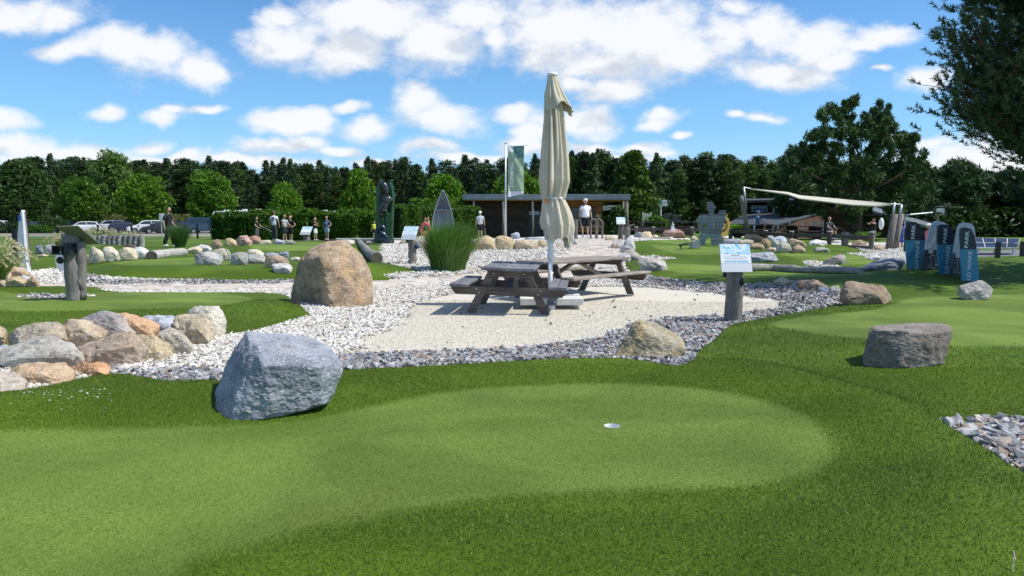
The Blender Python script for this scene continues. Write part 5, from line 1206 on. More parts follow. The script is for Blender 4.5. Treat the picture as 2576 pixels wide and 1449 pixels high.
M_TOPB = wood('blue_grey_table_boards', (.115, .12, .135), (.21, .215, .235), 1)
picnic_table('picnic_table', 'near dark picnic table seen end on with blue grey boards', (.0, 11.72, top(0, 11.72)), R(-6), 1.62, .84, .735, M_TOPB, W_TABX, tilt=R(1.6))
W_OLDY = wood('old_bench_wood_y', (.15, .125, .105), (.34, .30, .26), 1)
T2c = (1.22, 13.66); picnic_table('picnic_table', 'longer weathered picnic table behind the parasol pole running away to the right', (*T2c, top(*T2c)), R(47 - 90), 2.45, .86, .72, W_OLDY, W_TABX)

# closed parasol
px_, YU = 1384, 12.15
pb = at(px_, 755, YU); zb = top(pb.x, YU); UM = thing('parasol', 'tall closed beige parasol tied with a strap between the picnic tables', 'parasol', (pb.x, YU, zb))
def uz(py): return at(px_, py, YU).z - zb
def ux(px, py=400): return at(px, py, YU).x - pb.x
mb = MB(); mb.tube([(0, 0, .0), (0, 0, uz(640))], .040, 14); mb.build('pole', M_WPAINT, UM, smooth=True)
mb = MB(); mb.tube([(0, 0, uz(640)), (0, 0, uz(215))], .031, 12); mb.build('upper_pole', M_WPAINT, UM, smooth=True)
mb = MB(); mb.lathe([(.042, uz(652)), (.058, uz(650)), (.058, uz(640)), (.048, uz(636)), (.048, uz(616)), (.068, uz(613)), (.068, uz(604)), (.045, uz(600))], 14); mb.build('slider', M_WPAINT, UM, smooth=True)
for k in range(8):
    a = k * math.pi / 4 + .3; mb = MB(); mb.tube([(.058 * math.cos(a), .058 * math.sin(a), uz(610)), (.085 * math.cos(a), .085 * math.sin(a), uz(560)), (.075 * math.cos(a), .075 * math.sin(a), uz(500))], .011, 5); mb.build('strut', M_WPAINT, UM)
m_cloth, t, b = newmat('beige_canvas'); oc = t.add('ShaderNodeTexCoord').outputs['Object']
c = t.mix(t.smooth(t.noise(oc, 2.2, 4), .35, .7), (.53, .48, .36), (.61, .56, .44)); c = t.mix(t.smooth(t.noise(oc, 9, 4), .5, .8, 0, .25), c, (.45, .39, .26)); t.l.new(c, b.inputs['Base Color'])
b.inputs['Roughness'].default_value = .8; b.inputs['Specular IOR Level'].default_value = .2; t.l.new(t.bump(t.noise(oc, 140, 2), .15, .003), b.inputs['Normal'])
def drape(name, rows_, nth, folds, amp, seed, hem=None, mat=m_cloth, parent=UM, cap=False, bulge=None, sharp=.7):
    """rows_: (picture row, centre px, half width px, fold amount) -> draped tube of cloth"""
    r = np.random.default_rng(seed); V = []; nr = 64; ys = np.array([q[0] for q in rows_]); th = np.linspace(0, 2 * np.pi, nth, endpoint=False)
    phs = r.random(6) * 6.28
    for i in range(nr):
        s = i / (nr - 1); y = ys[0] + (ys[-1] - ys[0]) * s; cxp = np.interp(y, ys, [q[1] for q in rows_]); hw = np.interp(y, ys, [q[2] for q in rows_]); fa = np.interp(y, ys, [q[3] for q in rows_])
        f = np.sin(folds * th + phs[0] + .8 * np.sin(s * 4 + phs[1])) * .6 + np.sin((folds * 2 - 3) * th + phs[2] + 1.2 * s) * .35 + np.sin((folds + 5) * th + phs[3] - 1.5 * s) * .35
        f = np.sign(f) * np.abs(f) ** sharp
        rad = (hw / F * YU) * (1 + amp * fa * (f - .35)); z = uz(y) + (hem(th, s) if hem else 0)
        c0 = ux(cxp); dxy = bulge(th, s) if bulge else 0
        V.append(np.stack([c0 + (rad + dxy) * np.cos(th), (rad + dxy) * np.sin(th) * .95, z + 0 * th], 1))
    V = np.concatenate(V); idx = np.arange(nr * nth).reshape(nr, nth); j2 = np.roll(idx, -1, 1)
    Fq = np.stack([idx[:-1], j2[:-1], j2[1:], idx[1:]], -1).reshape(-1, 4)
    me = npmesh(name, V, Fq, mat, True); o = link(name, me, parent); m = o.modifiers.new('solid', 'SOLIDIFY'); m.thickness = .004; return o
drape('canopy', [(208, 1388, 13, .3), (240, 1390, 20, .8), (300, 1394, 24, 1), (400, 1397, 32, 1), (455, 1397, 35, 1.1), (485, 1395, 29, 1.2), (502, 1393, 27, .8)], 220, 9, .20, 3)
drape('canopy_top', [(184, 1389, 8, .1), (190, 1389, 12, .3), (215, 1391, 16, .6), (240, 1395, 22, .9), (262, 1399, 26, 1.0), (276, 1400, 28, 1.2)], 180, 6, .16, 7,
      hem=lambda th, s: (s ** 4) * (-.07 * np.sin(th * 2 + .6) - .05 * np.cos(th * 3) + .06 * (np.cos(th) < -.2)), bulge=lambda th, s: s ** 3 * .045 * np.exp(-((th - 6.0) % 6.283 - 0) ** 2) + s ** 3 * .05 * (np.cos(th) > .6))
drape('canopy_skirt', [(500, 1393, 26, .8), (520, 1395, 30, .8), (545, 1398, 34, .9), (565, 1399, 37, 1), (585, 1400, 36, 1), (600, 1400, 33, 1)], 220, 7, .17, 9,
      hem=lambda th, s: (s ** 1.5) * (-.11 * np.cos(th - .2) - .06 * np.sin(th * 3 + 1.0) + .04 * np.sin(th * 7)) , bulge=lambda th, s: .07 * math.sin(math.pi * min(1, s * 1.05)) * np.cos(th) ** 2 * (np.cos(th) > 0))
mb = MB(); mb.lathe([(.0, uz(181)), (.05, uz(182)), (.085, uz(185)), (.095, uz(190)), (.08, uz(192))], 18, (ux(1389), 0, 0)); mb.build('finial', M_WPAINT, UM, smooth=True)
mb = MB(); mb.lathe([(.178, uz(502)), (.186, uz(501)), (.186, uz(498)), (.178, uz(497))], 40, (ux(1393), 0, 0)); mb.build('strap', simple('pale_strap', (.62, .62, .66), .6), UM, smooth=True)
mb = MB(); mb.box((ux(1373), -.17, uz(506)), (.05, .03, .07), (0, 0, .4)); mb.build('strap_knot', simple('orange_tag', (.55, .20, .05), .6), UM)
mb = MB(); mb.box((0, 0, .03), (1.0, .11, .06)); mb.box((0, 0, .032), (.11, 1.0, .062)); mb.box((0, 0, .12), (.13, .13, .2)); mb.build('base_cross', M_GALV, UM)
for i, (dx, dy) in enumerate(((-.30, .28), (.30, .28), (-.30, -.28), (.30, -.28))):
    mb = MB(); mb.box((dx, dy, .125), (.44, .42, .11)); mb.build('base_slab', simple('concrete_slab', (.62, .61, .58), .8, var=.1), UM, bevel=.01)

# sign posts with tilted plates
def sign_print(parent, Wd, Hd, M, seed=0, far=False):
    """printed sheet on a tilted plate, local frame M: x right, y up the plate, z out"""
    rr = random.Random(seed)
    def patch(name, x0, y0, x1, y1, mat, dz=.003):
        mb = MB(); P = [M @ Vector(p) for p in ((x0, y0, dz), (x1, y0, dz), (x1, y1, dz), (x0, y1, dz))]; mb.raw(P, [(0, 1, 2, 3)]); return mb.build(name, mat, parent)
    patch('printed_sheet', -Wd / 2 + .004, -Hd * .18, Wd / 2 - .004, Hd / 2 - .004, M_SHEET, .002)
    patch('sheet_picture', -Wd / 2 + .008, Hd * .14, Wd / 2 - .008, Hd / 2 - .006, M_PIC, .004)
    if far: return
    patch('sheet_heading', -Wd * .14, Hd * .085, Wd * .14, Hd * .105, M_INK, .004)
    mb = MB()
    for k in range(4):
        y = Hd * (.045 - .035 * k); w_ = Wd * (.40 - .06 * (k % 2)); P = [M @ Vector(p) for p in ((-w_, y, .004), (w_, y, .004), (w_, y + .0035, .004), (-w_, y + .0035, .004))]; mb.raw(P, [(0, 1, 2, 3)])
    mb.build('text_lines', M_INKL, parent)
    for (a, b_) in ((-.37, -.18), (-.15, .0), (.03, .40)): patch('blue_label', Wd * a, -Hd * .145, Wd * b_, -Hd * .105, M_BLUE, .004)
M_SHEET = simple('white_print', (.80, .81, .83), .35); M_INK = simple('grey_ink', (.30, .30, .26), .5); M_INKL = simple('pale_ink', (.55, .56, .60), .5); M_BLUE = simple('sky_blue_ink', (.12, .48, .72), .4)
M_PIC, t, b = newmat('sheet_picture'); oc = t.add('ShaderNodeTexCoord').outputs['Object']
t.l.new(t.ramp(t.noise(oc, 13, 5, .6, distortion=1.5), [(.30, (.05, .22, .35)), (.42, (.16, .52, .75)), (.5, (.62, .78, .85)), (.58, (.80, .82, .84)), (.72, (.30, .26, .22))]), b.inputs['Base Color'])
def round_log(mb, p0, p1, r0, r1, seed=0, n=18, m=10, wob=.05):
    rr = np.random.default_rng(seed); p0, p1 = Vector(p0), Vector(p1); path = []; rad = []
    for i in range(m + 1):
        t = i / m; path.append(p0.lerp(p1, t) + Vector((rr.normal(0, .006), rr.normal(0, .006), 0)) * (1 if 0 < i < m else 0)); rad.append((r0 + (r1 - r0) * t) * (1 + rr.normal(0, wob * .4)))
    return mb.tube(path, rad, n)
def sign_post(label, px, py, wpost, top_py, plate, ballpx=None, ballmat=None, Y=None, tilt=28, yaw=0, grp='information sign posts', seed=1, far=False, platew=.43, plateh=.42):
    p = GT(px, py) if Y is None else at(px, py, Y); Yp = p.y; r = wpost / 2 / F * Yp
    t_ = thing('sign_post', label, 'sign post', p, 0, grp); zt = at(px, top_py, Yp).z - p.z
    mb = MB(); round_log(mb, (0, 0, -.1), (.01, .0, zt + .04), r * 1.05, r * .95, seed); mb.build('log_post', W_POST, t_, smooth=True)
    cxp = (at(plate, top_py, Yp).x - p.x); ti = R(tilt)
    M = Matrix.Translation((cxp, -r * .55, zt + .02 + math.cos(ti) * plateh * .5)) @ Matrix.Rotation(R(yaw), 4, 'Z') @ Matrix.Rotation(R(90) - ti, 4, 'X')
    mb = MB(); P = [(sx * platew / 2, sy * plateh / 2, z) for z in (-.012, 0) for sx, sy in ((-1, -1), (1, -1), (1, 1), (-1, 1))]
    mb.raw([M @ Vector(q) for q in P], [(0, 3, 2, 1), (4, 5, 6, 7), (0, 1, 5, 4), (1, 2, 6, 5), (2, 3, 7, 6), (3, 0, 4, 7)]); mb.build('sign_plate', M_ALU2, t_, bevel=.003)
    sign_print(t_, platew, plateh, M, seed, far)
    if not far:
        mb = MB(); mb.box((cxp, .06, zt - .02), (platew * .62, .05, .10)); mb.build('bracket', M_DMET, t_)
    if ballpx:
        bp = at(ballpx[0], ballpx[1], Yp - r * .4); c = bp - p; mb = MB(); mb.sphere(c, ballpx[2] / F * Yp, 16, 12); mb.build('box_lid_ball' if 0 else 'ball', ballmat or M_BLACK, t_, smooth=True)
        mb = MB(); mb.tube([c, Vector((c.x - .06, c.y + .05, c.z + .01))], .012, 6); mb.tube([c + Vector((.0, 0, .03)), c + Vector((.0, .02, ballpx[2] / F * Yp + .05))], .01, 6); mb.build('ball_hook', M_DMET, t_)
    return t_
M_ALU2 = simple('matt_aluminium', (.55, .57, .60), .5, .3)
M_NAVY = simple('navy_plastic', (.015, .045, .10), .3)
sign_post('tall log sign post with a white board and black ball at the grey gravel edge', 1844, 812, 43, 686, 1846, (1862, 708, 12), seed=2, tilt=24)
sign_post('log sign post with a slanting board and navy ball left of the reed clump', 1037, 666, 21, 604, 1032, (1048, 620, 7), M_NAVY, seed=3, tilt=38, yaw=-14, platew=.46, plateh=.50)
sign_post('short stumpy sign board on a rock between the young people', 771, 606, 18, 591, 772, seed=4, tilt=40, yaw=-14, Y=40, platew=.62, plateh=.58, far=True)
sign_post('small white sign board on a dark post beside the kiosk porch', 1561, 604, 14, 565, 1561, (1560, 588, 2.5), M_WPAINT, seed=5, tilt=30, far=True, platew=.42, plateh=.38, Y=34)
# signs seen edge on / from behind
def back_sign(label, px, py, wpost, top_py, c4, Y, seed):
    p = at(px, py, Y); t_ = thing('sign_post', label, 'sign post', p, 0, 'information sign posts'); r = wpost / 2 / F * Y; zt = at(px, top_py, Y).z - p.z
    mb = MB(); round_log(mb, (0, 0, -.1), (-.02, 0, zt), r, r * .95, seed); mb.build('log_post', W_POST, t_, smooth=True)
    Q = [at(a, b_, Y + d_) - p for a, b_, d_ in c4]; n = (Q[1] - Q[0]).cross(Q[3] - Q[0]).normalized() * .012
    mb = MB(); mb.raw(Q + [q + n for q in Q], [(0, 1, 2, 3), (7, 6, 5, 4), (0, 4, 5, 1), (1, 5, 6, 2), (2, 6, 7, 3), (3, 7, 4, 0)]); mb.build('sign_plate', simple('plate_back', (.20, .205, .165), .6, .1, var=.1), t_)
    return t_
p = GT(192, 753)
bs = back_sign('thick log sign post at the left seen from behind with a black ball', 192, 752, 46, 584, [(141, 570, -.34), (196, 569, -.34), (251, 614, .16), (197, 614, .16)], p.y, 6)
YS = p.y; p = at(192, 752, YS)
mb = MB(); a_ = at(141, 628, YS - .1) - p; b_ = at(190, 628, YS - .1) - p
for dz in (-.065, .06): mb.box(((a_.x + b_.x) / 2, -.13, a_.z + dz), (b_.x - a_.x, .2, .02))
for fx in (.05, .5, .95): mb.box((a_.x + (b_.x - a_.x) * fx, -.13, a_.z), (.02, .18, .12))
mb.box((b_.x - .06, -.12, a_.z + .03), (.12, .18, .16)); mb.build('pencil_box', M_DMET, bs)
mb = MB(); mb.sphere(at(151, 655, YS - .15) - p, 9.6 / F * YS, 16, 12, (1, .5, .92)); mb.build('ball', M_BLACK, bs, smooth=True)
mb = MB(); round_log(mb, at(207, 752, YS) - p + Vector((0, -.02, 0)), at(207, 607, YS) - p + Vector((0, -.02, 0)), .075, .065, 9); mb.build('log_half', W_POST, bs, smooth=True)
back_sign('log sign post with a tilted green plate in front of the rail fence', 2125, 641, 18, 584, [(2108, 571, -.2), (2121, 578, -.2), (2143, 591, .25), (2131, 585, .3)], 32.5, 7)
back_sign('dark log sign post seen edge on at the top of the paved path', 1578, 606, 15, 573, [(1562, 579, -.3), (1584, 566, -.1), (1598, 564, .3), (1578, 576, .1)], 33.5, 8)

# surfboards stuck in the ground
def upright(name, label, cat, poly, px, py, th, mat, edge_mat=None, yaw=0, Y=None, group=None, lean=0):
    p = GT(px, py) if Y is None else at(px, py, Y); Yp = p.y; t_ = thing(name, label, cat, p, 0, group); t_.rotation_euler = (lean, 0, R(yaw))
    pl = [((at(a, b_, Yp) - p).x / max(.3, math.cos(R(yaw))), (at(a, b_, Yp) - p).z) for a, b_ in poly]
    return t_, pl
M_SURF = simple('surfboard_white', (.66, .68, .68), .35, var=.06)
poly = [(59, 528), (55, 536), (51, 556), (48, 585), (47, 620), (50, 652), (56, 690), (60, 700), (76, 702), (75, 680), (70, 640), (67, 600), (64, 560), (61, 533)]
t_, pl = upright('surfboard', 'tall white surfboard with a blue badge standing in the pebbles', 'surfboard', poly, 64, 694, .16, M_SURF, yaw=-9)
mb = MB(); mb.prism(pl, .12); mb.build('board', M_SURF, t_, bevel=.012)
bx = [q for q in pl]; c0 = at(53.5, 549, YS)
mb = MB(); Ys_ = t_.location.y; q0 = at(51.5, 543, Ys_) - t_.location; q1 = at(58, 554, Ys_) - t_.location; mb.box(((q0.x + q1.x) / 2 / .85, -.082, (q0.z + q1.z) / 2), (.07, .003, .14)); mb.build('blue_badge', simple('badge_blue', (.03, .12, .45), .4), t_)
mb = MB(); q = [at(a, b_, Ys_) - t_.location for a, b_ in ((61, 530), (66.5, 580), (70, 625), (74, 668))]; mb.tube([(v.x / .85 + .012, .02, v.z) for v in q], .012, 5); mb.build('dark_rail', simple('dark_rail', (.10, .03, .03), .5), t_)
poly = [(142, 640), (140, 655), (143, 668), (150, 680), (160, 690), (172, 698), (172, 636), (150, 634)]
t_, pl = upright('surfboard', 'short curved white board half hidden by the thick log post', 'surfboard', poly, 160, 691, .1, M_SURF, yaw=-10)
mb = MB(); mb.prism(pl, .1); mb.build('board', M_SURF, t_, bevel=.012)

# wake park boards
M_NVY = simple('navy_board', (.018, .028, .045), .45, var=.1, vscale=14); M_TEAL = simple('teal_board', (.05, .24, .36), .45, var=.08, vscale=14)
M_GREYB = simple('silver_board', (.50, .53, .56), .45, var=.08); M_LET = simple('board_lettering', (.60, .64, .66), .5); M_CHAR = simple('charcoal_board', (.055, .06, .07), .5, var=.1)
def wake_board(label, poly, px, py, Y, split, top_m, bot_m, text=None, tsize=.2, yaw=0, outline=None, wavy=False):
    Y = GT(px, py).y; p = at(px, py, Y); t_ = thing('wake_board', label, 'wakeboard', p, 0, 'upright wake park boards')
    P = [at(a, b_, Y) - p for a, b_ in poly]; pl = [(v.x, v.z) for v in P]; zs = (at(px, split, Y) - p).z
    for nm, mt, lo, hi in (('upper_board', top_m, zs, 9), ('lower_board', bot_m, -9, zs)):
        me = curve_solid([pl], .05); bm = bmesh.new(); bm.from_mesh(me); 
        if lo > -9:
            rg = bmesh.ops.bisect_plane(bm, geom=bm.verts[:] + bm.edges[:] + bm.faces[:], plane_co=(0, lo, 0), plane_no=(0, -1, 0), clear_outer=True)
        if hi < 9:
            rg = bmesh.ops.bisect_plane(bm, geom=bm.verts[:] + bm.edges[:] + bm.faces[:], plane_co=(0, hi, 0), plane_no=(0, 1, 0), clear_outer=True)
        bmesh.ops.holes_fill(bm, edges=bm.edges[:]); bm.to_mesh(me); bm.free(); me.transform(Matrix.Rotation(R(90), 4, 'X')); me.materials.clear(); me.materials.append(mt); link(nm, me, t_)
    if text:
        for s, tx, ty, sz, ln in text:
            me = text_mesh(s, 1.0, .028, .0); xs = [v.co.x for v in me.vertices]; ys = [v.co.y for v in me.vertices]; w0 = max(xs) - min(xs); h0 = max(ys) - min(ys)
            me.transform(Matrix.Scale(ln / F * Y / w0, 4, (1, 0, 0)) @ Matrix.Scale(sz / F * Y / h0, 4, (0, 1, 0)))
            me.transform(Matrix.Rotation(R(90), 4, 'X') @ Matrix.Rotation(R(90), 4, 'Z')); q = at(tx, ty, Y) - p
            me.transform(Matrix.Translation((q.x, -.028, q.z))); me.materials.append(M_LET); link('lettering', me, t_)
    if outline:
        mb = MB()
        for ln in outline:
            Q = [at(a, b_, Y) - p for a, b_ in ln]; mb.tube([(v.x, -.027, v.z) for v in Q], .004, 4)
        mb.build('line_drawing', M_LET, t_)
    if wavy: pass
    return t_
def Wc(x, z): return (.2919 * x + 2239, .2919 * z + 515.8)
def W_(l): return [Wc(a, b_) for a, b_ in l]
wb1 = W_([(130, 300), (128, 220), (140, 175), (165, 148), (215, 145), (250, 170), (278, 220), (300, 300), (285, 450), (270, 560), (150, 560), (140, 450)])
wake_board('left navy and teal board of the upright row', wb1, *Wc(210, 552), 17.2, Wc(0, 303)[1], M_NVY, M_TEAL, [('PARK', *Wc(195, 232), 9.5, 36), ('ILD WAKE', *Wc(230, 432), 9.5, 70)])
def scallop(pl): return pl
wb2 = W_([(300, 390), (318, 300), (345, 200), (365, 150), (400, 137), (450, 145), (497, 170), (510, 300), (500, 420), (480, 575), (275, 572), (285, 470)])
OL = [[(345, 440), (350, 540), (365, 545), (382, 540), (385, 470), (375, 435), (355, 432), (345, 440)], [(385, 435), (400, 428), (402, 440)], [(345, 445), (330, 455), (350, 462)], [(345, 505), (315, 540), (350, 540)], [(385, 510), (408, 520)]]
wake_board('second board, silver scalloped top with a surfboard drawing below', wb2, *Wc(380, 562), 16.8, Wc(0, 384)[1], M_GREYB, M_CHAR, None, outline=[W_(l) for l in OL])
mb = MB()
wb3 = W_([(405, 350), (405, 260), (408, 180), (440, 165), (500, 170), (540, 215), (556, 290), (548, 420), (515, 600), (420, 600), (412, 480)])
wake_board('middle navy and teal board overlapping a silver one', wb3, *Wc(465, 596), 16.3, Wc(0, 340)[1], M_NVY, M_TEAL, [('PARK', *Wc(470, 262), 9.5, 40), ('LD WAKE', *Wc(490, 470), 9.5, 68)])
wb4 = W_([(545, 415), (560, 300), (580, 200), (600, 160), (630, 150), (690, 158), (722, 185), (735, 290), (735, 420), (700, 625), (515, 620), (530, 500)])
OL2 = [[(572, 490), (575, 580), (590, 585), (603, 580)], [(603, 475), (590, 468), (575, 475), (572, 490)], [(575, 495), (560, 500), (577, 505)], [(575, 550), (540, 580), (578, 582)]]
wake_board('tall silver topped charcoal board second from the right', wb4, *Wc(620, 618), 15.9, Wc(0, 414)[1], M_GREYB, M_CHAR, None, outline=[W_(l) for l in OL2])
wb5 = W_([(608, 380), (600, 270), (604, 205), (640, 190), (690, 205), (722, 260), (742, 380), (752, 480), (762, 660), (612, 665), (608, 500)])
wake_board('front right navy and teal board behind the split rock', wb5, *Wc(685, 655), 15.4, Wc(0, 380)[1], M_NVY, M_TEAL, [('PARK', *Wc(655, 298), 9.5, 43), ('LD WAKE', *Wc(678, 522), 9.5, 73)])
for (cx_, cz_, nm_) in ((350, 395, 'second board'), (583, 430, 'tall silver')):
    o = [x for x in bpy.data.objects if x.name.startswith('wake_board') and x['label'].startswith(nm_)][0]; q = at(*Wc(cx_, cz_), o.location.y - .035); mb = MB(); mb.prism([(-.055, .07), (.055, .07), (.055, -.02), (.03, -.065), (-.03, -.065), (-.055, -.02)], .02); mb.build('board_tab', M_GREYB, o, loc=q - o.location)

# wooden warrior cut from planks
YW = 31.0; pw = at(1790, 632, YW); pw.z = top(pw.x, YW) ; Kk = lambda l, dz=0: [((at(1710.6 + .1302 * a, 490.5 + .1302 * b_, YW) - pw).x, (at(1710.6 + .1302 * a, 490.5 + .1302 * b_, YW) - at(1790, 632, YW)).z - .02) for a, b_ in l]
war = thing('wooden_warrior', 'grey plank cut out figure of a warrior with pointed helmet on the far green', 'wooden figure', pw, R(-9))
outl = [(530, 235), (612, 222), (688, 345), (642, 412), (642, 472), (745, 468), (752, 402), (868, 392), (862, 560), (830, 700), (770, 820), (800, 930), (832, 1010), (800, 1100), (650, 1102), (600, 1010), (612, 950), (572, 905), (505, 955), (480, 1020), (490, 1110), (340, 1112), (345, 1030), (385, 985), (375, 870), (435, 800), (370, 800), (355, 650), (305, 615), (395, 480), (560, 470), (570, 440), (530, 385)]
h1 = [(435, 712), (495, 650), (510, 710), (450, 745)]; h2 = [(648, 720), (660, 632), (685, 626), (668, 728)]
me0 = curve_solid([Kk(outl), Kk(h1), Kk(h2)], .26)
zs_ = [q[1] for q in Kk(outl)]; z0, z1 = min(zs_), max(zs_); nb = 13
for i in range(nb):
    lo = z0 + (z1 - z0) * i / nb + .006; hi = z0 + (z1 - z0) * (i + 1) / nb - .006; bm = bmesh.new(); bm.from_mesh(me0)
    for co, no in (((0, lo, 0), (0, -1, 0)), ((0, hi, 0), (0, 1, 0))): bmesh.ops.bisect_plane(bm, geom=bm.verts[:] + bm.edges[:] + bm.faces[:], plane_co=co, plane_no=no, clear_outer=True)
    bmesh.ops.holes_fill(bm, edges=bm.edges[:]); me = bpy.data.meshes.new('plank'); bm.to_mesh(me); bm.free(); me.transform(Matrix.Translation((0, random.uniform(-.008, .008), 0)) @ Matrix.Rotation(R(90), 4, 'X')); me.materials.append(W_WAR); link('plank', me, war)
me1 = curve_solid([Kk(outl), Kk(h1), Kk(h2)], .20); me1.transform(Matrix.Rotation(R(90), 4, 'X')); me1.materials.clear(); me1.materials.append(M_DMET); me1.transform(Matrix.Scale(.985, 4)); link('core_board', me1, war)
# gold ship's wheel leaning behind it
M_GOLD = simple('ochre_painted_wood', (.42, .27, .07), .6, var=.2)
pc = at(1710.6 + .1302 * 800, 490.5 + .1302 * 590, 33); wh = thing('ship_wheel', 'ochre wooden ships wheel standing behind the warrior', 'ships wheel', (pc.x, 33, top(pc.x, 33)), R(28))
zc_ = pc.z - wh.location.z; mb = MB(); n = 36
for r0, r1, th in ((.36, .50, .08), (.12, .20, .08)):
    ringv = []; 
    for i in range(n):
        a = 2 * math.pi * i / n
        for rr_, yv in ((r0, -th / 2), (r1, -th / 2), (r1, th / 2), (r0, th / 2)): ringv.append((rr_ * math.cos(a), yv, zc_ + rr_ * math.sin(a)))
    mb2 = MB(); mb2.raw(ringv, [(4 * i + k, 4 * i + (k + 1) % 4, 4 * ((i + 1) % n) + (k + 1) % 4, 4 * ((i + 1) % n) + k) for i in range(n) for k in range(4)]); mb2.build('rim' if r0 > .3 else 'hub', M_GOLD, wh)
for k in range(8):
    a = k * math.pi / 4 + .2; mb2 = MB(); mb2.tube([(.1 * math.cos(a), 0, zc_ + .1 * math.sin(a)), (.62 * math.cos(a), 0, zc_ + .62 * math.sin(a))], .022, 6); mb2.build('spoke', M_GOLD, wh)
mb2 = MB(); mb2.box((0, .05, (zc_ - .1) / 2), (.08, .08, zc_ - .1)); mb2.build('stand', W_FENCE, wh)
# small toy cannon like object beside it
p = GT(1752, 624); cn = thing('toy_cannon', 'small dark wooden cannon to the left of the warrior', 'cannon', p, 0)
mb = MB(); mb.prism([(-.22, 0), (.12, 0), (.10, .20), (.0, .30), (-.15, .22)], .22); mb.build('carriage', W_WAR, cn)
mb = MB(); mb.tube([(-.1, -.03, .18), (-.35, -.06, .13), (-.55, -.08, .10)], .022, 7); mb.tube([(-.1, .06, .20), (-.35, .03, .16), (-.55, .0, .12)], .02, 7); mb.sphere((-.57, -.05, .10), .06, 10, 8); mb.tube([(-.56, -.05, .08), (-.56, -.05, -.02)], .02, 6); mb.build('barrel', M_DMET, cn, smooth=True)

# dark angular sculpture
p = at(1696, 575, 47); p.z = top(p.x, 47); sc_b = thing('dark_sculpture', 'dark angular wooden rider sculpture behind the little fountain', 'sculpture', p); Nn = lambda l: [((at(1496.8 + .1302 * a, 490.5 + .1302 * b_, 47) - p).x, (at(1496.8 + .1302 * a, 490.5 + .1302 * b_, 47) - p).z) for a, b_ in l]
M_DW = simple('dark_oiled_wood', (.045, .048, .052), .55, var=.3)
for nm, l in (('wing_beam', [(1340, 375), (1375, 355), (1420, 382), (1455, 362), (1490, 380), (1425, 432), (1392, 412), (1408, 475), (1370, 478)]), ('head_block', [(1485, 430), (1545, 375), (1590, 378), (1615, 435), (1585, 475), (1520, 470)]), ('body_beam', [(1335, 470), (1650, 466), (1712, 545), (1690, 560), (1630, 520), (1560, 540), (1545, 640), (1480, 640), (1450, 560), (1440, 600), (1415, 600), (1400, 540), (1350, 535)])):
    me = curve_solid([Nn(l)], .35); me.transform(Matrix.Rotation(R(90), 4, 'X')); me.materials.clear(); me.materials.append(M_DW); link(nm, me, sc_b)
mb = MB(); mb.box((.3, 0, .3), (1.6, .4, .6)); mb.build('plinth', M_DW, sc_b)

# carved totem with dolphins, waves and fern
m_cv, t, b = newmat('carved_painted_wood'); oc = t.add('ShaderNodeTexCoord').outputs['Object']; zc2 = t.add('ShaderNodeSeparateXYZ', {'Vector': oc}).outputs[2]
gn = t.noise(t.vmath('MULTIPLY', oc, (3, 3, .8)), 3, 4); c = t.mix(t.smooth(gn, .45, .55), (.012, .045, .018), (.030, .10, .030)); c = t.mix(t.smooth(t.noise(oc, 3.3, 4), .52, .68, 0, .8), c, (.03, .028, .032))
t.l.new(c, b.inputs['Base Color']); b.inputs['Roughness'].default_value = .30; b.inputs['Specular IOR Level'].default_value = .6
wvx = t.add('ShaderNodeTexWave', {'Scale': 5.0, 'Distortion': 6.0, 'Detail': 3.0}, bands_direction='X'); t.l.new(t.vmath('MULTIPLY', oc, (1, 1, .25)), wvx.inputs['Vector']); t.l.new(t.bump(wvx.outputs['Fac'], .8, .03), b.inputs['Normal'])
M_CB = simple('carved_dark_blue', (.010, .028, .050), .25, var=.3, spec=.6); M_CG = simple('carved_green', (.016, .075, .022), .28, var=.35, vscale=5, spec=.6); M_CK = simple('carved_grey_black', (.03, .032, .04), .22, var=.4, spec=.7)
YC = 37.0; pcv = at(968, 612, YC); pcv.z = top(pcv.x, YC) - .05; cv = thing('carved_totem', 'tall carved green and black wooden totem with dolphins and fern', 'carved sculpture', pcv)
def cq(px, py, dy=0): v = at(px, py, YC + dy) - pcv; return v
mb = MB(); nth, nr = 40, 60; V = []
for i in range(nr):
    py = 612 - (612 - 500) * i / (nr - 1); hw = np.interp(py, [500, 530, 560, 590, 612], [15, 18, 20, 22, 25]) / F * YC; c = cq(968, py)
    for j in range(nth):
        th = 2 * math.pi * j / nth; rr_ = hw * (1 + .10 * math.sin(3 * th + py * .05) + .07 * math.sin(7 * th - py * .12))
        V.append((c.x + rr_ * math.cos(th), rr_ * .62 * math.sin(th), c.z))
mb.raw(V, [(i * nth + j, i * nth + (j + 1) % nth, (i + 1) * nth + (j + 1) % nth, (i + 1) * nth + j) for i in range(nr - 1) for j in range(nth)] + [tuple(range((nr - 1) * nth, nr * nth))]); mb.build('trunk_block', m_cv, cv, smooth=True)
def ribbon(name, pts, w0, mat, dy=-.25, n=7):
    path = [cq(a, b_, dy) for a, b_ in pts]; k = len(path); dense = []; 
    for i in range(k - 1):
        for s in range(4): dense.append(path[i].lerp(path[i + 1], s / 4))
    dense.append(path[-1]); rad = [w0 * math.sin(math.pi * min(1, .18 + .80 * i / (len(dense) - 1))) ** .6 for i in range(len(dense))]
    mb = MB(); mb.tube(dense, rad, n); mb.build(name, mat, cv, smooth=True)
for k in range(3): ribbon('reed_leaf', [(950 + k * 4, 600), (948 + k * 4, 560), (949 + k * 5, 520), (948 + k * 4, 480), (953 + k * 3, 462), (958 + k * 2.5, 449 + k * 2)], .07, M_CG, -.18 - .05 * (k % 2))
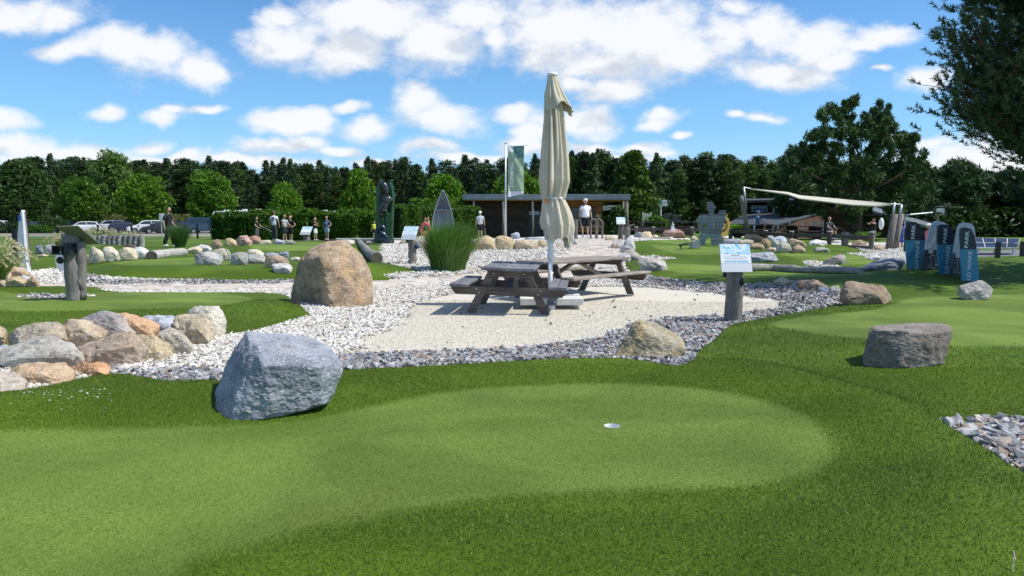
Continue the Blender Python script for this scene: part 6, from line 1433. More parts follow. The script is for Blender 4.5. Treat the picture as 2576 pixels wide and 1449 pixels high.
for k in range(3): ribbon('reed_leaf', [(977 + k * 4, 600), (979 + k * 4, 560), (984 + k * 2.5, 520), (986 + k * 2, 495), (982 + k * 3, 475), (976 + k * 4, 458 + k), (986 + k * 2, 452)], .07, M_CG, -.18 - .05 * (k % 2))
ribbon('dolphin', [(957, 465), (965, 463), (971, 472), (972, 485), (967, 498), (961, 508)], .16, M_CK, -.30); ribbon('dolphin', [(983, 507), (977, 500), (970, 506), (966, 520), (962, 532), (957, 545)], .22, M_CK, -.38)
ribbon('wave_scroll', [(948, 590), (950, 575), (960, 568), (968, 575), (966, 586), (960, 588), (958, 582)], .10, M_CB, -.50); ribbon('wave_scroll', [(952, 600), (956, 584), (966, 590), (975, 600), (982, 610)], .13, M_CB, -.52); ribbon('wave_scroll', [(950, 608), (962, 598), (972, 606), (980, 612)], .14, M_CB, -.50)
for k in range(7): ribbon('fern_frond', [(978 + k * .5, 596 - k * 9), (984, 588 - k * 9), (990, 578 - k * 9)], .05, M_CG, -.46); ribbon('fern_frond', [(978 + k * .5, 598 - k * 9), (973, 590 - k * 9), (970, 580 - k * 9)], .05, M_CG, -.46)

# upright rowing boat, shown from the inside
YB2 = 33; pbt = at(1114, 612, YB2); pbt.z = top(pbt.x, YB2); bt = thing('rowing_boat', 'grey rowing boat standing on its stern behind the reed clump', 'rowing boat', pbt, R(6))
M_BT = simple('boat_grey', (.20, .235, .26), .5, var=.12); M_BTI = simple('boat_inside', (.25, .285, .31), .55, var=.12, vscale=3)
hull = []; m = 26; nn = 11
for i in range(m + 1):
    s = i / m; py = 612 - (612 - 478) * s; hw = np.interp(py, [478, 486, 505, 530, 560, 585, 612], [.5, 4.5, 13, 21, 26.5, 28, 28]) / F * YB2; c = at(1114 + (2 - 4 * s) * 0, py, YB2) - pbt; dp = .42 * math.sin(math.pi * min(1, (1.02 - s) * .9)) ** .5 if s < 1 else .02
    for j in range(nn):
        a = math.pi * j / (nn - 1); hull.append((c.x - hw * math.cos(a), dp * math.sin(a) ** .8, c.z))
Fh = [(i * nn + j, i * nn + j + 1, (i + 1) * nn + j + 1, (i + 1) * nn + j) for i in range(m) for j in range(nn - 1)]
mb = MB(); mb.raw(hull, Fh); o = mb.build('hull', M_BTI, bt, smooth=True); md = o.modifiers.new('s', 'SOLIDIFY'); md.thickness = .03
mb = MB(); mb.tube([hull[i * nn] for i in range(m + 1)], .025, 6); mb.build('gunwale', M_BT, bt, smooth=True); mb = MB(); mb.tube([hull[i * nn + nn - 1] for i in range(m + 1)], .025, 6); mb.build('gunwale', M_BT, bt, smooth=True)
for py in (528, 585):
    c = at(1114, py, YB2) - pbt; hw = np.interp(py, [478, 530, 612], [2, 20.5, 27]) / F * YB2; mb = MB(); mb.box((c.x, .14, c.z), (hw * 2, .28, .03)); mb.build('thwart', M_BT, bt)
for k in (-1, 0, 1): mb = MB(); mb.tube([(k * .2, .36, .3), (k * .14, .38, 1.3), (k * .03, .20, 2.1)], .012, 4); mb.build('keel_rib', M_BT, bt)

# logs lying on the ground
def log_thing(label, pts, r0, r1, mat=W_LOG, seed=0, name='log', n=16):
    P = [Vector(p) for p in pts]; o0 = P[0].copy(); t_ = thing(name, label, 'log', o0); mb = MB(); rr = np.random.default_rng(seed); path = []; rad = []
    d_ = (P[-1] - P[0]); ang = math.atan2(d_.y, d_.x); t_.rotation_euler = (0, 0, ang); Mi = Matrix.Rotation(-ang, 3, 'Z')
    k = 14
    for i in range(k + 1):
        s = i / k * (len(P) - 1); a = min(int(s), len(P) - 2); q = P[a].lerp(P[a + 1], s - a); path.append(Mi @ (q - o0) + Vector((0, rr.normal(0, .012), rr.normal(0, .008)))); rad.append((r0 + (r1 - r0) * i / k) * (1 + rr.normal(0, .04)))
    mb.tube(path, rad, n); mb.build('stem', mat, t_, smooth=False)
    mb = MB(); e = (path[0] - path[1]).normalized(); mb.tube([path[0] + e * .001, path[0] + e * .006], rad[0] * .93, n); mb.build('cut_end', simple('cut_wood', (.13, .12, .085), .9, var=.4, vscale=20), t_); return t_
def lift(p, r): p = Vector(p); p.z += r * .8; return p
p0 = GT(948, 661); log_thing('thick grey log lying away from the viewer beside the white pebbles', [lift(p0, .14), lift(GT(928, 645), .14), lift(GT(912, 625), .14), lift(GT(900, 608), .14)], .17, .15, seed=1)
p0 = GT(1882, 682); log_thing('long curved grey log lying across the far right green', [lift(p0, .1), lift(GT(1940, 681), .1), lift(GT(2020, 686), .1), lift(GT(2165, 690), .1)], .105, .085, seed=2)
p0 = GT(384, 652); log_thing('pale hollow log at the lone walkers feet', [lift(p0, .12), lift(GT(462, 640), .12)], .17, .14, wood('pale_log', (.34, .32, .29), (.56, .53, .49), 0), seed=3)
p0 = at(1620, 606, 38); log_thing('thin grey log at the back of the far right green', [at(1605, 602, 38), at(1685, 599, 39)], .08, .07, seed=4)
# sleepers, beams, palisade
def beam(label, a, b_, w_, h, mat, name='timber_beam', cat='beam', group=None):
    o0 = Vector(a); t_ = thing(name, label, cat, o0, 0, group); mb = MB(); mb.plank((0, 0, 0), Vector(b_) - o0, w_, h, ch=.01); mb.build('beam', mat, t_); return t_
beam('long pale plank bench crossing behind the carved totem', at(846, 601, 38.6), at(1034, 601, 38.6), .30, .07, simple('pale_plank', (.50, .49, .46), .8, var=.15), 'plank_bench', 'bench')
for k, (x0, x1, yb) in enumerate(((743, 762, 609), (763, 778, 610), (779, 795, 610), (796, 815, 609), (816, 842, 607))):
    beam(['leftmost weathered edging sleeper below the sign board', 'second edging sleeper from the left under the sign', 'third edging sleeper below the woman in white', 'fourth edging sleeper right of the woman', 'raised end sleeper near the man in blue'][k], at(x0, yb, 38.5), at(x1 - 1, yb, 38.5), .2, .18, W_FENCE, 'sleeper', 'sleeper', 'edging sleepers')
bz = [920, 980, 1025, 1080, 1130, 1180, 1235, 1290, 1345, 1400, 1455]
W_PAL = wood('palisade_wood', (.22, .205, .19), (.44, .41, .38), 2, bump=.7)
pal = thing('palisade', 'row of upright round logs edging the plumed grasses', 'palisade', at(298, 605, 30.5))
for i in range(10):
    x = .25 * (bz[i] + bz[i + 1]) / 2; yb = 352.2 + .25 * (1030 + 35 * i / 9); yt = 352.2 + .25 * (962 - (i % 3)); r = .25 * (bz[i + 1] - bz[i]) / 2 / F * 30.5 * .97
    mb = MB(); a_ = at(x, yb + 3, 30.5) - pal.location; c_ = at(x, yt, 30.5) - pal.location; round_log(mb, a_, c_, r, r, i, 12, 4, .02); mb.build('log', W_PAL, pal, smooth=False)

# rail fence of the far right
RL = [(1585, 577, 42), (1740, 578, 40.5), (1837, 581, 38), (1990, 592, 34), (2085, 593, 32), (2192, 598, 30)]
fn = thing('rail_fence', 'dark timber rail fence running behind the rock pile', 'fence', at(1837, 600, 36))
for (a, b_, Y0), (c_, d_, Y1) in zip(RL[:-1], RL[1:]):
    A1, B1_ = at(a, b_, Y0) - fn.location, at(c_, d_, Y1) - fn.location; mb = MB(); mb.plank(A1, B1_, .07, .17, up=(0, 0, 1), ch=.01); mb.build('top_rail', W_FENCE, fn)
A1, B1_ = at(2030, 618, 33) - fn.location, at(2198, 624, 30) - fn.location; mb = MB(); mb.plank(A1, B1_, .07, .17); mb.build('lower_rail', W_FENCE, fn)
for px, py, Y in ((1600, 577, 41.8), (1643, 577, 41.4), (1740, 578, 40.4), (1837, 581, 37.9), (1925, 587, 35.7), (1990, 590, 33.9), (2085, 590, 31.9), (2191, 592, 29.95)):
    c = at(px, py, Y) - fn.location; zb_ = top(c.x + fn.location.x, Y) - fn.location.z; mb = MB(); mb.tube([(c.x, c.y - .06, zb_ - .1), (c.x, c.y - .06, c.z + .12)], .10, 12); mb.build('post', W_FENCE, fn); mb = MB(); mb.lathe([(.105, 0), (.105, .03), (.09, .035)], 12, (c.x, c.y - .06, c.z + .121)); mb.build('post_cap', simple('cap_white', (.6, .6, .58), .5), fn)
# bridge like timber rails at the path top
for k, (x0, lab) in enumerate(((1486, 'wooden rail ornament at the left side of the path top'), (1499, 'curvy wooden rail ornament at the right side of the path top'))):
    Y = 36; p = at(x0, 596, Y); t_ = thing('log_railing', lab, 'railing', p)
    for dx in (0, .32): mb = MB(); mb.tube([(dx, 0, -.1), (dx, 0, .82)], .05, 8); mb.build('post', W_POST, t_)
    mb = MB(); mb.tube([(-.05, 0, .55), (.05, -.02, .85), (.16, 0, .9), (.28, 0, .8), (.38, 0, .6)], .045, 7); mb.tube([(-.03, 0, .35), (.15, 0, .58), (.35, 0, .4)], .04, 7); mb.build('curved_rail', W_POST, t_, smooth=True)
p = at(1449, 596, 35); t_ = thing('log_railing', 'short dark log rail half hidden by the parasol cloth', 'railing', p); mb = MB(); mb.tube([(0, 0, -.1), (0, 0, .85)], .09, 9); mb.build('post', W_POST, t_)

# shade sail and its posts
def lean_log(label, pts, r0, r1, pole, Y, seed):
    P = [at(a, b_, Y) for a, b_ in pts]; t_ = thing('sail_post', label, 'post', P[0], 0, 'posts carrying the shade sail'); mb = MB(); mb.tube([q - P[0] for q in P], list(np.linspace(r0, r1, len(P))), 14); mb.build('log', W_POST, t_, smooth=True)
    mb = MB(); mb.tube([at(a, b_, Y) - P[0] for a, b_ in pole], .045, 8); mb.build('metal_tube', M_GALV, t_, smooth=True); return t_
lean_log('crooked grey log post at the left end of the shade sail', [(1881, 584), (1876, 555), (1870, 525), (1868, 508), (1864, 492)], .13, .10, [(1877, 527), (1875, 500), (1871, 471)], 38, 1)
lean_log('left of the two leaning logs at the right end of the sail', [(2233, 644), (2240, 600), (2251, 538)], .15, .13, [(2247, 545), (2250, 510)], 30.5, 2)
lean_log('right of the two leaning logs at the right end of the sail', [(2248, 642), (2256, 600), (2268, 538)], .13, .11, [(2263, 545), (2268, 515)], 30.9, 3)
m_sail, t, b = newmat('sail_cloth'); b.inputs['Base Color'].default_value = (.74, .70, .58, 1); b.inputs['Roughness'].default_value = .8
tr = t.add('ShaderNodeBsdfTranslucent', {0: (.60, .52, .36, 1)}); mx = t.add('ShaderNodeMixShader', {0: .3}); t.l.new(b.outputs[0], mx.inputs[1]); t.l.new(tr.outputs[0], mx.inputs[2]); t.l.new(mx.outputs[0], t.n['Material Output'].inputs[0])
sx = [1887, 1982, 2012, 2080, 2143, 2209, 2240]; su = [474, 483, 491, 497, 503, 508.5, 511.5]; sl = [475, 489, 500, 508, 515.5, 518.5, 515]
sail = thing('shade_sail', 'cream shade sail stretched between crooked and leaning log posts', 'shade sail', at(2080, 505, 34)); V = []; nx, ny = 40, 8
for i in range(nx + 1):
    x = 1887 + (2240 - 1887) * i / nx; Yn = 38 + (31 - 38) * i / nx; lo = at(x, np.interp(x, sx, sl), Yn); s = i / nx; far_w = 2.6 * math.sin(math.pi * s); hi = at(x, np.interp(x, sx, su), Yn + far_w + .02)
    for j in range(ny + 1):
        q = lo.lerp(hi, j / ny); q.z -= .10 * math.sin(math.pi * j / ny) * math.sin(math.pi * s); V.append(q - sail.location)
mb = MB(); mb.raw(V, [(i * (ny + 1) + j, (i + 1) * (ny + 1) + j, (i + 1) * (ny + 1) + j + 1, i * (ny + 1) + j + 1) for i in range(nx) for j in range(ny)]); mb.build('sail_cloth', m_sail, sail, smooth=True)
mb = MB(); mb.tube([V[i * (ny + 1)] for i in range(nx + 1)], .035, 6); mb.build('sail_hem', m_sail, sail, smooth=True)
mb = MB(); mb.tube([at(1872, 471, 38) - sail.location, at(1888, 474.5, 38) - sail.location], .03, 6); mb.tube([at(2240, 513, 31) - sail.location, at(2266, 514, 30.9) - sail.location], .03, 6); mb.build('tension_rope', M_WPAINT, sail)

# kiosk
YK = 54.0; kz = at(1300, 595, YK).z; ks = thing('kiosk', 'low flat roofed kiosk with brown and orange timber walls behind the boulders', 'building', (at(1340, 595, YK).x, YK, kz))
ko = ks.location.copy()
def kx(px, Y=YK): return (px - 1288) / F * Y / 1 - ko.x
def kzz(py, Y=YK): return at(1300, py, Y).z - ko.z
M_BRN = wood('brown_cladding', (.045, .032, .026), (.085, .062, .050), 0, bump=.3); M_ORW = wood('orange_cladding', (.32, .125, .042), (.48, .22, .085), 0, bump=.3)
M_FAS = simple('zinc_fascia', (.20, .235, .26), .45, .4, var=.12, vscale=2); M_GLASS = simple('dark_glass', (.02, .03, .035), .08, spec=.8)
YWL = 1.2; nbd = 20; zt_ = kzz(503, YK + YWL) 
for i in range(nbd):
    z = -.3 + (zt_ + .3) * (i + .5) / nbd; hh = (zt_ + .3) / nbd - .012
    mb = MB(); mb.plank((kx(1175, YK + YWL), YWL, z), (kx(1330, YK + YWL), YWL, z), .05, hh, up=(0, 0, 1)); mb.build('cladding_board', M_BRN, ks)
    mb = MB(); mb.plank((kx(1358, YK + YWL), YWL, z), (kx(1405, YK + YWL), YWL, z), .05, hh, up=(0, 0, 1)); mb.build('cladding_board', M_BRN, ks)
    if z > kzz(586, 55): mb = MB(); mb.plank((kx(1406, YK + YWL), YWL - .02, z), (kx(1512, YK + YWL), YWL - .02, z), .05, hh, up=(0, 0, 1)); mb.build('cladding_board', M_ORW, ks)
mb = MB(); mb.box(((kx(1175, 55.2) + kx(1512, 55.2)) / 2, YWL + 2.55, zt_ / 2 - .2), (kx(1512, 55.2) - kx(1175, 55.2) - .02, 5, zt_ + .3)); mb.build('wall', M_BRN, ks)
mb = MB(); xa, xb = kx(1165), kx(1582); mb.box(((xa + xb) / 2, 2.9, (kzz(489.5) + kzz(503)) / 2), (xb - xa, 6.6, kzz(489.5) - kzz(503))); mb.build('roof_fascia', M_FAS, ks, bevel=.02)
mb = MB(); mb.box(((xa + xb) / 2, 2.9, kzz(489.5) + .03), (xb - xa - .1, 6.5, .05)); mb.build('roof_deck', M_DMET, ks)
mb = MB(); mb.box(((xa + xb) / 2, 2.9, kzz(503) - .03), (xb - xa - .08, 6.5, .05)); mb.build('soffit', M_ORW, ks)
for px, w_ in ((1193, .18), (1266.5, .18), (1340, .18), (1575, .26), (1566, .16)):
    yq = -.25 if px != 1566 else 3.2
    mb = MB(); mb.tube([(kx(px, YK + yq), yq, -.3), (kx(px, YK + yq), yq, kzz(504))], w_ / 2, 10); mb.build('porch_post', W_POST, ks, smooth=True)
mb = MB(); x0, x1 = kx(1330, 55.2), kx(1358, 55.2); mb.box(((x0 + x1) / 2, YWL, (kzz(530, 55.2) - .3) / 2), (x1 - x0, .06, kzz(530, 55.2) + .3)); dr = mb.build('door', simple('dark_door', (.035, .036, .04), .4), ks)
mb = MB(); mb.box(((x0 + x1) / 2, YWL - .04, kzz(536, 55.2)), (x1 - x0 - .1, .02, kzz(531, 55.2) - kzz(540, 55.2))); mb.build('transom_pane', simple('sky_glass', (.28, .42, .46), .15), dr)
mb = MB(); mb.tube([(x1 - .12, YWL - .07, .95), (x1 - .12, YWL - .07, 1.1)], .02, 6); mb.build('handle', M_GALV, dr)
mb = MB(); x0, x1 = kx(1434, 55.2), kx(1495, 55.2); mb.box(((x0 + x1) / 2, YWL - .06, kzz(542, 55.2)), (x1 - x0, .05, kzz(521, 55.2) - kzz(564, 55.2))); wn = mb.build('window', simple('window_frame', (.05, .052, .055), .5), ks)
for k in (0, 1):
    xc = x0 + (x1 - x0) * (.27 + .46 * k); mb = MB(); mb.box((xc, YWL - .09, kzz(542, 55.2)), ((x1 - x0) * .42, .015, kzz(524, 55.2) - kzz(561, 55.2))); mb.build('pane', M_GLASS, wn)
mb = MB(); mb.box((kx(1503, 55.2), YWL - .06, kzz(543.5, 55.2)), (.22, .02, .15)); mb.build('notice', M_WPAINT, ks)
mb = MB(); mb.box((kx(1503, 55.2), YWL - .06, kzz(505, 55.2)), (.3, .06, .1)); mb.build('vent', M_BLACK, ks)
mb = MB(); mb.box((kx(1230, 55.2), YWL - .06, kzz(536, 55.2)), (.3, .03, .12)); mb.build('wall_lamp', M_DMET, ks)
mb = MB(); mb.tube([(kx(1189), -.3, -.2), (kx(1189), -.3, kzz(530))], .03, 6); mb.build('downpipe', M_GALV, ks)
p = at(1541, 525, 53); ar = thing('arched_sign', 'pale arched wooden name board hanging in the kiosk porch', 'sign', p); l = []
for i in range(13): s = i / 12; l.append((-.70 + 1.4 * s, .16 + .09 * math.sin(math.pi * s) + .01 * math.sin(i * 2.3)))
l += [(.70, -.14)] + [(.70 - 1.4 * i / 8, -.14 + .07 * math.sin(math.pi * i / 8)) for i in range(1, 9)]
mb = MB(); mb.prism(l, .05); mb.build('board', wood('pale_board', (.35, .33, .30), (.55, .52, .48), 0), ar)
mb = MB(); 
for k in range(11): mb.box((-.55 + k * .11, -.03, .06 + .05 * math.sin(math.pi * k / 10)), (.05 + .02 * (k % 3 == 0), .01, .11))
mb.build('carved_letters', simple('burnt_letters', (.12, .11, .10), .8), ar); mb = MB(); mb.tube([(-.6, 0, .15), (-.6, 0, .8)], .008, 4); mb.tube([(.6, 0, .15), (.6, 0, .8)], .008, 4); mb.build('chain', M_DMET, ar)

# flag
YF = 46; pf = at(1272, 593, YF); pf.z = top(pf.x, YF); fl = thing('flagpole', 'tall silver flagpole with a white cross arm in front of the kiosk', 'flagpole', pf)
def fq(px, py): return at(px, py, YF) - pf
mb = MB(); mb.tube([(0, 0, 0), (0, 0, fq(0, 362).z)], [.075, .045], 12); mb.build('pole', M_GALV, fl, smooth=True)
mb = MB(); mb.tube([fq(1272, 367.5), fq(1328, 366)], .028, 7); mb.build('cross_arm', M_WPAINT, fl); mb = MB(); mb.tube([(0, 0, fq(0, 362).z), (0, 0, fq(0, 360).z)], .06, 8); mb.build('pole_cap', M_DMET, fl)
flag = thing('banner_flag', 'green and white banner reading STONEHILL hanging from the flagpole', 'banner', pf)
def wave(x, z): return .07 * math.sin(x * 6 + z * 1.6) * (.3 + max(0, fq(0, 367).z - z) / 3) + .03 * math.sin(z * 5 + x * 9)
def fpanel(name, quad, mat, off=0.0, nx=14, nz=30):
    (x0, y0), (x1, y1), (x2, y2), (x3, y3) = quad; V = []
    for i in range(nz + 1):
        for j in range(nx + 1):
            u, v = j / nx, i / nz; px = (x0 * (1 - u) + x1 * u) * (1 - v) + (x3 * (1 - u) + x2 * u) * v; py = (y0 * (1 - u) + y1 * u) * (1 - v) + (y3 * (1 - u) + y2 * u) * v
            q = fq(px, py); V.append((q.x, wave(q.x, q.z) - off, q.z))
    mb = MB(); mb.raw(V, [(i * (nx + 1) + j, i * (nx + 1) + j + 1, (i + 1) * (nx + 1) + j + 1, (i + 1) * (nx + 1) + j) for i in range(nz) for j in range(nx)]); return mb.build(name, mat, flag, smooth=True)
M_FW = simple('flag_white', (.62, .65, .68), .8); M_FG = simple('flag_green', (.27, .37, .26), .8, var=.12); M_FT = simple('flag_teal', (.06, .19, .19), .8)
fpanel('upper_white', [(1278, 368), (1291.5, 368), (1291.5, 382), (1278, 382)], M_FW, nz=8); fpanel('green_field', [(1278, 382), (1318, 382), (1317.5, 482), (1278, 481)], M_FG); fpanel('teal_square', [(1291.5, 368), (1318.5, 367), (1318, 396), (1291.5, 396.5)], M_FT, .012, nz=12)
fpanel('lower_white', [(1278, 481), (1317.5, 482), (1316.5, 488), (1278, 496)], M_FW, nz=8)
def flag_text(s, px, py, hpx, lpx, mat, name):
    me = text_mesh(s, 1.0, .03, 0); xs = [v.co.x for v in me.vertices]; ys = [v.co.y for v in me.vertices]; me.transform(Matrix.Scale(lpx / F * YF / (max(xs) - min(xs)), 4, (1, 0, 0)) @ Matrix.Scale(hpx / F * YF / (max(ys) - min(ys)), 4, (0, 1, 0)))
    me.transform(Matrix.Rotation(R(90), 4, 'X') @ Matrix.Rotation(R(90), 4, 'Z')); q = fq(px, py)
    for v in me.vertices: x, z = v.co.x + q.x, v.co.z + q.z; v.co = (x, wave(x, z) - .035, z)
    me.materials.append(mat); link(name, me, flag)
flag_text('STONEHILL', 1287.5, 440, 7.8, 61, simple('flag_letter', (.80, .82, .82), .7), 'lettering'); flag_text('ADVENTURE', 1299, 438, 4.5, 52, simple('flag_letter_pale', (.26, .36, .27), .7), 'pale_lettering'); flag_text('GOLF', 1307, 415, 5.5, 26, simple('flag_letter_pale2', (.30, .39, .30), .7), 'pale_lettering')
mb = MB()
for ln in ([(1298, 373), (1301, 373), (1303, 391)], [(1300, 373), (1304, 376), (1309, 374), (1311, 379), (1307, 383), (1313, 385), (1314, 391), (1309, 391), (1307, 387), (1303, 391), (1299, 391)], [(1303, 379), (1307, 383)]):
    mb.tube([(fq(a, b_).x, wave(fq(a, b_).x, fq(a, b_).z) - .03, fq(a, b_).z) for a, b_ in ln], .008, 4)
mb.build('emblem_lines', simple('emblem_line', (.40, .52, .50), .7), flag)

# info board, direction pole, small signs
p = at(1627, 570, 47); ib = thing('info_board', 'pale green information board under the lime tree', 'board', p)
for dx in (-.27, .27): mb = MB(); mb.box((dx, 0, .45), (.06, .06, 1.0)); mb.build('leg', M_WPAINT, ib)
mb = MB(); mb.prism([(-.30, .25), (.30, .25), (.30, .83), (.1, .85), (-.15, .88), (-.30, .80)], .04, (0, -.05, 0)); mb.build('panel', simple('board_green', (.42, .50, .33), .6, var=.1), ib)
mb = MB(); mb.box((.1, -.075, .55), (.30, .006, .42)); mb.build('map', simple('board_map', (.60, .60, .50), .6, var=.15, vscale=20), ib); mb = MB(); mb.tube([(.14, -.08, .55), (.14, -.086, .55)], .09, 10); mb.build('map_blot', simple('map_blot', (.16, .18, .22), .7), ib)
p = at(1662, 572, 46); dp = thing('signpost', 'thin white pole with two stacked direction signs beside the lime tree', 'signpost', p)
mb = MB(); mb.tube([(0, 0, -.5), (0, 0, at(0, 504, 46).z - p.z)], .04, 8); mb.build('pole', M_WPAINT, dp)
for py, w_, x0 in ((507, 11.5, 1665.5), (515, 13.5, 1665.5)):
    q = at(x0 + w_ / 2, py, 46) - p; mb = MB(); mb.box((q.x, -.05, q.z), (w_ / F * 46, .02, .15)); s_ = mb.build('direction_board', M_SHEET, dp); mb = MB(); [mb.box((q.x, -.062, q.z + dz), (w_ / F * 46 * .8, .004, .018)) for dz in (-.03, .03)]; mb.build('lettering_line', M_INK, s_)
q = at(1663, 510, 46) - p; mb = MB(); mb.box((q.x, -.05, q.z), (.10, .03, .34)); mb.build('green_strip', simple('sign_green', (.05, .25, .12), .5), dp)
p = at(1581, 570, 46); s_ = thing('small_sign', 'tiny white notice on a stick right of the kiosk post', 'sign', p); mb = MB(); mb.box((0, 0, .3), (.10, .02, .16)); mb.build('plate', M_SHEET, s_); mb = MB(); mb.tube([(0, .02, -.8), (0, .02, .3)], .015, 5); mb.build('stick', M_WPAINT, s_)
p = at(407, 583, 60); ps = thing('parking_sign', 'blank backed white sign on a pole left of the lone walker', 'sign', p); mb = MB(); mb.tube([(0, 0, -.3), (0, 0, at(0, 537, 60).z - p.z)], .045, 8); mb.build('pole', M_GALV, ps)
q0, q1 = at(401, 537.5, 60) - p, at(415, 556.5, 60) - p; mb = MB(); mb.box(((q0.x + q1.x) / 2, -.06, (q0.z + q1.z) / 2), (q1.x - q0.x, .03, q0.z - q1.z)); mb.build('sign_plate', M_SHEET, ps, bevel=.02)
mb = MB(); mb.box(((q0.x + q1.x) / 2, -.08, (q0.z + q1.z) / 2), (.12, .01, (q0.z - q1.z) * .86)); mb.build('bracket_strip', M_INKL, ps)

# fountain
p = at(1692, 580, 44); fo = thing('fountain', 'small white water spout on the red brown rock', 'fountain', at(1692, 581, 39.5)); r_ = np.random.default_rng(5); mb = MB()
for k in range(60):
    z = abs(r_.normal(0, .20)); s = .10 * (1 - min(1, z / .55)) + .02; mb.sphere((r_.normal(0, s * .6), r_.normal(0, s * .6), z), .028, 6, 4)
mb.build('spray', simple('water_spray', (.86, .88, .90), .3), fo, smooth=True)

# restaurant
YR = 52; po = at(2060, 600, YR); re = thing('restaurant', 'dark timber restaurant with several grey roofs under the pines', 'building', po)
def rq(px, py, Y=YR): return at(px, py, Y) - po
M_DKW = wood('dark_red_boards', (.030, .018, .013), (.075, .040, .026), 2, bump=.4); M_RF = simple('bitumen_roof', (.055, .058, .066), .8, var=.2, vscale=2); M_RFE = simple('roof_edge', (.16, .185, .21), .5, .3)
def slab(name, Q, th, mat): 
    n = (Q[1] - Q[0]).cross(Q[-1] - Q[0]).normalized(); n = n if n.z > 0 else -n; k = len(Q); mb = MB(); mb.raw([q for q in Q] + [q - n * th for q in Q], [tuple(range(k)), tuple(range(k, 2 * k))[::-1]] + [(i, (i + 1) % k, k + (i + 1) % k, k + i) for i in range(k)]); return mb.build(name, mat, re)
slab('lower_roof', [rq(1829, 562, 54), rq(1945, 567, 49.5), rq(2057, 538, 55), rq(2030, 529, 60), rq(1884, 533, 62)], .12, M_RF)
slab('roof_edge', [rq(1944, 568, 49.4), rq(2058, 539.5, 54.9), rq(2058, 535.5, 54.9), rq(1944, 564, 49.4)], .15, M_RFE)
def wallq(name, Q, mat, th=.15):
    k = len(Q); mb = MB(); mb.raw(Q + [q + Vector((0, th, 0)) for q in Q], [tuple(range(k)), tuple(range(k, 2 * k))[::-1]] + [(i, (i + 1) % k, k + (i + 1) % k, k + i) for i in range(k)]); return mb.build(name, mat, re)
wallq('gable_wall', [rq(1947, 606, 50.2), rq(2070, 606, 55), rq(2070, 541, 55), rq(1947, 569, 50.2)], wood('brown_boards', (.07, .04, .025), (.14, .085, .05), 2, bump=.4))
wallq('front_wall', [rq(1838, 606, 55), rq(1947, 606, 51), rq(1947, 568, 51), rq(1838, 563, 55)], M_DKW)
wallq('upper_wall', [rq(1880, 540, 60.5), rq(2100, 540, 60.5), rq(2100, 505, 60.5), rq(1880, 507, 60.5)], M_DKW)
slab('upper_roof', [rq(1874, 504, 59.5), rq(2110, 500, 59.5), rq(2110, 497, 64), rq(1874, 500, 64)], .18, M_RF)
wallq('side_wall', [rq(2062, 608, 55.2), rq(2345, 608, 53), rq(2335, 572, 53), rq(2242, 548, 53), rq(2168, 524, 54), rq(2062, 530, 55.2)], M_DKW)
slab('right_roof', [rq(2164, 520, 53.5), rq(2242, 544, 52.6), rq(2345, 571, 52.4), rq(2380, 560, 60), rq(2200, 510, 62)], .2, M_RFE)
slab('back_roof', [rq(2225, 527, 60), rq(2345, 562, 59), rq(2370, 556, 63), rq(2240, 522, 64)], .15, M_RFE)
mb = MB(); a_, b_ = rq(1891, 532.5, 60.2), rq(1931, 517, 60.2); mb.box(((a_.x + b_.x) / 2, a_.y, (a_.z + b_.z) / 2), (b_.x - a_.x, .08, b_.z - a_.z)); sg = mb.build('sign_frame', simple('silver_frame', (.35, .40, .42), .5), re)
mb = MB(); mb.box(((a_.x + b_.x) / 2, a_.y - .05, (a_.z + b_.z) / 2), (b_.x - a_.x - .1, .02, b_.z - a_.z - .1)); mb.build('sign_panel', simple('sign_blue', (.045, .15, .21), .5, var=.35, vscale=3), sg)
me = text_mesh('WILD WAKE', .22, .006, .002); me.transform(Matrix.Translation(((a_.x + b_.x) / 2 - .15, a_.y - .07, (a_.z + b_.z) / 2 + .08)) @ Matrix.Rotation(R(90), 4, 'X')); me.materials.append(simple('sign_letters', (.42, .55, .58), .6)); link('sign_lettering', me, sg)
c = rq(1959, 523, 59.5); mb = MB(); mb.lathe([(.0, .1), (.15, .1), (.18, .02), (.42, -.02), (.46, -.2), (.2, -.32), (.1, -.34)], 14, c); mb.build('roof_ventilator', M_GALV, re, smooth=True)
mb = MB(); c = rq(1953, 513, 59.6); mb.box(c, (.5, .4, .7)); c = rq(1958, 534, 58.5); mb.box(c, (.8, .5, .75), (.4, 0, 0)); mb.build('air_duct', M_GALV, re, bevel=.03)
for k, (x, y0, y1) in enumerate(((1897, 551, 584), (1926, 552, 584), (1944, 554, 584), (1957, 556, 583), (1986, 555, 580), (2019, 555, 582), (2041, 558, 586), (2046, 556, 583), (2058, 556, 584), (2070, 556, 586))):
    p = at(x, y1, 47); t_ = thing('terrace_pole', ['slim white terrace pole next to the seated man in blue', 'second white terrace pole from the left', 'third white terrace pole from the left', 'short white terrace pole under the roof edge', 'fifth white terrace pole before the brown gable', 'sixth white terrace pole, slightly thicker', 'left one of the close pair of white terrace poles', 'right one of the close pair of white terrace poles', 'ninth white terrace pole from the left', 'rightmost white terrace pole'][k], 'pole', p, 0, 'white poles on the restaurant terrace')
    mb = MB(); mb.tube([(0, 0, -.3), (0, 0, at(x, y0, 47).z - p.z)], .045 if k % 2 else .055, 6); mb.build('tube', M_WPAINT, t_); mb = MB(); mb.lathe([(.07, 0), (.05, .03), (0, .05)], 8, (0, 0, at(x, y0, 47).z - p.z)); mb.build('cap', M_WPAINT, t_)
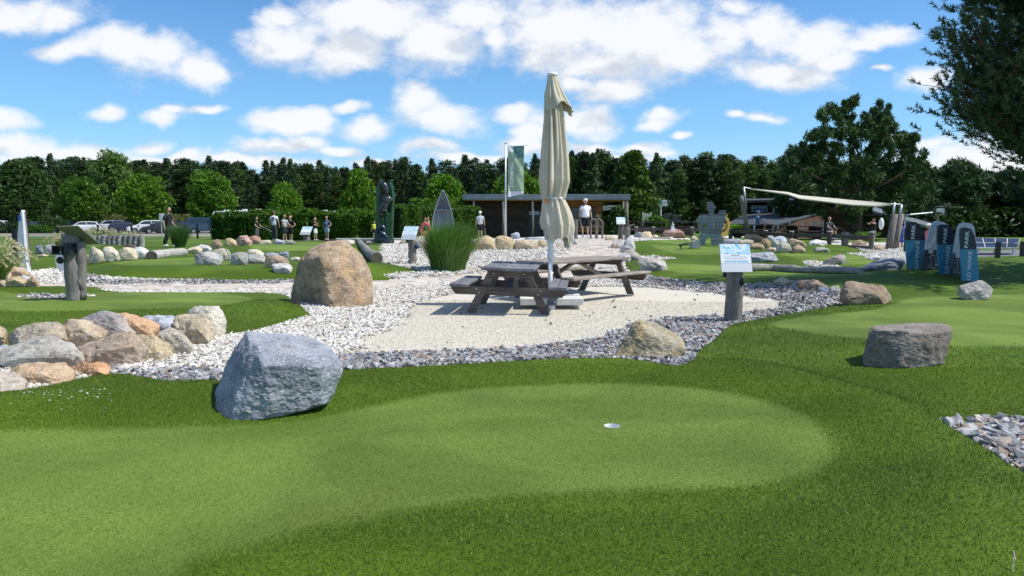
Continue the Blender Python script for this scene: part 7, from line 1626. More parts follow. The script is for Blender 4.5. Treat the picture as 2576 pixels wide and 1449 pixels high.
# terrace tables
dk = simple('terrace_dark', (.05, .03, .025), .7, var=.3)
tt = thing('terrace_table', 'dark table set on the terrace near the dark sculpture', 'table', at(1640, 590, 45), 0, 'dark tables on the terrace')
mb = MB(); mb.box((0, 0, .74), (1.8, .8, .05)); mb.build('table_top', dk, tt)
for sx_ in (-1, 1):
    mb = MB(); mb.box((sx_ * .75, 0, .37), (.06, .6, .72)); mb.build('leg', dk, tt); mb = MB(); mb.box((0, sx_ * .75, .45), (1.8, .3, .05)); mb.build('bench_seat', dk, tt)
for i, (x, y, Y, lab) in enumerate(((1600, 586, 46, 'dark table beside the leafy shrub on the terrace'), (1725, 588, 45, 'dark table right of the fountain rock'), (1905, 596, 43, 'dark table under the seated man in blue'), (1960, 598, 44, 'dark table in front of the brown gable'), (2020, 600, 44, 'dark table before the sixth white pole'), (2075, 602, 45, 'dark table left of the huge pine trunk'), (2150, 604, 46, 'dark table right of the huge pine trunk'))):
    dup(tt, at(x, y, Y), .1 * i, lab)
for i, (x, y, Y, lab) in enumerate(((1940, 590, 40, 'two grey white stones piled on the terrace wall'), (2000, 584, 46, 'row of pale flowers in a terrace box'))):
    if i == 1:
        bushes('flower_box', lab, [(at(1985 + 6 * k, 584, 46).x, 46, at(0, 586, 46).z, .16) for k in range(9)], M_PL, .1, .09, 130, 95, (1.1, 1.0, .8), None, 'flower box')

# crane like cable lift, solar panels, black fences
p = at(2358, 560, 45); p.z = 0; cr = thing('cable_lift', 'metal cage of a wakeboard cable lift on a thin mast above the boards', 'cable lift', p)
mb = MB(); mb.tube([(0, 0, -.3), (0, 0, at(0, 541, 45).z)], .06, 6); mb.build('mast', simple('mast_yellow', (.30, .30, .14), .6), cr)
a_, b_ = at(2345, 541, 45) - p, at(2374, 520, 45) - p; mb = MB()
for yy_ in (-.3, .3):
    for z in (a_.z, b_.z): mb.tube([(a_.x, yy_, z), (b_.x, yy_, z)], .025, 4)
    for x in (a_.x, b_.x): mb.tube([(x, yy_, a_.z), (x, yy_, b_.z)], .025, 4)
for x in (a_.x, b_.x):
    for z in (a_.z, b_.z): mb.tube([(x, -.3, z), (x, .3, z)], .025, 4)
mb.build('cage', M_DMET, cr); mb = MB(); mb.box(((a_.x + b_.x) / 2, 0, (a_.z + b_.z) / 2 + .05), (.34, .3, .22)); mb.box((b_.x - .1, 0, (a_.z + b_.z) / 2), (.16, .3, .34)); mb.build('motor_box', M_GALV, cr)
mb = MB(); q = at(2277, 541, 44) - p; mb.tube([q, (a_.x, 0, a_.z + .15)], .05, 6); mb.tube([q + Vector((0, 0, -.05)), q + Vector((0, 0, -1.5))], .04, 6); mb.build('arm', M_GALV, cr)
YP_ = 27; po2 = at(2510, 622, YP_); sp = thing('solar_panel', 'tilted dark blue solar panel row behind the boards at the right', 'solar panel', po2)
Q = [at(2452, 622, YP_) - po2, at(2560, 623.5, YP_) - po2, at(2566, 600, YP_ + 1.1) - po2, at(2440, 597.5, YP_ + 1.1) - po2]
def lerpq(u, v, off=0.0):
    q = (Q[0].lerp(Q[1], u)).lerp(Q[3].lerp(Q[2], u), v); n = (Q[1] - Q[0]).cross(Q[3] - Q[0]).normalized(); return q + n * off
mb = MB(); K_ = [lerpq(0, 0), lerpq(1, 0), lerpq(1, 1), lerpq(0, 1)]; K2 = [lerpq(0, 0, -.05), lerpq(1, 0, -.05), lerpq(1, 1, -.05), lerpq(0, 1, -.05)]; mb.raw(K_ + K2, [(0, 1, 2, 3), (7, 6, 5, 4), (0, 4, 5, 1), (1, 5, 6, 2), (2, 6, 7, 3), (3, 7, 4, 0)]); mb.build('frame', M_WPAINT, sp)
m_pv = simple('solar_cells', (.012, .018, .035), .35, spec=.4)
for i in range(4):
    for j in range(2): mb = MB(); u0, u1, v0, v1 = i / 4 + .008, (i + 1) / 4 - .008, j / 2 + .02, (j + 1) / 2 - .02; mb.raw([lerpq(u0, v0, .006), lerpq(u1, v0, .006), lerpq(u1, v1, .006), lerpq(u0, v1, .006)], [(0, 1, 2, 3)]); mb.build('panel', m_pv, sp)
for u in (.1, .5, .9): mb = MB(); a_ = lerpq(u, .8, -.06); mb.tube([a_, (a_.x, a_.y, -1.0)], .03, 5); a_ = lerpq(u, .1, -.06); mb.tube([a_, (a_.x, a_.y, -.6)], .03, 5); mb.build('support', M_GALV, sp)
M_FB = simple('black_fence_metal', (.012, .013, .015), .5)
def mesh_fence(label, posts, htop, wires=True):
    o0 = Vector(posts[0][0]); t_ = thing('wire_fence', label, 'fence', o0)
    for p_, r_w in posts:
        p_ = Vector(p_) - o0; mb = MB(); mb.box(p_ + Vector((0, 0, htop / 2 - .1)), (r_w, r_w, htop + .2)); mb.build('post', M_FB, t_)
    if wires:
        mb = MB()
        for (a, _), (c, _) in zip(posts[:-1], posts[1:]):
            a = Vector(a) - o0; c = Vector(c) - o0
            for k in range(6): z = .08 + (htop - .12) * k / 5; mb.plank(a + Vector((0, 0, z)), c + Vector((0, 0, z)), .006, .006)
            L = (c - a).length; n = int(L / .10)
            for k in range(1, n): q = a.lerp(c, k / n); mb.box(q + Vector((0, 0, htop / 2)), (.0035, .0035, htop - .1))
        mb.build('wire_mesh', M_FB, t_)
    return t_
mesh_fence('black wire mesh fence between the golf course and the meadow', [(at(-60, 660, 23), .10), (at(41, 649, 25), .13), (gp(150, 31) + Vector((0, 0, -.1)), .08), (gp(250, 37), .08), (gp(334, 41), .08), (gp(420, 45), .08), (gp(499, 48), .10), (gp(575, 51), .08)], 1.0)
mesh_fence('black posts with thin wires beyond the wake boards', [(at(2510, 633, 22), .11), (at(2572, 630, 24), .11), (at(2700, 630, 24), .11)], .30)
p = at(2265, 640, 29.5); mesh_fence('low wire fence behind the leaning logs', [(at(2275, 645, 28), .07), (at(2305, 640, 31), .05), (at(2330, 630, 36), .05)], 1.0)

# caravans and truck behind the hedge
def caravan(name, label, x0, x1, ytop, Y, mat, kind='caravan'):
    a_, b_ = at(x0, ytop, Y), at(x1, ytop, Y); zg = float(H0(np.array([a_.x]), np.array([Y]))[0]); Lc = b_.x - a_.x; Hh = a_.z - zg; t_ = thing(name, label, kind, ((a_.x + b_.x) / 2, Y, zg), 0, 'vehicles behind the hedge')
    l = [(-Lc / 2, .45), (Lc / 2, .45), (Lc / 2, Hh - .35), (Lc / 2 - .35, Hh - .02), (-Lc / 2 + .25, Hh), (-Lc / 2, Hh - .3)]
    mb = MB(); mb.prism(l, 2.2, (0, 1.1, 0)); mb.build('body', mat, t_, bevel=.06)
    for k in range(2 if Lc > 1.5 else 1): xx = -Lc / 2 + Lc * (.3 + .4 * k); mb = MB(); mb.box((xx, -.02, Hh * .62), (min(.8, Lc * .25), .03, .45)); mb.build('window', M_GLASS, t_)
    mb = MB(); mb.box((Lc * .1, 1.1, Hh + .08), (.5, .5, .14)); mb.build('roof_hatch', M_WPAINT, t_, bevel=.02)
    for sx_ in (-.25, .25): mb = MB(); mb.tube([(sx_ * Lc, .05, .32), (sx_ * Lc, .3, .32)], .32, 14); mb.build('wheel', M_BLACK, t_)
    return t_
M_CW = simple('caravan_white', (.76, .77, .76), .35)
caravan('caravan', 'white caravan with bicycles at its back left of the hedge', 533, 580, 531, 88, M_CW)
caravan('caravan', 'white caravan roof right behind the hedge top near the taupe camper', 586, 622, 529, 90, M_CW)
caravan('camper_van', 'taupe box camper above the hedge', 623, 656, 528.5, 84, simple('taupe', (.32, .27, .22), .5), 'camper van')
caravan('box_truck', 'bright green box truck above the hedge', 658, 690, 529, 86, simple('truck_green', (.03, .42, .12), .4), 'truck')
caravan('caravan', 'low white caravan left of the woman in white', 750, 788, 532.5, 88, M_CW)
caravan('caravan', 'white caravan roof above the man in blue', 790, 828, 531, 90, M_CW)
caravan('caravan', 'white caravan roof between man in blue and carved totem', 834, 885, 530.5, 87, M_CW)

# ------------------------------------------------------------------ cars
m_car, t, b = newmat('car_paint'); t.l.new(t.add('ShaderNodeObjectInfo').outputs['Color'], b.inputs['Base Color']); b.inputs['Roughness'].default_value = .25; b.inputs['Coat Weight'].default_value = .8; b.inputs['Coat Roughness'].default_value = .06
M_TYRE = simple('tyre', (.02, .02, .02), .8); M_RIM = simple('rim', (.45, .46, .48), .3, .8); M_LAMP = simple('lamp_glass', (.75, .78, .80), .1); M_RED = simple('tail_lamp', (.45, .01, .01), .2); M_PLATE = simple('number_plate', (.75, .75, .72), .4)
def extr(prof, hw):
    mb = MB(); k = len(prof); A = [(x, -hw(z), z) for x, z in prof]; B = [(x, hw(z), z) for x, z in prof]
    return mb.raw(A + B, [tuple(range(k)), tuple(range(k, 2 * k))[::-1]] + [(i, (i + 1) % k, k + (i + 1) % k, k + i) for i in range(k)])
def arch(x, r=.37, n=7): return [(x + r * math.cos(math.pi * i / n), .30 + r * math.sin(math.pi * i / n)) for i in range(n + 1)]
def make_car(kind, label, color, group='cars parked beyond the meadow'):
    S = dict(hatch=(4.1, 1.48, 1.0), suv=(4.4, 1.62, 1.08), wagon=(4.6, 1.50, 1.0), coupe=(4.5, 1.38, .98), van=(4.9, 1.95, 1.18))[kind]; L, H_, belt = S; h = L / 2; fx, rx = h - .85, -h + .80
    t_ = thing('parked_car' if kind != 'van' else 'parked_van', label, 'car' if kind != 'van' else 'van', (0, 0, 0), 0, group)
    nose = .80 if kind != 'van' else .95
    prof = [(h, .35)] + [(h - .02, .58), (h - .12, nose), (h - 1.15 if kind != 'van' else h - .75, belt), (-h + .12, belt), (-h, belt - .3), (-h, .35)] + arch(rx)[::-1] + arch(fx)[::-1]
    hw = lambda z: (.87 if kind != 'van' else .95) - .03 * abs(z - .6); o = extr(prof, hw).build('body', m_car, t_, bevel=.04); o.color = (*color, 1)
    gh = {'hatch': [(-h + .12, belt), (-h + .45, H_ - .08), (-h + 1.1, H_), (.05, H_ - .02), (.45, H_ - .1), (h - 1.10, belt)], 'suv': [(-h + .08, belt), (-h + .4, H_ - .08), (-h + 1.0, H_), (.1, H_ - .02), (.5, H_ - .1), (h - 1.15, belt)],
          'wagon': [(-h + .1, belt), (-h + .45, H_ - .06), (-h + .9, H_), (.2, H_ - .02), (.5, H_ - .1), (h - 1.25, belt)], 'coupe': [(-h + .5, belt), (-h + 1.4, H_ - .06), (-.2, H_), (.35, H_ - .06), (h - 1.2, belt)], 'van': [(-h + .05, belt), (-h + .12, H_ - .08), (-h + .3, H_), (h - 1.7, H_), (h - 1.5, H_ - .06), (h - .72, belt)]}[kind]
    tp = lambda z: hw(belt) - .02 - (.20 if kind != 'van' else .12) * max(0, (z - belt) / (H_ - belt)); o = extr(gh, tp).build('roof', m_car, t_, bevel=.03); o.color = (*color, 1)
    cx = sum(p[0] for p in gh) / len(gh); zc = belt + (H_ - belt) * .5; gl = [(cx + (x - cx) * .90, zc + (z - zc) * .74) for x, z in gh]
    for sd_ in (-1, 1):
        for a0, a1 in ((0, .49), (.51, 1)):
            x0, x1 = min(p[0] for p in gl), max(p[0] for p in gl); lo, hi = x0 + (x1 - x0) * a0, x0 + (x1 - x0) * a1; pl = []
            n = len(gl)
            def clip(pl_, xc, keep):
                out = []
                for i in range(len(pl_)):
                    p, q = pl_[i], pl_[(i + 1) % len(pl_)]; ip, iq = keep * (p[0] - xc) >= 0, keep * (q[0] - xc) >= 0
                    if ip: out.append(p)
                    if ip != iq: s = (xc - p[0]) / (q[0] - p[0]); out.append((xc, p[1] + s * (q[1] - p[1])))
                return out
            pl = clip(clip(gl, lo, 1), hi, -1)
            if len(pl) > 2: mb = MB(); mb.raw([(x, sd_ * (tp(z) + .012), z) for x, z in pl], [tuple(range(len(pl)))]); mb.build('side_window', M_GLASS, t_)
    for nm, (p, q) in (('windscreen', (gh[-2], gh[-1])), ('rear_window', (gh[1], gh[0]))):
        d_ = Vector((q[0] - p[0], 0, q[1] - p[1])); nrm = Vector((d_.z, 0, -d_.x)).normalized() * .015; nrm = nrm if (nrm.x > 0) == (nm == 'windscreen') else -nrm; V = []
        for s in (.10, .88): x, z = p[0] + d_.x * s + nrm.x, p[1] + d_.z * s + nrm.z; V += [(x, -tp(z) + .08, z), (x, tp(z) - .08, z)]
        mb = MB(); mb.raw(V, [(0, 1, 3, 2)]); mb.build(nm, M_GLASS, t_)
    for x in (fx, rx):
        for sd_ in (-1, 1):
            mb = MB(); y = sd_ * (hw(.3) - .10); mb.tube([(x, y - .1, .31), (x, y + .1, .31)], .32, 18); wl = mb.build('wheel', M_TYRE, t_); mb = MB(); mb.tube([(x, y + sd_ * .1, .31), (x, y + sd_ * .108, .31)], .20, 14); mb.build('rim', M_RIM, wl)
    for sd_ in (-1, 1):
        mb = MB(); mb.box((h - .09, sd_ * .62, nose - .10), (.12, .34, .13)); mb.build('headlight', M_LAMP, t_); mb = MB(); mb.box((-h + .03, sd_ * .70, belt - .18), (.08, .22, .22)); mb.build('tail_light', M_RED, t_)
        mb = MB(); mb.box((h - 1.35, sd_ * (hw(1) + .10), belt + .05), (.12, .18, .12)); mb.build('wing_mirror', m_car, t_).color = (*color, 1)
    mb = MB(); mb.box((h, 0, .48), (.02, 1.1, .18)); mb.build('grille', M_BLACK, t_); mb = MB(); mb.box((-h - .012, 0, .62), (.02, .5, .11)); mb.build('number_plate', M_PLATE, t_)
    return t_
WHT, BLK, NVY, SIL, DGR = (.78, .79, .80), (.012, .013, .016), (.012, .022, .06), (.30, .32, .34), (.04, .045, .05)
CARS = [('suv', 8, 96, 10, WHT, 'white high car cut by the left frame edge'), ('wagon', 62, 98, 170, DGR, 'dark estate car behind the white surfboard'), ('hatch', 98, 104, 175, (.20, .02, .03), 'dull red car behind the low green hedge bush'),
 ('wagon', 168, 97, 172, DGR, 'dark estate car with silver roof rails behind the log sign post'), ('wagon', 185, 105, 5, NVY, 'dark car in the second row behind the estate car'), ('hatch', 212, 92, 205, WHT, 'white hatchback right of the log sign post'),
 ('coupe', 232, 104, 0, NVY, 'blue car behind the white hatchback'), ('suv', 282, 95, 188, WHT, 'white family car behind the plumed grass'), ('wagon', 263, 106, 4, SIL, 'grey estate car in the second row behind the white family car'),
 ('hatch', 322, 92, 25, NVY, 'dark blue hatchback between the two white cars'), ('van', 348, 102, 178, BLK, 'black van with roof box behind the dark blue hatchback'), ('van', 388, 104, 5, (.05, .04, .04), 'dark van with silver roof line left of the white sign'),
 ('suv', 371, 90, 212, WHT, 'white car seen from the front left of the parking sign'), ('hatch', 402, 89, 215, BLK, 'black car right beside the white front facing car'), ('wagon', 448, 93, 210, BLK, 'black estate car behind the lone walker'),
 ('coupe', 470, 92, 150, (.015, .03, .10), 'navy low car left of the dark blue van'), ('van', 527, 89, 22, (.022, .055, .10), 'dark blue van at the right end of the car park'), ('hatch', 565, 95, 10, (.06, .10, .10), 'teal grey car half hidden by the hedge end'), ('wagon', 430, 104, 3, (.35, .12, .30), 'pale roofed car in the second row behind the walker')]
for kind, px, Y, hd, colr, lab in CARS:
    o = make_car(kind, lab, colr); x = (px - 1288) / F * Y; o.location = (x, Y, float(H0(np.array([x]), np.array([float(Y)]))[0]) + .0); o.rotation_euler = (0, 0, R(hd))
    if 'roof box' in lab: mb = MB(); mb.sphere((0, 0, 2.15), .5, 14, 8, (2.0, .8, .4)); mb.build('roof_box', M_BLACK, o, smooth=True)

# ------------------------------------------------------------------ people
SKIN_ = {}
def skinmat(c):
    if c not in SKIN_: SKIN_[c] = simple('skin', c, .5, var=.06, spec=.4)
    return SKIN_[c]
PENDING = []
def skin_obj(name, verts, edges, radii, parent, mat, root=0, sub=1):
    me = bpy.data.meshes.new(name); me.from_pydata([tuple(v) for v in verts], edges, []); me.update()
    o = bpy.data.objects.new(name, me); col.objects.link(o); o.parent = parent
    m = o.modifiers.new('skin', 'SKIN'); m.branch_smoothing = .6; s = o.modifiers.new('sub', 'SUBSURF'); s.levels = sub; s.render_levels = sub
    for i, sv in enumerate(me.skin_vertices[0].data): sv.radius = radii[i]; sv.use_root = (i == root); sv.use_loose = False
    PENDING.append((o, mat)); return o
def person(label, px, pyf, hpx, Y=None, face=0, hair=(.05, .03, .02), skin=(.45, .27, .18), shirt=(.02, .02, .02), legs=(.02, .02, .02), leglen='long', pose='stand', cap=None, extra=None, h=None, hairlen=0, girth=1.0, sit=False, sleeve=.6, bare=False, shoes=(.6, .6, .6)):
    Y = Y or 42; h = h or hpx / F * Y; p = at(px, pyf, Y); t_ = thing('person', label, 'person', p, R(face), 'people on the golf course'); g_ = girth
    st = {'stand': .0, 'walk': .09, 'step': .05}.get(pose, 0.02)
    el = {-1: Vector((-.155, .01, .63)), 1: Vector((.155, .01, .63))}; wr = {-1: Vector((-.165, -.03, .49)), 1: Vector((.165, -.03, .49))}
    if pose == 'walk': wr[1] = Vector((.17, -.10, .50)); el[-1] = Vector((-.155, .05, .63)); wr[-1] = Vector((-.16, .03, .49))
    if pose == 'reach': el[1] = Vector((.15, -.08, .62)); wr[1] = Vector((.10, -.23, .56)); wr[-1] = Vector((-.10, -.22, .55)); el[-1] = Vector((-.15, -.07, .62))
    if pose == 'phone': el[-1] = Vector((-.13, -.05, .64)); wr[-1] = Vector((-.06, -.13, .74)); el[1] = Vector((.14, -.04, .62)); wr[1] = Vector((.05, -.13, .64))
    if pose == 'hips': el[1] = Vector((.19, .04, .64)); wr[1] = Vector((.12, -.05, .56))
    if pose == 'raise': el[1] = Vector((.18, -.12, .80)); wr[1] = Vector((.15, -.24, .84)); el[-1] = Vector((-.16, -.12, .78)); wr[-1] = Vector((-.05, -.25, .82))
    hip = .50; kn = {s: Vector((s * .052, -st * (.6 if s > 0 else -.3), .275)) for s in (-1, 1)}; an = {s: Vector((s * .052, -st * s * 1.1 + .01, .035 + (.0 if s > 0 else st * .15))) for s in (-1, 1)}
    if sit:
        for s in (-1, 1): kn[s] = Vector((s * .07, -.24, .50)); an[s] = Vector((s * .07, -.22, .26))
        lean_ = -.10
        wr = {s: Vector((s * .10, -.25, .58)) for s in (-1, 1)}; el = {s: Vector((s * .15, -.12, .62)) for s in (-1, 1)}
    V = [(0, 0, .525), (0, .005, .60), (0, .01, .70), (0, .01, .775), (0, .0, .83), (0, -.005, .865)]; Rr = [(.072 * g_, .055 * g_), (.066 * g_, .050 * g_), (.078 * g_, .055 * g_), (.070, .045), (.030, .030), (.028, .030)]; E = [(0, 1), (1, 2), (2, 3), (3, 4), (4, 5)]
    idx = {}
    for s in (-1, 1):
        k = len(V); V += [(s * .105, .01, .79), el[s], wr[s], wr[s] + (wr[s] - el[s]).normalized() * .045]; Rr += [(.034, .034), (.023, .023), (.015, .015), (.018, .010)]; E += [(3, k), (k, k + 1), (k + 1, k + 2), (k + 2, k + 3)]
        k = len(V); V += [(s * .050, 0, .49), kn[s], an[s], an[s] + Vector((s * .01, -.075, -.015))]; Rr += [(.050, .052), (.033, .033), (.020, .022), (.020, .014)]; E += [(0, k), (k, k + 1), (k + 1, k + 2), (k + 2, k + 3)]
    V = [Vector(v) for v in V]; sc3 = lambda vs: [v * h for v in vs]; rr = lambda rs, a=1.0: [(x * h * a, y * h * a) for x, y in rs]
    body = skin_obj('body', sc3(V), E, rr(Rr), t_, skinmat(skin)); body['_head'] = 1; HEADS[body.name] = (h, wr, el, skin)
    # shirt
    if not bare:
        sh = [Vector(v) for v in [(0, 0, .475), (0, .005, .58), (0, .01, .69), (0, .01, .785), (0, .005, .835)]]; sr = [(.108 * g_, .088 * g_), (.104 * g_, .084 * g_), (.110 * g_, .084 * g_), (.098, .070), (.044, .044)]; se = [(0, 1), (1, 2), (2, 3), (3, 4)]
        for s in (-1, 1): k = len(sh); S0 = Vector((s * .105, .01, .785)); sh += [S0, S0.lerp(el[s], sleeve)]; sr += [(.056, .056), (.054, .054)]; se += [(3, k), (k, k + 1)]
        skin_obj('shirt', sc3(sh), se, rr(sr), t_, simple('shirt_cloth', shirt, .85, var=.1) if not isinstance(shirt, bpy.types.Material) else shirt)
    cut = {'long': .97, 'short': .30, 'knee': .02}[leglen]
    lv = [Vector((0, 0, .60)), Vector((0, 0, .52))]; lr = [(.092 * g_, .074 * g_), (.096 * g_, .080 * g_)]; le = [(0, 1)]
    for s in (-1, 1):
        k = len(lv); A = Vector((s * .052, 0, .47)); lv += [A, kn[s].lerp(A, .3 if leglen == 'short' else 0)]; w2 = .066 if leglen != 'long' else .056; lr += [(.074, .074), (w2, w2)]; le += [(1, k), (k, k + 1)]
        if leglen == 'long': lv.append(an[s] + Vector((0, 0, .015))); lr.append((.052, .052)); le.append((k + 1, k + 2))
    skin_obj('trousers' if leglen == 'long' else 'shorts', sc3(lv), le, rr(lr), t_, simple('leg_cloth', legs, .85, var=.15))
    for s in (-1, 1):
        a = an[s] * h; mb = MB(); mb.sphere((a.x + s * .004, a.y - .035 * h, a.z - .012 * h), .03 * h, 10, 6, (1.0, 2.5, .8)); mb.build('shoe', simple('shoe', shoes, .6), t_, smooth=True)
    hd_ = Vector((0, -.008, .932)) * h; mb = MB()
    if hairlen >= 0: mb.sphere(hd_ + Vector((0, .012, .012)) * h, .053 * h, 12, 8, (.98, 1.12, 1.15))
    if hairlen > 0: mb.tube([hd_ + Vector((0, .03, .02)) * h, hd_ + Vector((0, .06, -.06)) * h, hd_ + Vector((.01, .06, -hairlen)) * h], [.045 * h, .05 * h, .022 * h], 8)
    if hairlen >= 0: mb.build('hair', simple('hair', hair, .7, var=.3, vscale=30), t_, smooth=True)
    if cap:
        mb = MB(); mb.sphere(hd_ + Vector((0, .01, .03)) * h, .060 * h, 12, 8, (1, 1.1, .85)); s = cap[1]; mb.box(hd_ + Vector((0, -.075 * s, .03)) * h, (.085 * h, .075 * h, .012 * h)) if s else mb.lathe([(.13 * h, 0), (.13 * h, .008 * h), (.05 * h, .02 * h)], 16, hd_ + Vector((0, 0, .03)) * h); mb.build('cap', simple('cap', cap[0], .8), t_, smooth=True)
    for s in (-1, 1): mb = MB(); mb.sphere(hd_ + Vector((s * .018, -.054, .006)) * h, .006 * h, 6, 4); mb.build('eye', M_BLACK, t_)
    if extra: extra(t_, h, wr, hd_)
    return t_
HEADS = {}
def club(side, tipx=0, tipy=-.25, tipz=.01, colr=None):
    def f(t_, h, wr, hd_):
        w_ = (wr[side] + Vector((0, -.01, -.02))) * h; tip = Vector((wr[side].x * h + tipx, wr[side].y * h + tipy, tipz)); c = thing('golf_club', 'golf putter held by the ' + ' '.join(t_['label'].split(',')[0].split()[:10]), 'golf club', t_.matrix_basis @ w_)
        c.rotation_euler = t_.rotation_euler; mb = MB(); mb.tube([(0, 0, .08), tip - w_], .012, 6); mb.build('shaft', M_GALV, c); mb = MB(); mb.box(tip - w_, (.11, .03, .03)); mb.build('club_head', M_ALU, c); mb = MB(); mb.tube([(0, 0, .12), (tip - w_) * .22], .017, 6); mb.build('grip', M_BLACK, c)
    return f
m_str, t, b = newmat('striped_cloth'); z_ = t.add('ShaderNodeSeparateXYZ', {'Vector': t.add('ShaderNodeTexCoord').outputs['Object']}).outputs[2]; c = t.math('FRACT', t.math('MULTIPLY', z_, 12.0)); t.l.new(t.ramp(c, [(0, (.55, .62, .62)), (.55, (.035, .05, .07))], 'CONSTANT'), b.inputs['Base Color']); b.inputs['Roughness'].default_value = .9
def nine(t_, h, wr, hd_): me = text_mesh('9', .20 * h, .008, .002); me.transform(Matrix.Translation((0, .082 * h + .012, .71 * h)) @ Matrix.Rotation(R(180), 4, 'Z') @ Matrix.Rotation(R(90), 4, 'X')); me.materials.append(M_NVY); link('shirt_number', me, t_)
def print_front(t_, h, wr, hd_): mb = MB(); mb.box((0, -.074 * h - .008, .72 * h), (.09 * h, .006, .05 * h)); mb.box((.02, -.074 * h - .008, .69 * h), (.07 * h, .006, .03 * h)); mb.build('shirt_print', simple('pale_print', (.55, .62, .66), .8), t_)
def ring_(t_, h, wr, hd_):
    c = thing('swim_ring', 'red and yellow swim ring carried by the children near the boat', 'swim ring', t_.location + Vector((.05, -.35, .45 * h))); mb = MB(); n = 20; pth = [(.25 * math.cos(2 * math.pi * i / n), .06 * math.sin(4 * math.pi * i / n) * 0, .32 * math.sin(2 * math.pi * i / n)) for i in range(n + 1)]; mb.tube(pth, .09, 8); mb.build('ring', simple('ring_red', (.45, .08, .08), .4, var=.3), c, smooth=True)
DK, TAN_, LBR, BLN = (.02, .014, .010), (.50, .31, .21), (.16, .09, .05), (.38, .25, .13)
person('young man in black with white shoes walking alone on the left', 427, 621, 100, 30, 90, DK, TAN_, (.012, .012, .014), (.022, .023, .022), 'long', 'walk', sleeve=.85, girth=1.05, shoes=(.8, .8, .8))
person('boy in black t-shirt reaching out a club at the left of the group', 647, 606, 60, 41, 70, DK, TAN_, (.012, .012, .014), (.10, .10, .11), 'long', 'reach', extra=club(1, 0, -.55, .55))
person('tall boy in a white football shirt with number 9 seen from behind', 691, 604, 73, 41.5, 172, LBR, TAN_, (.72, .74, .85), (.05, .055, .065), 'long', 'stand', extra=nine)
person('boy in a dark and white striped t-shirt and black shorts', 717, 607, 67, 41, 70, LBR, TAN_, m_str, (.03, .03, .035), 'knee', 'reach', girth=1.1)
person('blond haired boy in black t-shirt and black shorts facing the camera', 732, 607, 64, 42, -15, BLN, TAN_, (.012, .012, .014), (.012, .012, .014), 'knee', 'hips')
person('girl with long blond hair, black top and white wide trousers', 794, 605, 57, 41, 75, BLN, TAN_, (.014, .012, .012), (.74, .74, .72), 'knee', 'phone', hairlen=.20, girth=.95)
person('man in blue t-shirt with pale print and light denim shorts', 823, 603, 59, 43, -10, LBR, TAN_, (.06, .11, .20), (.28, .38, .48), 'knee', 'hips', extra=print_front, girth=1.08)
person('small child in yellow shirt peeking out left of the carved totem', 942, 597, 40, 40, 30, BLN, TAN_, (.55, .60, .06), (.02, .02, .02), 'knee')
person('child with bare shoulders holding a swim ring by the rowing boat', 1070, 600, 52, 41, 80, LBR, (.50, .28, .17), (.10, .14, .16), (.02, .02, .02), 'short', 'phone', extra=ring_)
person('tanned bare chested child right beside the rowing boat', 1078, 600, 54, 42, -60, LBR, (.52, .30, .18), (0, 0, 0), (.03, .03, .03), 'short', 'reach', bare=True)
person('man in grey polo shirt and white cap with his back turned by the kiosk wall', 1208, 599, 67, 46, 180, (.4, .35, .3), TAN_, (.50, .52, .54), (.012, .012, .014), 'knee', 'stand', cap=((.8, .8, .8), 1), girth=1.12, extra=club(-1, -.05, -.05, .1))
person('big man in white t-shirt, backward cap and black shorts on the path', 1472, 597, 96, 34, 14, DK, (.46, .28, .19), (.78, .79, .82), (.014, .014, .016), 'knee', 'step', cap=((.70, .69, .64), -1), girth=1.22, extra=club(-1, .12, -.25, .02), shoes=(.78, .78, .78))
person('seated man in blue t-shirt and blue cap on the terrace', 1905, 602, 62, 44, 60, DK, TAN_, (.10, .17, .32), (.03, .03, .05), 'knee', sit=True, cap=((.16, .26, .40), 1), h=1.75)
person('seated person in a dark top behind the rail fence', 2084, 616, 60, 40, 20, (.25, .22, .2), TAN_, (.04, .05, .07), (.03, .03, .05), 'knee', sit=True, h=1.55)
def tray(t_, h, wr, hd_):
    c = thing('white_drum', 'round white drum raised by the person beside the leaning logs', 'drum', at(2217, 563, 35.5)); mb = MB(); mb.sphere((0, 0, 0), .30, 18, 10, (.42, .3, .98)); mb.build('shell', M_WPAINT, c, smooth=True)
person('person in black raising a round white drum beside the leaning logs', 2196, 612, 62, 38, -75, DK, (.46, .28, .19), (.012, .012, .014), (.12, .16, .10), 'knee', 'raise', extra=tray)
person('person in blue shorts half hidden behind the leaning sail posts', 2263, 640, 84, 31.5, 180, DK, TAN_, (.05, .09, .25), (.06, .12, .40), 'short')
person('person in pink top with a wide white hat behind the upright boards', 2332, 655, 92, 27, 75, BLN, (.55, .28, .2), (.60, .17, .25), (.3, .3, .3), 'long', cap=((.72, .70, .66), 0))

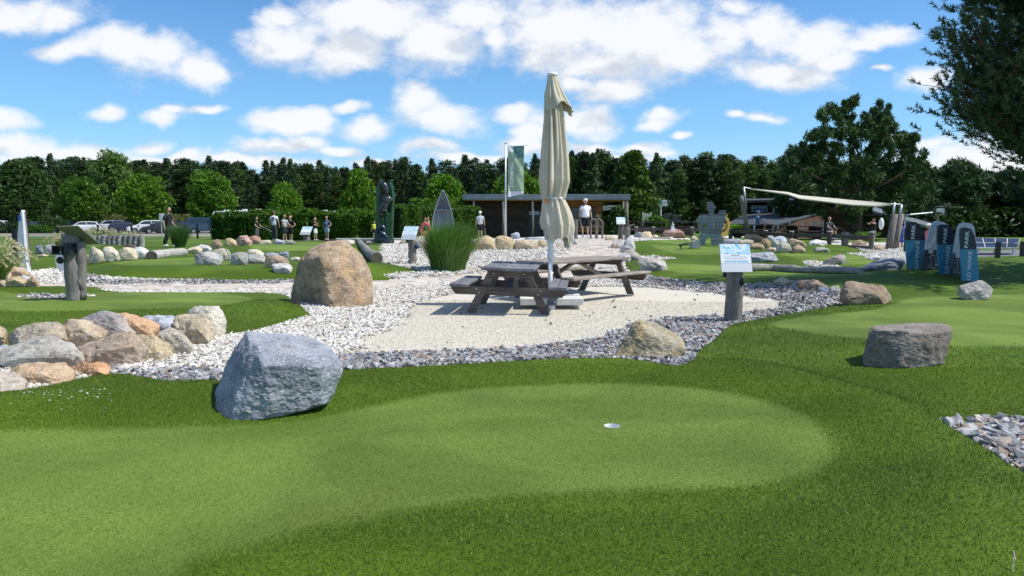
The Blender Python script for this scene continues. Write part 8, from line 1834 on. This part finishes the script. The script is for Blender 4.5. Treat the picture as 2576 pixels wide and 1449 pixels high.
# bake the skinned figures and finish heads and hands so that each body is one mesh
dg = bpy.context.evaluated_depsgraph_get(); done = []
for o, mat in PENDING: done.append((o, mat, bpy.data.meshes.new_from_object(o.evaluated_get(dg))))
for o, mat, me in done:
    o.modifiers.clear(); me.materials.clear(); me.materials.append(mat); me.shade_smooth()
    if o.name in HEADS:
        h, wr, el, sk = HEADS[o.name]; mb = MB(); hd_ = Vector((0, -.008, .932)) * h
        mb.sphere(hd_, .050 * h, 16, 12, (.94, 1.12, 1.32)); mb.tube([hd_ + Vector((0, -.05, .012)) * h, hd_ + Vector((0, -.066, -.012)) * h, hd_ + Vector((0, -.052, -.018)) * h], [.006 * h, .011 * h, .008 * h], 6)
        mb.sphere(hd_ + Vector((0, -.050, -.034)) * h, .014 * h, 8, 5, (1.2, .5, .45))
        for s in (-1, 1):
            mb.sphere(hd_ + Vector((s * .049, .004, -.002)) * h, .013 * h, 8, 6, (.4, .8, 1.2))
            d_ = (wr[s] - el[s]).normalized(); side = Vector((0, 1, 0)).cross(d_); side = side.normalized() if side.length > .1 else Vector((0, 0, 1)); fw = d_.cross(side).normalized(); P0 = (wr[s] + d_ * .035) * h
            for k in range(4):
                off = fw * (.0075 * (k - 1.5)) * h; L_ = (.040, .046, .043, .034)[k] * h; mb.tube([P0 + off * .8, P0 + off + d_ * L_ * .5, P0 + off + d_ * L_ * .85 - side * s * .010 * h], [.0050 * h, .0046 * h, .0034 * h], 5)
            mb.tube([P0 - fw * .012 * h - d_ * .015 * h, P0 - fw * .026 * h + d_ * .004 * h, P0 - fw * .026 * h + d_ * .020 * h], [.0062 * h, .0052 * h, .004 * h], 5)
        hm = mb.mesh('head', mat, True); bm = bmesh.new(); bm.from_mesh(me); bm.from_mesh(hm); bm.to_mesh(me); bm.free(); me.shade_smooth()
    o.data = me
    if '_head' in o: del o['_head']
# golf ball by the warrior, dry stalk bottom right
p = GT(2548, 1440); st = thing('dry_stalk', 'pale dry plant stalk poking up at the bottom right corner of the turf', 'stalk', p)
mb = MB(); mb.tube([(0, 0, -.02), (.004, .01, .03), (.012, .01, .055), (.010, .02, .085)], .0028, 5); mb.tube([(.011, .01, .05), (.0, .01, .058)], .002, 4); mb.build('stem', simple('straw_stem', (.55, .50, .36), .8), st)
